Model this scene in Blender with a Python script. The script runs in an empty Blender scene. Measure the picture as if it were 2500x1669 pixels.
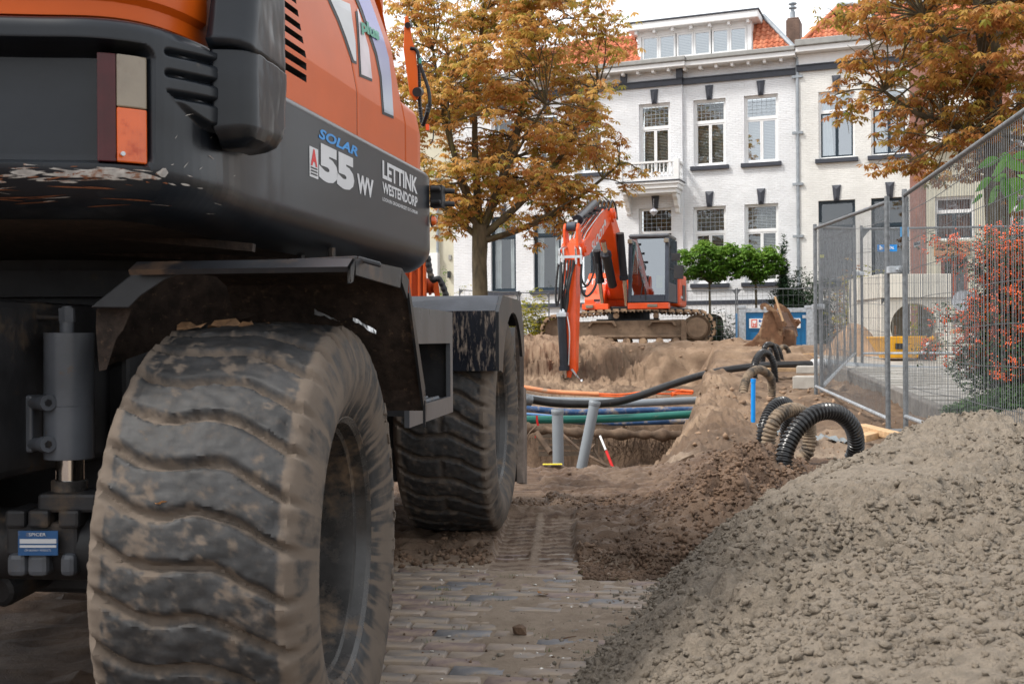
import bpy, bmesh, math, random
import numpy as np
from mathutils import Vector, Matrix
random.seed(7)
RNG = np.random.default_rng(7)
PI = math.pi
S = bpy.context.scene
COL = S.collection

# ------------------------------------------------------------------ camera, light, exposure
FPX = 2700.0
CAMZ = 0.93
cam_d = bpy.data.cameras.new('camera'); cam = bpy.data.objects.new('camera', cam_d); COL.objects.link(cam)
cam_d.sensor_width = 36; cam_d.lens = 36*FPX/2500; cam_d.clip_start = 0.05; cam_d.clip_end = 2000
CM = Matrix.Rotation(PI/2-0.0017, 4, 'X') @ Matrix.Rotation(-0.0065, 4, 'Z')
cam.matrix_world = Matrix.Translation((0, 0, CAMZ)) @ CM
cam_d.dof.use_dof = True; cam_d.dof.focus_distance = 5.4; cam_d.dof.aperture_fstop = 13
S.camera = cam
C3 = np.array(CM.to_3x3())

SUN_EL, SUN_AZ = 52, -108      # high soft sun behind the camera, to its left
w = bpy.data.worlds.new('World'); S.world = w; w.use_nodes = True
nt = w.node_tree; nt.nodes.clear()
wo = nt.nodes.new('ShaderNodeOutputWorld'); bg = nt.nodes.new('ShaderNodeBackground')
sk = nt.nodes.new('ShaderNodeTexSky'); sk.sky_type = 'NISHITA'; sk.sun_disc = False
sk.sun_elevation = math.radians(SUN_EL); sk.sun_rotation = math.radians(SUN_AZ); sk.dust_density = 5; sk.air_density = 1.5
hs_ = nt.nodes.new('ShaderNodeHueSaturation'); hs_.inputs['Saturation'].default_value = 0.35
nt.links.new(sk.outputs[0], hs_.inputs['Color'])
mx = nt.nodes.new('ShaderNodeMix'); mx.data_type = 'RGBA'; mx.inputs[0].default_value = 0.82
nt.links.new(hs_.outputs[0], mx.inputs[6])
# cloud cover: an even white overcast with soft brightness variation
tcw = nt.nodes.new('ShaderNodeTexCoord'); nzw = nt.nodes.new('ShaderNodeTexNoise'); nzw.inputs['Scale'].default_value = 1.6; nzw.inputs['Detail'].default_value = 4
nt.links.new(tcw.outputs['Generated'], nzw.inputs['Vector'])
crw = nt.nodes.new('ShaderNodeValToRGB'); crw.color_ramp.elements[0].position = .3; crw.color_ramp.elements[0].color = (6.6, 6.9, 7.3, 1)
crw.color_ramp.elements[1].position = .7; crw.color_ramp.elements[1].color = (8.2, 8.35, 8.5, 1)
nt.links.new(nzw.outputs['Fac'], crw.inputs[0]); nt.links.new(crw.outputs[0], mx.inputs[7])
nt.links.new(mx.outputs[2], bg.inputs['Color']); bg.inputs['Strength'].default_value = 0.085
nt.links.new(bg.outputs[0], wo.inputs['Surface'])
sun_d = bpy.data.lights.new('sun', 'SUN'); sun = bpy.data.objects.new('sun', sun_d); COL.objects.link(sun)
sun_d.energy = 1.5; sun_d.angle = math.radians(10); sun_d.color = (1, .95, .88)
az = math.radians(SUN_AZ); el = math.radians(SUN_EL)
sdir = Vector((math.sin(az)*math.cos(el), math.cos(az)*math.cos(el), math.sin(el)))
sun.rotation_euler = sdir.to_track_quat('Z', 'Y').to_euler()
S.view_settings.view_transform = 'Standard'; S.view_settings.look = 'None'
S.view_settings.exposure = 1.3; S.view_settings.gamma = 1; S.view_settings.use_curve_mapping = False
S.cycles.use_denoising = True
S.cycles.max_bounces = 6; S.cycles.transparent_max_bounces = 12

# ------------------------------------------------------------------ helpers
def wp(px, py, d):
    """the place seen at photo pixel (px,py) at d metres depth"""
    r = C3 @ np.array([(px-1250)/FPX, -(py-834.5)/FPX, -1.0]); r = r*(d/r[1])
    return Vector((r[0], r[1], r[2]+CAMZ))
def ray(px, py):
    r = C3 @ np.array([(px-1250)/FPX, -(py-834.5)/FPX, -1.0]); return Vector(r)
O0 = Vector((0, 0, CAMZ))
def hit(px, py, p, n):
    r = ray(px, py); t = (Vector(p)-O0).dot(Vector(n))/r.dot(Vector(n)); return O0+r*t

def lat(ix, iy, seed):
    h = (ix.astype(np.int64)*374761393 + iy.astype(np.int64)*668265263 + seed*982451653) & 0x7fffffff
    h = ((h ^ (h >> 13))*1274126177) & 0x7fffffff
    h = (h ^ (h >> 16)) & 0xffff
    return h/65535.0
def vn(x, y, seed=0):
    xi = np.floor(x); yi = np.floor(y); fx = x-xi; fy = y-yi
    fx = fx*fx*(3-2*fx); fy = fy*fy*(3-2*fy)
    a = lat(xi, yi, seed); b = lat(xi+1, yi, seed); c = lat(xi, yi+1, seed); d = lat(xi+1, yi+1, seed)
    return (a*(1-fx)+b*fx)*(1-fy)+(c*(1-fx)+d*fx)*fy
def fbm(x, y, sc, oct=4, seed=0, gain=.5, ridge=False):
    x = np.asarray(x, float)*sc; y = np.asarray(y, float)*sc; a = 1; t = 0; s = 0
    for i in range(oct):
        n = vn(x+i*17.3, y-i*9.1, seed+i)*2-1
        if ridge: n = 1-2*np.abs(n)
        s = s+a*n; t += a; a *= gain; x, y = (x*1.6-y*1.2)*1.02, (x*1.2+y*1.6)*1.02
    return s/t
def clumps(x, y, sc, seed=0):
    """rounded crumbs: 1 on top of each, 0 in the gaps between"""
    x = x*sc; y = y*sc; xi = np.floor(x); yi = np.floor(y); best = np.full(x.shape, 9.0); ht = np.zeros(x.shape)
    for i in (-1, 0, 1):
        for j in (-1, 0, 1):
            cx = xi+i+lat(xi+i, yi+j, seed); cy = yi+j+lat(xi+i, yi+j, seed+9); r = .55+.6*lat(xi+i, yi+j, seed+5)
            d = np.hypot(x-cx, (y-cy)*1.15)/r; h = np.sqrt(np.clip(1-d*d, 0, 1))*r; ht = np.maximum(ht, h)
    return ht
def ss(a, b, x):
    t = np.clip((x-a)/(b-a), 0, 1); return t*t*(3-2*t)

def thing(name, label, cat, loc=(0, 0, 0), rotz=0, group=None, kind=None):
    o = bpy.data.objects.new(name, None); COL.objects.link(o); o.empty_display_size = .2
    o.location = loc; o.rotation_euler = (0, 0, rotz); tag(o, label, cat, group, kind); return o
def tag(o, label=None, cat=None, group=None, kind=None):
    if label: o['label'] = label
    if cat: o['category'] = cat
    if group: o['group'] = group
    if kind: o['kind'] = kind
    return o
def dup(o, parent=None, label=None):
    c = o.copy(); COL.objects.link(c)
    if parent is not None: c.parent = parent
    if label: c['label'] = label
    for ch in o.children: dup(ch, c)
    return c
def locmat(o):
    m = Matrix.Translation(o.location) @ Matrix.Rotation(o.rotation_euler[2], 4, 'Z')
    return locmat(o.parent) @ m if o.parent else m

class MB:
    def __init__(s): s.v = []; s.f = []; s.m = []; s.cur = 0
    def add(s, vs, fs, m=None):
        b = len(s.v); s.v += [tuple(v) for v in vs]
        s.f += [tuple(b+i for i in f) for f in fs]; s.m += [s.cur if m is None else m]*len(fs); return s
    def hexa(s, p, m=None):
        return s.add(p, [(0, 3, 2, 1), (4, 5, 6, 7), (0, 1, 5, 4), (1, 2, 6, 5), (2, 3, 7, 6), (3, 0, 4, 7)], m)
    def box(s, lo, hi, m=None, M=None):
        x0, y0, z0 = lo; x1, y1, z1 = hi
        p = [(x0, y0, z0), (x1, y0, z0), (x1, y1, z0), (x0, y1, z0), (x0, y0, z1), (x1, y0, z1), (x1, y1, z1), (x0, y1, z1)]
        if M is not None: p = [tuple(M @ Vector(q)) for q in p]
        return s.hexa(p, m)
    def cbox(s, c, sz, rot=None, m=None):
        M = Matrix.Translation(c)
        if rot is not None: M = M @ rot
        h = [a/2 for a in sz]; return s.box([-a for a in h], h, m, M)
    def prism(s, poly, a, b, fn, m=None):
        """poly of 2-D points swept from a to b; fn(x,y,t) gives the place"""
        n = len(poly); vs = [fn(x, y, a) for x, y in poly]+[fn(x, y, b) for x, y in poly]
        fs = [tuple(range(n-1, -1, -1)), tuple(range(n, 2*n))]+[(i, (i+1) % n, n+(i+1) % n, n+i) for i in range(n)]
        return s.add(vs, fs, m)
    def ring(s, c, ax, r, n, ref=None):
        ax = Vector(ax).normalized(); u = ax.orthogonal().normalized() if ref is None else (Vector(ref)-ax*Vector(ref).dot(ax)).normalized()
        w_ = ax.cross(u); c = Vector(c)
        return [c+(u*math.cos(2*PI*i/n)+w_*math.sin(2*PI*i/n))*r for i in range(n)]
    def cyl(s, p0, p1, r0, r1=None, n=12, caps=True, m=None):
        r1 = r0 if r1 is None else r1; ax = Vector(p1)-Vector(p0)
        vs = s.ring(p0, ax, r0, n)+s.ring(p1, ax, r1, n)
        fs = [(i, (i+1) % n, n+(i+1) % n, n+i) for i in range(n)]
        if caps: fs += [tuple(range(n-1, -1, -1)), tuple(range(n, 2*n))]
        return s.add(vs, fs, m)
    def tube(s, path, r, n=8, m=None, caps=True):
        P = [Vector(p) for p in path]; k = len(P); rr = r if hasattr(r, '__len__') else [r]*k
        T = [(P[min(i+1, k-1)]-P[max(i-1, 0)]).normalized() for i in range(k)]
        u = T[0].orthogonal().normalized(); vs = []
        for i in range(k):
            u = (u-T[i]*u.dot(T[i])); u = u.normalized() if u.length > 1e-6 else T[i].orthogonal().normalized()
            w_ = T[i].cross(u)
            vs += [P[i]+(u*math.cos(2*PI*j/n)+w_*math.sin(2*PI*j/n))*rr[i] for j in range(n)]
        fs = [(i*n+j, i*n+(j+1) % n, (i+1)*n+(j+1) % n, (i+1)*n+j) for i in range(k-1) for j in range(n)]
        if caps: fs += [tuple(range(n-1, -1, -1)), tuple(range((k-1)*n, k*n))]
        return s.add(vs, fs, m)
    def lathe(s, prof, o, ax, n=32, m=None, up=None):
        """prof of (r, t) pairs along axis ax from o"""
        o = Vector(o); ax = Vector(ax).normalized(); vs = []
        for r, t in prof: vs += s.ring(o+ax*t, ax, max(r, 1e-4), n)
        k = len(prof)
        fs = [(i*n+j, i*n+(j+1) % n, (i+1)*n+(j+1) % n, (i+1)*n+j) for i in range(k-1) for j in range(n)]
        return s.add(vs, fs, m)
    def quad(s, a, b, c, d, m=None): return s.add([a, b, c, d], [(0, 1, 2, 3)], m)
    def plate(s, poly, th, m=None):
        """flat polygon of 3-D points with thickness th along its normal"""
        P = [Vector(p) for p in poly]; n_ = Vector((0, 0, 0))
        for i in range(len(P)): n_ += P[i].cross(P[(i+1) % len(P)])
        n_ = n_.normalized()*th; n = len(P)
        return s.add(P+[p+n_ for p in P], [tuple(range(n-1, -1, -1)), tuple(range(n, 2*n))]+[(i, (i+1) % n, n+(i+1) % n, n+i) for i in range(n)], m)
    def bar(s, p0, p1, w_, h, up=(0, 0, 1), m=None):
        p0 = Vector(p0); p1 = Vector(p1); a = (p1-p0).normalized(); sd = a.cross(Vector(up)).normalized(); u = sd.cross(a)
        sd = sd*w_/2; u = u*h/2
        return s.hexa([p0-sd-u, p0+sd-u, p0+sd+u, p0-sd+u, p1-sd-u, p1+sd-u, p1+sd+u, p1-sd+u], m)
    def build(s, name, mats, parent=None, world=False, smooth=None, bevel=0, origin=None, kind=None):
        me = bpy.data.meshes.new(name)
        vs = s.v
        if origin is not None: ox = Vector(origin); vs = [tuple(Vector(v)-ox) for v in vs]
        me.from_pydata(vs, [], s.f)
        if not isinstance(mats, (list, tuple)): mats = [mats]
        for mt in mats: me.materials.append(mt)
        if len(mats) > 1: me.polygons.foreach_set('material_index', s.m)
        bm = bmesh.new(); bm.from_mesh(me); bmesh.ops.recalc_face_normals(bm, faces=bm.faces); bm.to_mesh(me); bm.free()
        if smooth:
            me.polygons.foreach_set('use_smooth', [True]*len(me.polygons)); me.set_sharp_from_angle(angle=math.radians(smooth))
        o = bpy.data.objects.new(name, me); COL.objects.link(o)
        if origin is not None: o.location = origin
        if parent:
            o.parent = parent
            if world: o.matrix_parent_inverse = locmat(parent).inverted()
        if bevel:
            b = o.modifiers.new('bevel', 'BEVEL'); b.width = bevel; b.segments = 2; b.limit_method = 'ANGLE'; b.angle_limit = math.radians(40)
        if kind: o['kind'] = kind
        return o

def np_mesh(name, V, F, mats, parent=None, attrs=None, smooth=True, midx=None, loc=None):
    """V (n,3), F (m,4) arrays"""
    me = bpy.data.meshes.new(name); n = len(V); m = len(F); k = F.shape[1]
    me.vertices.add(n); me.vertices.foreach_set('co', np.ascontiguousarray(V, dtype=np.float32).ravel())
    me.loops.add(m*k); me.loops.foreach_set('vertex_index', np.ascontiguousarray(F, dtype=np.int32).ravel())
    me.polygons.add(m); me.polygons.foreach_set('loop_start', np.arange(0, m*k, k, dtype=np.int32))
    if smooth: me.polygons.foreach_set('use_smooth', np.ones(m, dtype=bool))
    for mt in (mats if isinstance(mats, (list, tuple)) else [mats]): me.materials.append(mt)
    if midx is not None: me.polygons.foreach_set('material_index', midx.astype(np.int32))
    me.update(calc_edges=True)
    for nm, arr in (attrs or {}).items():
        if arr.ndim == 1:
            a = me.attributes.new(nm, 'FLOAT', 'POINT'); a.data.foreach_set('value', arr.astype(np.float32))
        else:
            a = me.color_attributes.new(nm, 'FLOAT_COLOR', 'POINT'); a.data.foreach_set('color', np.c_[arr, np.ones(len(arr))].astype(np.float32).ravel())
    o = bpy.data.objects.new(name, me); COL.objects.link(o)
    if loc is not None: o.location = loc
    if parent: o.parent = parent
    return o
def gridF(nu, nv, wrap=False):
    i = np.arange(nu if wrap else nu-1); j = np.arange(nv-1); I, J = np.meshgrid(i, j, indexing='ij'); I2 = (I+1) % nu
    return np.stack([I*nv+J, I2*nv+J, I2*nv+J+1, I*nv+J+1], -1).reshape(-1, 4)

def textmesh(name, s, mat, fr, parent=None, world=True, depth=.0, bold=.012, shear=0, kind=None):
    """text laid on fr(x,y)->place; x,y run 0..1 over the text's own box"""
    cu = bpy.data.curves.new(name, 'FONT'); cu.body = s; cu.size = 1; cu.offset = bold; cu.shear = shear; cu.resolution_u = 3
    ob = bpy.data.objects.new('t', cu); me = bpy.data.meshes.new_from_object(ob)
    n = len(me.vertices); co = np.empty(n*3); me.vertices.foreach_get('co', co); co = co.reshape(-1, 3)
    lo = co.min(0); hi = co.max(0); fs = [tuple(p.vertices) for p in me.polygons]
    bpy.data.objects.remove(ob); bpy.data.curves.remove(cu); bpy.data.meshes.remove(me)
    mb = MB(); vs = [fr((c[0]-lo[0])/(hi[0]-lo[0]), (c[1]-lo[1])/(hi[1]-lo[1])) for c in co]
    mb.add(vs, fs)
    o = mb.build(name, mat, parent, world=world)
    if depth:
        sl = o.modifiers.new('solid', 'SOLIDIFY'); sl.thickness = depth; sl.offset = 0
    return o

# ------------------------------------------------------------------ materials
def lin(h):
    c = [int(h[i:i+2], 16)/255 for i in (0, 2, 4)]
    return tuple(x/12.92 if x <= .04045 else ((x+.055)/1.055)**2.4 for x in c)
def M(name, col, rough=.6, metal=0, var=.15, sc=6, dirt=None, damt=.5, dsc=3, bump=0, bsc=40, coat=0, dirt2=None, d2amt=.6, d2sc=12, stretch=None, spec=.35, attr=None, rdirt=.9, trans=0):
    m = bpy.data.materials.new(name); m.use_nodes = True; nt = m.node_tree; N = nt.nodes; L = nt.links
    b = N['Principled BSDF']; b.inputs['Roughness'].default_value = rough; b.inputs['Metallic'].default_value = metal
    b.inputs['Specular IOR Level'].default_value = spec
    if coat: b.inputs['Coat Weight'].default_value = coat; b.inputs['Coat Roughness'].default_value = .12
    tc = N.new('ShaderNodeTexCoord'); vec = tc.outputs['Object']
    if stretch:
        mp = N.new('ShaderNodeMapping'); mp.inputs['Scale'].default_value = stretch; L.new(vec, mp.inputs['Vector']); vec = mp.outputs[0]
    def noise(scale, det=4, ro=.6):
        n = N.new('ShaderNodeTexNoise'); n.inputs['Scale'].default_value = scale; n.inputs['Detail'].default_value = det; n.inputs['Roughness'].default_value = ro
        L.new(vec, n.inputs['Vector']); return n.outputs['Fac']
    def mix(f, a, c2):
        x = N.new('ShaderNodeMix'); x.data_type = 'RGBA'
        if hasattr(f, 'links'): L.new(f, x.inputs[0])
        else: x.inputs[0].default_value = f
        for i, q in ((6, a), (7, c2)):
            if hasattr(q, 'links'): L.new(q, x.inputs[i])
            else: x.inputs[i].default_value = (*q, 1)
        return x.outputs[2]
    def ramp(f, lo, hi):
        r = N.new('ShaderNodeMapRange'); r.inputs[1].default_value = lo; r.inputs[2].default_value = hi; r.interpolation_type = 'SMOOTHSTEP'
        L.new(f, r.inputs[0]); return r.outputs[0]
    f = ramp(noise(sc, 6), .3, .7)
    c = mix(f, tuple(x*(1-var) for x in col), tuple(min(1, x*(1+var)) for x in col))
    if attr:
        at = N.new('ShaderNodeAttribute'); at.attribute_name = attr; c = mix(at.outputs['Fac'], c, dirt) if dirt else c
        if dirt: dirt = None
    rg = None
    for dd, am, s_ in ((dirt, damt, dsc), (dirt2, d2amt, d2sc)):
        if dd is not None:
            g = ramp(noise(s_, 8, .7), .72-am*.45, .80-am*.25); c = mix(g, c, dd); rg = g
    L.new(c, b.inputs['Base Color'])
    if rg is not None:
        r = N.new('ShaderNodeMapRange'); r.inputs[3].default_value = rough; r.inputs[4].default_value = max(rough, rdirt); L.new(rg, r.inputs[0]); L.new(r.outputs[0], b.inputs['Roughness'])
        if metal:
            r2 = N.new('ShaderNodeMapRange'); r2.inputs[3].default_value = metal; r2.inputs[4].default_value = 0; L.new(rg, r2.inputs[0]); L.new(r2.outputs[0], b.inputs['Metallic'])
    if bump:
        bp = N.new('ShaderNodeBump'); bp.inputs['Strength'].default_value = min(1, bump); bp.inputs['Distance'].default_value = .02*bump
        L.new(noise(bsc, 8, .65), bp.inputs['Height']); L.new(bp.outputs[0], b.inputs['Normal'])
    if trans:
        t = N.new('ShaderNodeBsdfTranslucent'); L.new(c, t.inputs[0]); ms = N.new('ShaderNodeMixShader'); ms.inputs[0].default_value = trans
        L.new(b.outputs[0], ms.inputs[1]); L.new(t.outputs[0], ms.inputs[2]); L.new(ms.outputs[0], N['Material Output'].inputs['Surface'])
    return m

SANDC = (.30, .20, .115); DUST = (.23, .165, .11); MUDC = (.085, .053, .035)
m_black = M('charcoal_paint', (.0085, .011, .0155), .3, var=.35, sc=3, dirt=(.09, .07, .05), damt=.14, dsc=9, bump=.03, bsc=9, spec=.3, dirt2=(.028, .032, .038), d2amt=.3, d2sc=2.6, rdirt=.45, coat=.12, stretch=(1, .6, 1.6))
m_orange = M('orange_paint', (.52, .088, .006), .36, var=.1, sc=2, dirt=(.36, .11, .035), damt=.2, dsc=2.5, coat=.06, spec=.22, bump=.015, bsc=8, rdirt=.45)
m_orange2 = M('bright_orange_paint', (.78, .085, .01), .35, var=.08, sc=2, dirt=(.38, .12, .05), damt=.12, dsc=5, coat=.3)
m_dark = M('dark_steel', (.022, .022, .024), .5, var=.4, dirt=(.09, .065, .045), damt=.38, dsc=5, bump=.2, bsc=40)
m_grey = M('grey_painted_steel', (.085, .092, .105), .34, var=.25, sc=5, dirt=(.10, .065, .04), damt=.22, dsc=14, dirt2=(.2, .2, .2), d2amt=.1, d2sc=30, bump=.08, bsc=30)
m_chrome = M('chrome', (.6, .58, .55), .15, 1, var=.1)
m_galv = M('galvanised_steel', (.46, .49, .52), .42, .7, var=.22, sc=18, dirt=(.19, .17, .15), damt=.3, dsc=8)
m_galv2 = M('weathered_galvanised', (.17, .18, .19), .5, .55, var=.25, sc=25, dirt=(.3, .3, .3), damt=.2, dsc=30)
m_blackrub = M('black_rubber', (.014, .014, .015), .38, var=.3, sc=10, dirt=(.14, .10, .07), damt=.22, dsc=9)
m_rubdust = M('dusty_rubber', (.022, .02, .018), .6, var=.3, sc=10, dirt=(.24, .185, .125), damt=.62, dsc=14)
m_white = M('white_paint', (.80, .80, .80), .5, var=.03)
m_decalw = M('white_decal', (.55, .56, .58), .4, var=.05)
m_glassd = M('dark_window_glass', (.03, .032, .034), .04, var=.6, sc=.6, spec=1)
m_rust = M('rusty_brown_steel', (.15, .075, .04), .6, .2, var=.35, sc=5, dirt=(.34, .22, .13), damt=.5, dsc=3, dirt2=(.05, .03, .022), d2amt=.3, d2sc=8, bump=.2, bsc=30)
m_sanddirt = M('sand_caked_steel', (.17, .115, .075), .85, var=.3, sc=5, dirt=(.06, .042, .032), damt=.42, dsc=5, bump=.5, bsc=25)
def emis(name, col, s=1): return M(name, col, .3)
# ------------------------------------------------------------------ ground
def xr(Y): return 1.02+.2*(Y-7.8)
def xtoe(Y): return np.interp(Y, [1, 2.2, 3.0, 4.18, 5.0, 6.2, 7.3, 9], [-.12, .02, .17, .54, .92, 1.55, 2.25, 3.3])
def gbase(X, Y):
    return .75*np.clip((Y-8)/16, 0, 1)-.15*ss(28, 36, Y)
def mudmask(X, Y):
    e = 4.60-.32*ss(.25, .7, X)+.10*fbm(X, Y, 3, 3, 11)-.9*ss(-.35, -1.1, X)
    return ss(e-.03, e+.05, Y)*(1-ss(7.95, 8.2, Y))
def heap(X, Y):
    t = np.clip((Y-5.0)/2.4, 0, 1); cx = .92+t*.75
    a = np.exp(-((X-cx)/(.27+.08*t))**2)*ss(4.55, 5.6, Y)*(1-ss(6.9, 7.7, Y))*.19
    a += .10*np.exp(-((X-1.45)/.3)**2-((Y-7.6)/.35)**2)
    return a
def ground_z(X, Y, fine=True):
    z = gbase(X, Y)
    mm = mudmask(X, Y)
    n1 = fbm(X, Y, 2.2, 5, 3); n2 = fbm(X, Y, 9, 5, 21, .6); n3 = fbm(X, Y*1.0, 22, 4, 33, .62); rg = fbm(X, Y, 6, 4, 41, .55, True)
    st = fbm(X*.6, Y*3.2, 7, 4, 51, .55)
    hp = heap(X, Y)
    clump = np.clip(fbm(X, Y, 1.3, 3, 61)*2.2+.35, 0, 1)
    edge = np.exp(-((Y-4.72+.3*ss(.25, .7, X))/.16)**2)*(X > .28)+.7*np.exp(-((Y-6.0)/.28)**2)*(X > -.35)
    clump = np.clip(clump*.55+edge+hp*6, 0, 1.25)
    n4 = fbm(X, Y, 34, 3, 44, .65)
    ck = clumps(X+.02*n3, Y+.02*n4, 18, 5); ck2 = clumps(X, Y, 34, 6)
    mud = .024+.02*n1+(.045*n2+.03*rg+.026*ck+.013*ck2-.015)*(.20+clump)+.060*st*(1.1-np.clip(clump, 0, 1))+.010*n3+hp*(1+.3*n2)
    # tyre imprint
    u = X-(.105+.05*(Y-5)); v = Y
    band = ((ss(-.175, -.165, u)-ss(-.022, -.012, u))+(ss(.012, .022, u)-ss(.165, .18, u)))*ss(4.46, 4.5, v)*(1-ss(5.72, 5.8, v))
    ph = (v+.012*np.sin(u*40))/.092; fr = ph-np.floor(ph)
    rid = np.exp(-((fr-.5)/.16)**2)
    mid = (1-ss(.010, .02, np.abs(u)))*ss(4.4, 4.5, v)*(1-ss(5.7, 5.8, v))
    flat = np.clip(band+mid, 0, 1)
    mud = mud*(1-flat)+flat*(.004+.004*n2)-band*.006+band*np.clip(1-np.abs(fr-.5)/.15,0,1)**.6*(.0115+.010*n3)
    # ladder of lug marks beside the front wheel
    b2 = (ss(-.12, -.10, X)-ss(.16, .2, X))*ss(5.9, 6.0, Y)*(1-ss(7.6, 7.8, Y)); ph2 = Y/.10; r2 = np.exp(-((ph2-np.floor(ph2)-.5)/.2)**2)
    mud = mud*(1-b2)+b2*(.010+.03*r2+.006*n3)
    z = z+mm*mud
    # joint bed between the clinkers, with sand lying over them in patches
    pav = (1-mm)*(Y < 8)
    z = z+pav*(-.010+.012*ss(-.15, .5, 1.6*fbm(X, Y, 2.2, 5, 71, .65)+.42*ss(-.1, .9, X)+.30*ss(3.9, 4.6, Y))+.006*n3)
    # rut under the rear axle
    z = z-.07*np.exp(-((X+.75)/.45)**2-((Y-2.5)/.7)**2)+(X < -.5)*(Y < 4.6)*(.02*n2+.012*n3)
    # pit
    wob = .10*fbm(X, Y, 1.1, 4, 81)
    inX = ss(-3.2, -3.0, X)*(1-ss(-.06-.80*(1-ss(8.5, 13, Y)), .26, X-xr(Y)+wob*1.2+.10*n2))
    deep = ss(7.74, 7.95, Y+wob*.3)*(1-ss(15.2, 15.6, Y+wob*2))
    shelf = ss(7.74, 7.95, Y)*(1-ss(20.5, 21.5, Y+wob*5+.5*n1+.2*n2))
    zp = z*(1-shelf)+shelf*np.interp(Y, [7, 15.6, 18.3, 20.6, 22], [-.28, -.28, -.08, .0, .1])
    zp = zp-deep*.62
    sp = .36*np.exp(-((X+.15)/.5)**2-((Y-9.6)/1.1)**2)*deep+.25*np.exp(-((X-2.1)/.5)**2-((Y-13.6)/1.0)**2)*deep
    z = z*(1-inX)+inX*(zp+sp)
    big = fbm(X, Y, .8, 5, 91)
    z = z+ss(8, 8.6, Y)*(1-ss(30, 34, Y))*(.10*big+.05*n2+.03*n3+.028*rg+.03*clumps(X, Y, 6, 8)+.006*clumps(X, Y, 13, 7))*np.where(X > 3.2+.122*Y-.3, .25, 1)
    # berm on the right rim, ledges in the far wall, mound under the crawler
    dx_ = X-xr(Y)+.10*big; fl_ = fbm(X*.8+Y*.5, Y*.5-X*.3, 6, 4, 77, .6, True)
    z = z+.13*ss(-.08, .45, dx_)*(1-ss(.4, 1.15, dx_))*ss(8.3, 10.4, Y)*(1-ss(13.4, 16, Y))*(1+.35*n2+.2*fl_)+.045*(fl_-.2)*np.exp(-((dx_-.2)/.35)**2)*ss(8, 9, Y)*(1-ss(16, 18, Y))
    z = z+.10*np.exp(-((Y-22.4)/.7)**2)*(1+1.6*big)*(X < 7)+.10*np.exp(-((X+.1)/1.2)**2-((Y-22.6)/1.0)**2)+.10*np.exp(-((X-3.5)/.5)**2-((Y-22.8)/1.0)**2)
    z = z+.10*ss(.0, .35, fbm(X, Y, .9, 4, 95, .5, True))*ss(18, 19.5, Y)*(1-ss(21.4, 22.4, Y))
    z = z-.06*ss(3.4+.0*Y, 3.6, X-.122*(Y-10)+0)*(Y > 8)*(Y < 20)
    return z
def axis(*segs):
    out = []
    for a, b, st in segs: out.append(np.arange(a, b, st))
    return np.concatenate(out+[[segs[-1][1]]])
gx = np.concatenate([-np.geomspace(6.5, 220, 16)[::-1], axis((-6, -.9, .09), (-.9, 2.5, .0125), (2.5, 8, .08)), np.geomspace(8.6, 220, 16)])
gy = np.concatenate([-np.geomspace(1, 120, 8)[::-1], axis((0, 2.8, .12), (2.8, 4.3, .03), (4.3, 8.3, .0115), (8.3, 23, .05), (23, 30, .14)), np.geomspace(30.6, 400, 20)])
GX, GY = np.meshgrid(gx, gy, indexing='ij')
GZ = ground_z(GX, GY)
GZ = np.where((np.abs(GX) > 30) | (GY > 60) | (GY < -3), np.where(GY > 30, .6, gbase(GX, GY)), GZ)
mud_shade_a = mudmask(GX, GY)*(.75+.25*np.clip(fbm(GX, GY, 1.2, 3, 5)*2+.6, 0, 1))
mud_shade_a = np.clip(mud_shade_a-.35*(np.exp(-((GY-5.2)/.5)**2-((GX-.9)/.6)**2))*0, 0, 1)
mud_shade_a = np.maximum(mud_shade_a, (GX < -.5)*(GY < 8)*.95)
u_ = np.abs(GX-(.105+.05*(GY-5))); ph_ = (GY+.012*np.sin((GX-(.105+.05*(GY-5)))*40))/.092; fr_a = np.abs(ph_-np.floor(ph_)-.5); tr_ = (u_ < .172)*(GY > 4.46)*(GY < 5.76); mud_shade_a = np.where(tr_ > 0, np.where((fr_a < .16) & (u_ > .014), 1.0, .30), mud_shade_a)  # ridge shade of the tyre print put into colour: darker mud bands, paler floor
sand_a = ss(8.0, 9.5, GY)
wet_a = np.clip(fbm(GX, GY*.7, 1.6, 5, 8, .65)*2.8+.42, 0, 1)*ss(8, 8.5, GY)*(1-ss(20, 22.5, GY)*.6)*.85
wet_a = np.maximum(wet_a, np.clip((-.15-GZ)/.2, 0, 1)*(GY > 7.8)*.9)
wet_a = np.maximum(wet_a, (.9*ss(.18, .30, GZ+.05*fbm(GX, GY, 3, 4, 401))*(1-ss(.50, .58, GZ+.08*fbm(GX, GY, 2, 4, 402))))*(GY > 19.5)*(GY < 23)*np.clip(.75+1.2*fbm(GX, GY, 1.5, 3, 403), 0, 1))

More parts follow.
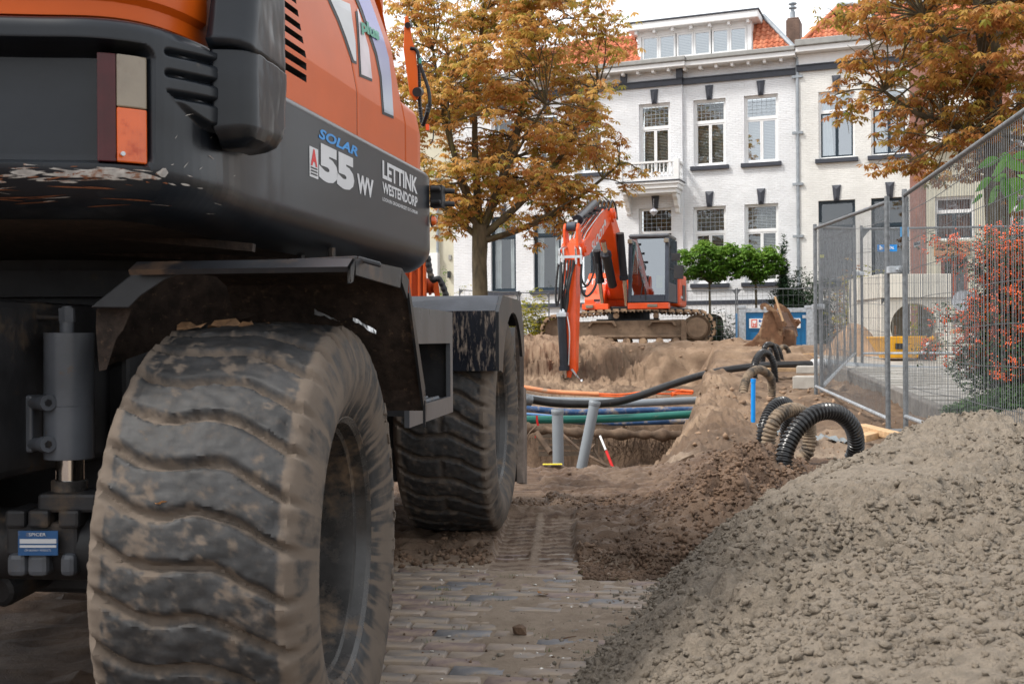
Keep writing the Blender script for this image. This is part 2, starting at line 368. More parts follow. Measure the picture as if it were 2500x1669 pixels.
def ground_material():
    m = bpy.data.materials.new('earth'); m.use_nodes = True; nt = m.node_tree; N = nt.nodes; L = nt.links; b = N['Principled BSDF']
    tc = N.new('ShaderNodeTexCoord')
    def noise(s, d=6, r=.6):
        n = N.new('ShaderNodeTexNoise'); n.inputs['Scale'].default_value = s; n.inputs['Detail'].default_value = d; n.inputs['Roughness'].default_value = r; L.new(tc.outputs['Object'], n.inputs['Vector']); return n.outputs['Fac']
    def cr(f, *st):
        r = N.new('ShaderNodeValToRGB'); e = r.color_ramp.elements
        while len(e) < len(st): e.new(.5)
        for i, (p, c) in enumerate(st): e[i].position = p; e[i].color = (*c, 1)
        L.new(f, r.inputs[0]); return r.outputs[0]
    def mix(f, a, c):
        x = N.new('ShaderNodeMix'); x.data_type = 'RGBA'; L.new(f, x.inputs[0]); L.new(a, x.inputs[6]); L.new(c, x.inputs[7]); return x.outputs[2]
    def at(nm):
        a = N.new('ShaderNodeAttribute'); a.attribute_name = nm; return a.outputs['Fac']
    dirt = cr(noise(7), (.3, (.21, .155, .11)), (.55, (.31, .24, .18)), (.8, (.17, .125, .09)))
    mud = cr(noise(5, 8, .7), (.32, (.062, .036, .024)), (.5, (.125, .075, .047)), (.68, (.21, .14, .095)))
    sand = cr(noise(2.2, 8, .7), (.3, (.15, .098, .062)), (.5, (.235, .158, .103)), (.72, (.35, .25, .168)))
    wet = cr(noise(5, 8, .75), (.35, (.07, .043, .028)), (.65, (.155, .10, .065)))
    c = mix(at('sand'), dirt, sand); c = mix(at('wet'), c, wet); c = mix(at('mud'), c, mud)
    L.new(c, b.inputs['Base Color']); b.inputs['Roughness'].default_value = .82; b.inputs['Specular IOR Level'].default_value = .3
    bp = N.new('ShaderNodeBump'); bp.inputs['Strength'].default_value = .9; bp.inputs['Distance'].default_value = .022
    rr2 = N.new('ShaderNodeMapRange'); rr2.inputs[3].default_value = .85; rr2.inputs[4].default_value = .50; L.new(at('mud'), rr2.inputs[0]); L.new(rr2.outputs[0], b.inputs['Roughness'])
    L.new(noise(30, 10, .78), bp.inputs['Height']); L.new(bp.outputs[0], b.inputs['Normal'])
    return m
m_earth = ground_material()
V = np.stack([GX, GY, GZ], -1).reshape(-1, 3)
ground = np_mesh('ground', V, gridF(len(gx), len(gy)), m_earth, attrs={'mud': mud_shade_a.ravel(), 'sand': sand_a.ravel(), 'wet': wet_a.ravel()})
tag(ground, kind='structure')
def gz(x, y): return float(ground_z(np.array([float(x)]), np.array([float(y)]))[0])

# ------------------------------------------------------------------ clinker paving in the foreground: every brick its own piece
m_bricks = [M('clinker_grey', (.215, .185, .165), .6, var=.3, sc=9, dirt=(.30, .235, .175), damt=.68, dsc=7, bump=.3, bsc=60),
            M('clinker_purple', (.20, .145, .13), .6, var=.25, sc=9, dirt=(.28, .215, .16), damt=.62, dsc=9, bump=.3, bsc=60),
            M('clinker_tan', (.25, .20, .165), .55, var=.25, sc=9, dirt=(.29, .225, .165), damt=.62, dsc=6, bump=.3, bsc=60),
            M('clinker_blue', (.15, .145, .15), .5, var=.25, sc=9, dirt=(.28, .22, .165), damt=.5, dsc=9, bump=.2, bsc=60)]
paving = thing('clinker_paving', None, None, (0, 0, 0)); tag(paving, kind='structure')
def brickmesh(seed):
    r = random.Random(seed); mb = MB(); L_, W_ = .093, .0362; c = .007
    def ring_(x, y, z, j): return [(sx*(x+r.uniform(-j, j)), sy*(y+r.uniform(-j, j)), z+r.uniform(-j, j)*.6) for sx, sy in ((-1, -1), (0, -1), (1, -1), (1, 1), (0, 1), (-1, 1))]
    a = ring_(L_, W_, -.06, 0)+ring_(L_, W_, -.008, .0012)+ring_(L_-c, W_-c, 0, .0015)
    fs = [tuple(range(12, 18))]
    for k in (0, 6): fs += [(k+i, k+(i+1) % 6, k+6+(i+1) % 6, k+6+i) for i in range(6)]
    mb.add(a, fs); return mb
variants = []
for mi in range(4):
    for k in range(2):
        o = brickmesh(mi*7+k).build('brick', m_bricks[mi], paving, smooth=50); variants.append(o)
st_a = math.radians(-7.5); ex = Vector((math.cos(st_a), math.sin(st_a), 0)); ey = Vector((-math.sin(st_a), math.cos(st_a), 0))
first = [True]*8; nb = 0; rr = random.Random(3)
for row in range(2, 34):
    off = (row % 2)*.10+rr.uniform(-.03, .03)
    for k in range(-8, 10):
        p = Vector((.2, 2.45, 0))+ex*(k*.191+off)+ey*(row*.0785)
        if not (2.55 < p.y < 4.85 and -.75 < p.x < float(xtoe(p.y))+.12): continue
        if nb >= 298: continue
        vi = rr.choices(range(8), [5, 5, 3, 3, 4, 4, 1, 1])[0]
        if first[vi]: o = variants[vi]; first[vi] = False
        else: o = variants[vi].copy(); COL.objects.link(o)
        o.location = (p.x, p.y, rr.uniform(-.003, .0035)); o.rotation_euler = (rr.uniform(-.012, .012), rr.uniform(-.012, .012), st_a+rr.uniform(-.02, .02)); nb += 1
for i in range(8):
    if first[i]: bpy.data.objects.remove(variants[i])

# ------------------------------------------------------------------ heap of wet grey sand
def pile_z(X, Y):
    xt = xtoe(Y)+.05*fbm(X, Y, 2, 3, 101); d = np.maximum((X-xt)*.87, -.25)
    h = np.where(d > 0, (.50-.08*ss(.75, 1.8, d))*(1-np.exp(-d/.42)), d*.9)
    h = h*(1-ss(6.5, 8.6, Y-.15*(X-2.4)))-.35*ss(7.6, 8.9, Y)
    up = ss(0, .35, d)
    h = h+up*(.035*fbm(X, Y, 1.1, 4, 111)+.05*np.exp(-((X-2.3)/.18)**2-((Y-6.1)/.25)**2))
    a = fbm(X, Y, 12, 4, 121, .62); b_ = fbm(X+.02*a, Y, 30, 3, 131, .6, True)
    sm = 1-.75*ss(.15, .45, fbm(X, Y, .9, 3, 141))           # raked, smoother patches
    a = np.sign(a)*np.abs(a)**.75; c_ = fbm(X, Y, 20, 3, 161, .6, True)
    w1 = .35+.65*ss(-.15, .25, fbm(X, Y, 3, 3, 171))
    h = h+(up*.85+.15)*sm*(.055*a+.02*b_+w1*(.030*clumps(X+.012*c_, Y+.012*a, 17, 1)+.016*clumps(X, Y, 31, 2))-.02)+.006*fbm(X, Y, 60, 2, 151)*up
    return h
px_ = axis((-.2, 2.7, .0125), (2.7, 5.4, .05)); py_ = axis((.9, 5, .0125), (5, 9, .025))
PX, PY = np.meshgrid(px_, py_, indexing='ij'); PZ = pile_z(PX, PY)-.006
V = np.stack([PX, PY, PZ], -1).reshape(-1, 3); F = gridF(len(px_), len(py_)); keep = (V[F][:, :, 2].max(1) > -.09); F = F[keep]
m_gsand = M('wet_grey_sand', (.24, .198, .152), .8, var=.25, sc=26, dirt=(.14, .115, .09), damt=.4, dsc=26, bump=1, bsc=80, dirt2=(.33, .295, .245), d2amt=.2, d2sc=45, spec=.4, rdirt=.9)
pile = np_mesh('sand_pile', V, F, m_gsand); tag(pile, 'large heap of clumpy wet grey sand filling the lower right foreground', 'sand pile', kind='stuff')

# ------------------------------------------------------------------ clods and pebbles
ICO = None
def ico():
    bm = bmesh.new(); bmesh.ops.create_icosphere(bm, subdivisions=1, radius=1); v = np.array([q.co[:] for q in bm.verts]); f = np.array([[q.index for q in p.verts] for p in bm.faces]); bm.free(); return v, f
IV, IF = ico()
def scatter(name, P, R, mat, label, cat, flat=.7, smooth=False):
    n = len(P); v = IV[None]*R[:, None, None]*(1+RNG.uniform(-.5, .5, (n, len(IV), 1))); a = RNG.uniform(.55, 1.5, (n, 1, 3)); a[:, :, 2] *= flat
    v = v*a+P[:, None]; f = IF[None]+np.arange(n)[:, None, None]*len(IV)
    o = np_mesh(name, v.reshape(-1, 3), f.reshape(-1, 3), mat, smooth=smooth); tag(o, label, cat, kind='stuff'); return o
m_mudclod = M('mud_clod', (.125, .078, .05), .85, var=.35, sc=5, bump=.6, bsc=60, dirt=(.20, .135, .09), damt=.4, dsc=4)
m_greyclod = M('grey_sand_clod', (.20, .17, .135), .85, var=.3, sc=20, bump=.6, bsc=60)
xs, ys, rs = [], [], []
def addc(n, fx, fy, r0, r1):
    xs.append(fx); ys.append(fy); rs.append(r0+(r1-r0)*RNG.random(n)**3)
n = 6000; addc(n, RNG.uniform(.27, 1.15, n), 4.28+np.abs(RNG.normal(0, .26, n)), .003, .013)
n = 11000; tt = RNG.random(n); addc(n, .92+tt*.75+RNG.normal(0, .22, n), 5.0+tt*2.4+RNG.normal(0, .2, n), .003, .015)
n = 2600; addc(n, RNG.uniform(-.35, 1.0, n), 6.0+RNG.normal(0, .14, n), .003, .012)
n = 900; addc(n, RNG.uniform(-.35, -.08, n), RNG.uniform(4.6, 5.8, n), .003, .013)
n = 900; addc(n, RNG.uniform(-.4, 1.6, n), RNG.uniform(4.4, 7.7, n), .002, .011)
n = 350; addc(n, RNG.uniform(-.7, .2, n), 4.55+np.abs(RNG.normal(0, .15, n)), .004, .018)
n = 420; addc(n, RNG.uniform(-.6, 1.0, n), RNG.uniform(2.6, 4.6, n), .0015, .007)
X_ = np.concatenate(xs); Y_ = np.concatenate(ys); R_ = np.concatenate(rs)
ok_ = ~((np.abs(X_-(.105+.05*(Y_-5))) < .18) & (Y_ > 4.4) & (Y_ < 5.85)); X_, Y_, R_ = X_[ok_], Y_[ok_], R_[ok_]
Z_ = np.maximum(ground_z(X_, Y_), np.where((Y_ < 4.8), -.001, -9))
scatter('mud_clods', np.stack([X_, Y_, Z_+R_*.12], -1), R_, m_mudclod, 'crumbly brown mud clods strewn over the ruts and paving', 'mud clods', .8, True)
n = 84000; yy = RNG.uniform(1.25, 7.6, n); xx = xtoe(yy)+RNG.uniform(-.02, 3.0, n); k_ = (xx < .5*yy+.25) & (RNG.random(n) < np.clip(.45+2.4*fbm(xx, yy, 2.6, 4, 181), .05, 1)*np.where(yy > 5, .5, 1)); xx, yy = xx[k_], yy[k_]
r_ = (.0028+.0085*RNG.random(len(xx))**2.2)*np.where(yy > 4.5, 1.3, 1); zz = pile_z(xx, yy)-.006
sp_ = scatter('sand_lumps', np.stack([xx, yy, zz+r_*.15], -1), r_, m_gsand, 'dense crumbly lumps of wet grey sand covering the big heap', 'sand lumps', .8, True); print('lumps', len(xx))
n = 3600; yy = RNG.uniform(1.6, 7, n); dd = np.abs(RNG.normal(0, .16, n))-.04; xx = xtoe(yy)+np.where(RNG.random(n) < .3, -dd*.8, dd*.6)
r_ = .002+.008*RNG.random(n)**3; zz = np.maximum(pile_z(xx, yy)-.006, 0)
scatter('sand_crumbs', np.stack([xx, yy, zz+r_*.3], -1), r_, m_greyclod, 'grey crumbs fallen along the toe of the sand heap', 'sand crumbs')
n = 1500; X_ = np.r_[RNG.uniform(-.3, 5.5, n//2), RNG.uniform(1.4, 3.6, n//2)]; Y_ = np.r_[RNG.uniform(21, 23.5, n//2), RNG.uniform(8.2, 16, n//2)]; R_ = .006+.03*RNG.random(n)**4
scatter('earth_clods', np.stack([X_, Y_, ground_z(X_, Y_)+R_*.2], -1), R_, M('brown_clod', (.26, .17, .11), .9, var=.4, sc=5, bump=.6, bsc=40), 'brown earth clods on the banks of the pit', 'earth clods')
m_pebble = M('pebble', (.55, .52, .48), .5, var=.4, sc=3)
n = 70; xx = RNG.uniform(-.3, .9, n); yy = RNG.uniform(3.0, 4.6, n)
scatter('pebbles', np.stack([xx, yy, np.full(n, .002)], -1), .002+.005*RNG.random(n), m_pebble, 'small pale pebbles lying on the clinker paving', 'pebbles')
# grass tufts in the joints
m_grass = M('joint_grass', (.07, .13, .02), .6, var=.4, trans=.3)
mb = MB(); rg_ = random.Random(9)
for i in range(42):
    cx, cy = rg_.uniform(-.5, .75), rg_.uniform(2.9, 4.45)
    row_ = round((Vector((cx, cy, 0))-Vector((.2, 2.45, 0))).dot(ey)/.0785-.5)+.5; q = Vector((cx, cy, 0)); q += ey*(row_*.0785-(q-Vector((.2, 2.45, 0))).dot(ey))
    for k in range(rg_.randint(5, 16)):
        a = rg_.uniform(0, 6.28); l = rg_.uniform(.008, .024); p = q+Vector((rg_.gauss(0, .02), rg_.gauss(0, .005), -.004)); d = Vector((math.cos(a), math.sin(a), 0)); s_ = d.cross(Vector((0, 0, 1)))*.0012
        mb.add([p-s_, p+s_, p+d*l*.5+Vector((0, 0, l))], [(0, 1, 2)])
tag(mb.build('joint_grass', m_grass), 'tufts of green grass growing in the paving joints', 'grass', kind='stuff')
# fallen leaves
m_leaff = M('fallen_leaf', (.30, .14, .05), .7, var=.5, sc=20)
def leaf_on(x, y, z, sz, name='fallen_leaf', mat=None, label=None, tilt=.3, rz=0):
    mb = MB(); n = 9; vs = [(0, 0, 0)]
    for i in range(n):
        a = i/n*2*PI; r = sz*(.55+.45*abs(math.cos(a*1.5)))*rg_.uniform(.8, 1.1); vs.append((math.cos(a)*r, math.sin(a)*r*.6, rg_.uniform(-.15, .35)*sz))
    mb.add(vs, [(0, 1+i, 1+(i+1) % n) for i in range(n)]); o = mb.build(name, mat or m_leaff); o.location = (x, y, z+.004); o.rotation_euler = (rg_.uniform(-tilt, tilt), rg_.uniform(-tilt, tilt), rz)
    tag(o, label, 'leaf'); return o
p = wp(1325, 1452, 4.02); leaf_on(p.x, p.y, .005, .028, label='reddish brown fallen leaf lying flat on the clinkers below the tyre print')
p = wp(1268, 1549, 3.49)
mb = MB(); v = IV*np.array([.026, .02, .024])*(1+RNG.uniform(-.25, .25, (len(IV), 1))); mb.add(v.tolist(), IF.tolist()); o = mb.build('mud_lump', m_mudclod); o.location = (p.x, p.y, .016)
tag(o, 'dark lump of dried mud alone on the clinker paving', 'mud lump')
mb = MB(); mb.tube([(0, 0, 0), (.03, .012, .004), (.055, .03, .002)], [.002, .002, .001], 5); o = mb.build('twig', m_rust); q = wp(1365, 1560, 3.42); o.location = (q.x, q.y, .004); tag(o, 'short dark twig on the clinkers right of the mud lump', 'twig')
# ------------------------------------------------------------------ wheeled excavator in the foreground
CH = math.radians(-7.1); UH = math.radians(-11.2)
wex = thing('wheeled_excavator', 'large wheeled excavator with dark grey counterweight and orange hood, cropped by the left edge', 'excavator', (-1.46, 4.04, 0), CH)
WM = locmat(wex); WMi = WM.inverted()
UMX = Matrix.Translation((-1.46, 4.04, 0)) @ Matrix.Rotation(UH, 4, 'Z'); UMi = UMX.inverted()
URel = WMi @ UMX

# tyres
TP = [(.165, .300), (.185, .305), (.195, .325), (.212, .355), (.224, .395), (.224, .43), (.215, .462), (.206, .485), (.197, .503), (.186, .514)]
def tyre_mesh(name, N=34, rib=False, mud=False, seed=1):
    nth = N*16; half = [(-x, r) for x, r in TP]
    xs = np.linspace(-.174, .174, 44); tread = [(x, .514+.011*(1-(x/.174)**2)) for x in xs]
    prof = np.array(half+tread+TP[::-1]); npf = len(prof)
    th = np.linspace(0, 2*PI, nth, endpoint=False); TH, XX = np.meshgrid(th, prof[:, 0], indexing='ij'); RR = np.broadcast_to(prof[:, 1], TH.shape).copy()
    off = -.50*(XX/.2)+.17*np.sin(XX/.2*4.4+.5)
    ph = TH/(2*PI)*N+off; ph += .07*fbm(TH*8, XX*20, 1, 3, seed)
    fr = ph-np.floor(ph); idx = np.floor(ph).astype(int) % N
    gw = .10+.05*fbm(TH*6, XX*14, 1, 3, seed+3); g = 1-(ss(0.0, .07+gw*.3, fr)*(1-ss(.88-gw, .99-gw*.6, fr)))            # 1 inside the groove
    short = (idx % 2 == 0)
    side = np.abs(XX) > .176
    depth = np.where(np.abs(XX) <= .176, .021, .016)*ss(.478, .503, RR)
    if rib: g = np.maximum(g, .5*(1-ss(.008, .016, np.abs(XX)))*(((ph*1.0).astype(int)) % 2 == 0))
    # lug ends: a raised shoulder wedge outside, step at the tread edge
    ledge = ((np.abs(XX) > .155) & (RR > .47) & (short[...]))*.010*(1-ss(.0, .35, np.abs(fr-.5)))
    D = g*depth+np.where(RR > .47, .004*fbm(TH*24, XX*34, 1, 4, seed+5)+.0025*fbm(TH*80, XX*140, 1, 3, seed+7), 0)
    rd = RR-D-ledge*.7
    # shoulder fins
    fin = (np.abs(XX) > .19)*ss(.465, .475, RR)*(1-ss(.498, .505, RR))*(1-ss(.05, .12, np.abs(fr-.55)))*.005*short
    ax = XX+np.sign(XX)*fin
    # circular ridges on the sidewall
    sw = (RR < .45)*(np.abs(XX) > .19)*.0015*np.cos(RR*420)
    ax = ax+np.sign(XX)*sw
    P = np.stack([ax, rd*np.cos(TH), rd*np.sin(TH)], -1).reshape(-1, 3)
    # caked dust lies in the grooves, over the shoulders and in patches
    patch = fbm(TH*3.4, XX*11+RR*13, 1, 5, seed+20, .65); p2 = fbm(TH*16, XX*34+RR*46, 1, 5, seed+30, .75)
    dust = np.clip(g*1.15*(.75+.5*patch), 0, 1)*.62+np.clip((patch*1.0+p2*2.2)-.20, 0, 1)*.62+ss(.166, .180, np.abs(XX))*(RR > .33)*(.34+.5*patch+.4*p2+.35*(RR > .488))+.20
    if mud: dust = dust*.8+.1
    dust = np.clip(dust, 0, 1)
    me = np_mesh(name, P, gridF(nth, npf, True), m_tyre, attrs={'dust': dust.ravel()})
    me.data.set_sharp_from_angle(angle=math.radians(50))
    return me
def mk_tyre_mat():
    m = M('tyre_rubber', (.026, .026, .027), .6, var=.35, sc=14, bump=.16, bsc=70, rdirt=.9)
    nt = m.node_tree; N = nt.nodes; L = nt.links; b = N['Principled BSDF']; src = b.inputs['Base Color'].links[0].from_socket
    at = N.new('ShaderNodeAttribute'); at.attribute_name = 'dust'; tc = N.new('ShaderNodeTexCoord')
    nz = N.new('ShaderNodeTexNoise'); nz.inputs['Scale'].default_value = 34; nz.inputs['Detail'].default_value = 9; nz.inputs['Roughness'].default_value = .72; L.new(tc.outputs['Object'], nz.inputs['Vector'])
    ml = N.new('ShaderNodeMath'); ml.operation = 'ADD'; L.new(at.outputs['Fac'], ml.inputs[0]); L.new(nz.outputs['Fac'], ml.inputs[1])
    mr = N.new('ShaderNodeMapRange'); mr.interpolation_type = 'SMOOTHSTEP'; mr.inputs[1].default_value = .66; mr.inputs[2].default_value = 1.30; L.new(ml.outputs[0], mr.inputs[0])
    n2 = N.new('ShaderNodeTexNoise'); n2.inputs['Scale'].default_value = 9; n2.inputs['Detail'].default_value = 6; L.new(tc.outputs['Object'], n2.inputs['Vector'])
    dc = N.new('ShaderNodeMix'); dc.data_type = 'RGBA'; dc.inputs[6].default_value = (.080, .063, .050, 1); dc.inputs[7].default_value = (.155, .122, .096, 1); L.new(n2.outputs['Fac'], dc.inputs[0])
    x = N.new('ShaderNodeMix'); x.data_type = 'RGBA'; L.new(mr.outputs[0], x.inputs[0]); L.new(src, x.inputs[6]); L.new(dc.outputs[2], x.inputs[7]); L.new(x.outputs[2], b.inputs['Base Color'])
    r2 = N.new('ShaderNodeMapRange'); r2.inputs[3].default_value = .62; r2.inputs[4].default_value = .92; L.new(mr.outputs[0], r2.inputs[0]); L.new(r2.outputs[0], b.inputs['Roughness'])
    return m
m_tyre = mk_tyre_mat()
m_rim = M('painted_rim', (.04, .038, .037), .27, var=.4, sc=9, dirt=(.15, .105, .07), damt=.5, dsc=6, bump=.1, bsc=50, rdirt=.75)
m_letter = M('dusty_letters', (.125, .10, .08), .8, var=.3, sc=20)
def rim_into(wheel):
    mb = MB(); o = (0, 0, 0)
    mb.lathe([(.300, .172), (.312, .178), (.314, .185), (.304, .186), (.292, .176), (.286, .15), (.275, .145), (.266, .09), (.263, .02), (.25, -.01), (.235, -.02), (.16, -.03), (.145, .0), (.14, .04), (.12, .05), (.001, .05)], o, (1, 0, 0), 72)
    mb.lathe([(.300, -.172), (.312, -.178), (.304, -.186), (.286, -.15), (.26, -.05), (.2, -.03), (.001, -.03)], o, (1, 0, 0), 48)
    mb.build('rim', m_rim, wheel, smooth=35)
    for i in range(10):
        a = 2*PI*i/10; c = Vector((-.022, math.cos(a)*.19, math.sin(a)*.19)); mb = MB(); mb.cyl(c, c+Vector((.022, 0, 0)), .013, n=6); mb.cyl(c+Vector((.02, 0, 0)), c+Vector((.034, 0, 0)), .007, n=8); mb.build('wheel_nut', m_rim, wheel)
def sidewall_x(r): return float(np.interp(r, [q[1] for q in TP], [q[0] for q in TP]))
def letters(wheel, s, a0, step, r, h, n_out=True):
    for i, ch in enumerate(s):
        if ch == ' ': continue
        a = math.radians(a0-i*step)
        rad = Vector((0, math.cos(a), math.sin(a))); tan = Vector((0, math.sin(a), -math.cos(a)))
        wd = h*.62*(.3 if ch in 'I' else 1)
        def fr(x, y):
            rr_ = r+(y-.5)*h; q = rad*rr_+tan*((x-.5)*wd); return (sidewall_x(math.hypot(q.y, q.z))+.0015, q.y, q.z)
        textmesh('raised_letter', ch, m_letter, fr, wheel, world=False, depth=.005, bold=.0)
def wheel(pos, steer, t_mesh, name='wheel'):
    w_ = bpy.data.objects.new(name, None); COL.objects.link(w_); w_.parent = wex; w_.location = pos; w_.rotation_euler = (0, 0, steer); return w_
# rear right wheel, closest to the camera
oc = wp(835, 1338, 2.57); lc = WMi @ oc
st1 = math.radians(3.0); w1 = wheel(lc-Matrix.Rotation(st1, 3, 'Z') @ Vector((.178, 0, 0)), st1, None)
t1 = tyre_mesh('tyre', 33, False, False, 1); t1.parent = w1; rim_into(w1)
letters(w1, 'ALLIANCE', 44, 10.6, .432, .052)
oc2 = wp(1215, 1021, 5.2); lc2 = WMi @ oc2
w2 = wheel(lc2-Vector((.178, 0, 0)), 0, None)
t2 = tyre_mesh('tyre', 33, True, True, 55); t2.parent = w2; rim_into(w2); letters(w2, 'ALLIANCE', 44, 10.6, .432, .052)
# wheels of the far side: copies sharing the meshes
for src, y in ((w1, lc.y), (w2, lc2.y)):
    c = src.copy(); COL.objects.link(c); c.location = (-src.location.x, src.location.y, src.location.z); c.rotation_euler = (0, 0, PI)
    for ch in src.children:
        if ch.name.startswith(('tyre', 'rim')): k = ch.copy(); COL.objects.link(k); k.parent = c

# undercarriage (local to wex: x right, y forward)
def U(mb, name, mats, **k): return mb.build(name, mats, wex, **k)
mb = MB(); mb.box((-.50, -1.55, .62), (.50, 1.95, 1.03)); mb.box((-.62, -.9, .55), (.62, .75, .9)); U(mb, 'chassis_frame', m_dark, bevel=.02)
mb = MB(); mb.cyl((0, 0, 1.0), (0, 0, 1.20), .62, n=48); mb.cyl((0, 0, 1.07), (0, 0, 1.15), .70, n=48); U(mb, 'slewing_ring', m_dark, smooth=40)
for y, z in ((lc.y, lc.z), (lc2.y, lc2.z)):
    mb = MB(); mb.cyl((-1.0, y, z), (1.0, y, z), .085, n=20); mb.lathe([(.09, -.28), (.17, -.2), (.2, 0), (.17, .2), (.09, .28)], (-.05, y, z), (1, 0, 0), 24); mb.cbox((.0, y, z), (.5, .26, .26)); U(mb, 'axle', m_dark, smooth=35)
# cast gear housing, lock cylinder and its fittings seen left of the near tyre
def lw(px, py, d): return WMi @ wp(px, py, d)
mb = MB(); a = lw(169, 812, 2.62); b_ = lw(169, 1118, 2.62); mb.cyl(b_, a, .0565, n=40); a2 = lw(169, 818, 2.62); b2 = lw(169, 990, 2.62); mb.cyl(b2, b2+Vector((0, 0, .002)), .0575, n=40)
U(mb, 'lock_cylinder', m_grey, smooth=35, bevel=.003)
mb = MB(); mb.cyl(lw(172, 1175, 2.62), lw(172, 1115, 2.62), .033, n=32); U(mb, 'piston_rod', m_chrome, smooth=40)
mb = MB(); mb.cyl(lw(170, 1202, 2.62), lw(170, 1170, 2.62), .041, n=32); U(mb, 'rod_collar', m_rim, smooth=40, bevel=.002)
mb = MB(); mb.cyl(lw(163, 812, 2.62), lw(163, 785, 2.62), .016, n=20); mb.cyl(lw(164, 786, 2.62), lw(163, 752, 2.62), .019, n=6); mb.cyl(lw(164, 756, 2.62), lw(163, 748, 2.62), .012, n=12); U(mb, 'hydraulic_fitting', m_grey, smooth=30)
mb = MB(); mb.cyl(lw(-60, 774, 2.64), lw(150, 774, 2.64), .008, n=12); mb.cyl(lw(46, 800, 2.62), lw(46, 745, 2.62), .019, n=20); mb.cyl(lw(46, 750, 2.62), lw(46, 742, 2.62), .023, n=6); U(mb, 'hydraulic_pipe', m_dark, smooth=35)
for py in (983, 1084):
    mb = MB(); mb.cyl(lw(80, py, 2.60), lw(114, py, 2.56), .0155, n=24); mb.cyl(lw(105, py, 2.57), lw(118, py, 2.55), .0185, n=24); mb.cyl(lw(115, py, 2.553), lw(119, py, 2.549), .009, n=6, m=1); U(mb, 'flange_bolt', [m_grey, m_dark], smooth=35)
def slab(name, px0, py0, px1, py1, d, th, mat, bevel=.006):
    mb = MB(); q = [wp(px0, py1, d), wp(px1, py1, d), wp(px1, py0, d), wp(px0, py0, d)]; k = [x+Vector((0, th, 0)) for x in q]
    mb.hexa([q[0], q[1], k[1], k[0], q[3], q[2], k[2], k[3]]); return mb.build(name, mat, wex, world=True, bevel=bevel)
slab('bracket_plate', -40, 965, 80, 1110, 2.60, .05, m_dark); slab('bracket_plate', 48, 965, 78, 1105, 2.585, .06, m_grey)
mb = MB(); q = [(-30, 800), (40, 800), (60, 900), (92, 935), (92, 1105), (-30, 1105)]; mb.prism(q, 2.64, 2.8, lambda x, y, t: wp(x, y, t)); mb.build('gear_casting', m_dark, wex, world=True, bevel=.01)
slab('mounting_block', 90, 1205, 235, 1252, 2.56, .12, m_dark, .008)
mb = MB(); mb.cyl(wp(166, 1207, 2.60), wp(166, 1192, 2.60), .014, n=6); mb.build('block_bolt', m_grey, wex, world=True)
slab('axle_casting', 12, 1275, 190, 1360, 2.56, .18, m_dark, .01)
for x0, x1 in ((10, 60), (66, 118), (140, 192)): slab('casting_lug', x0, 1245, x1, 1290, 2.545, .12, m_dark, .008)
for x0, x1 in ((14, 62), (64, 115), (144, 182)): slab('casting_foot', x0, 1352, x1, 1408, 2.545, .12, m_grey, .012)
m_blue = M('blue_enamel', (.02, .085, .22), .35, dirt=(.25, .2, .16), damt=.3, dsc=40)
nm = slab('name_plate', 44, 1295, 141, 1355, 2.535, .004, m_blue, 0)
slab('plate_field', 48, 1315, 137, 1326, 2.533, .002, m_decalw, 0); slab('plate_field', 48, 1330, 137, 1336, 2.533, .002, m_decalw, 0)
textmesh('plate_lettering', 'SPICER', m_decalw, lambda x, y: wp(70+x*42, 1308-y*8, 2.532), wex)
textmesh('plate_lettering', 'OFF-HIGHWAY PRODUCTS', m_decalw, lambda x, y: wp(60+x*64, 1345-y*5, 2.532), wex, bold=0)
# dark machinery filling the underside further back
mb = MB(); mb.box((-.95, -1.02, .7), (-.2, -.6, 1.0)); mb.box((.1, -1.0, .25), (.55, -.6, .95)); mb.cyl((-.6, -1.5, .75), (-.6, -.3, .72), .05, n=14); mb.cyl((-.2, -1.3, .45), (-.9, -1.3, .5), .04, n=14); mb.cyl((.3, -1.2, .3), (.3, 1.2, .45), .045, n=14)
mb.box((-.55, -1.95, .5), (.1, -1.5, .95)); mb.box((-1.15, 1.0, .3), (1.05, 1.25, 1.0)); U(mb, 'underside_machinery', m_dark, bevel=.015)

# mudguards: a bent plate hood over each right wheel
m_guard = M('worn_guard_paint', (.017, .018, .021), .34, var=.35, sc=5, dirt=(.085, .055, .038), damt=.45, dsc=7, dirt2=(.09, .095, .10), d2amt=.10, d2sc=5, bump=.12, bsc=25)
m_guardin = M('mud_sprayed_steel', (.030, .020, .015), .85, var=.5, sc=30, dirt=(.11, .07, .045), damt=.35, dsc=45, bump=.4, bsc=60)
def guard(px_pts, xin, xout, th=.012, name='mudguard'):
    """profile (y,z) swept across the width"""
    mb = MB(); n = len(px_pts)
    out = []; 
    for i, (y, z) in enumerate(px_pts):
        a = Vector(px_pts[max(i-1, 0)]); c = Vector(px_pts[min(i+1, n-1)]); t = (c-a).normalized(); nn = Vector((-t.y, t.x)); out.append((y-nn.x*th, z-nn.y*th))
    for i in range(n-1):
        (y0, z0), (y1, z1), (v0, w0), (v1, w1_) = px_pts[i], px_pts[i+1], out[i], out[i+1]
        mb.quad((xin, y0, z0), (xout, y0, z0), (xout, y1, z1), (xin, y1, z1), 0); mb.quad((xin, v0, w0), (xout, v0, w0), (xout, v1, w1_), (xin, v1, w1_), 1)
        mb.quad((xout, y0, z0), (xout, y1, z1), (xout, v1, w1_), (xout, v0, w0), 0); mb.quad((xin, y0, z0), (xin, y1, z1), (xin, v1, w1_), (xin, v0, w0), 1)
    for i in (0, n-1): mb.quad((xin, *px_pts[i]), (xout, *px_pts[i]), (xout, *out[i]), (xin, *out[i]), 0)
    return mb
yr = lc.y
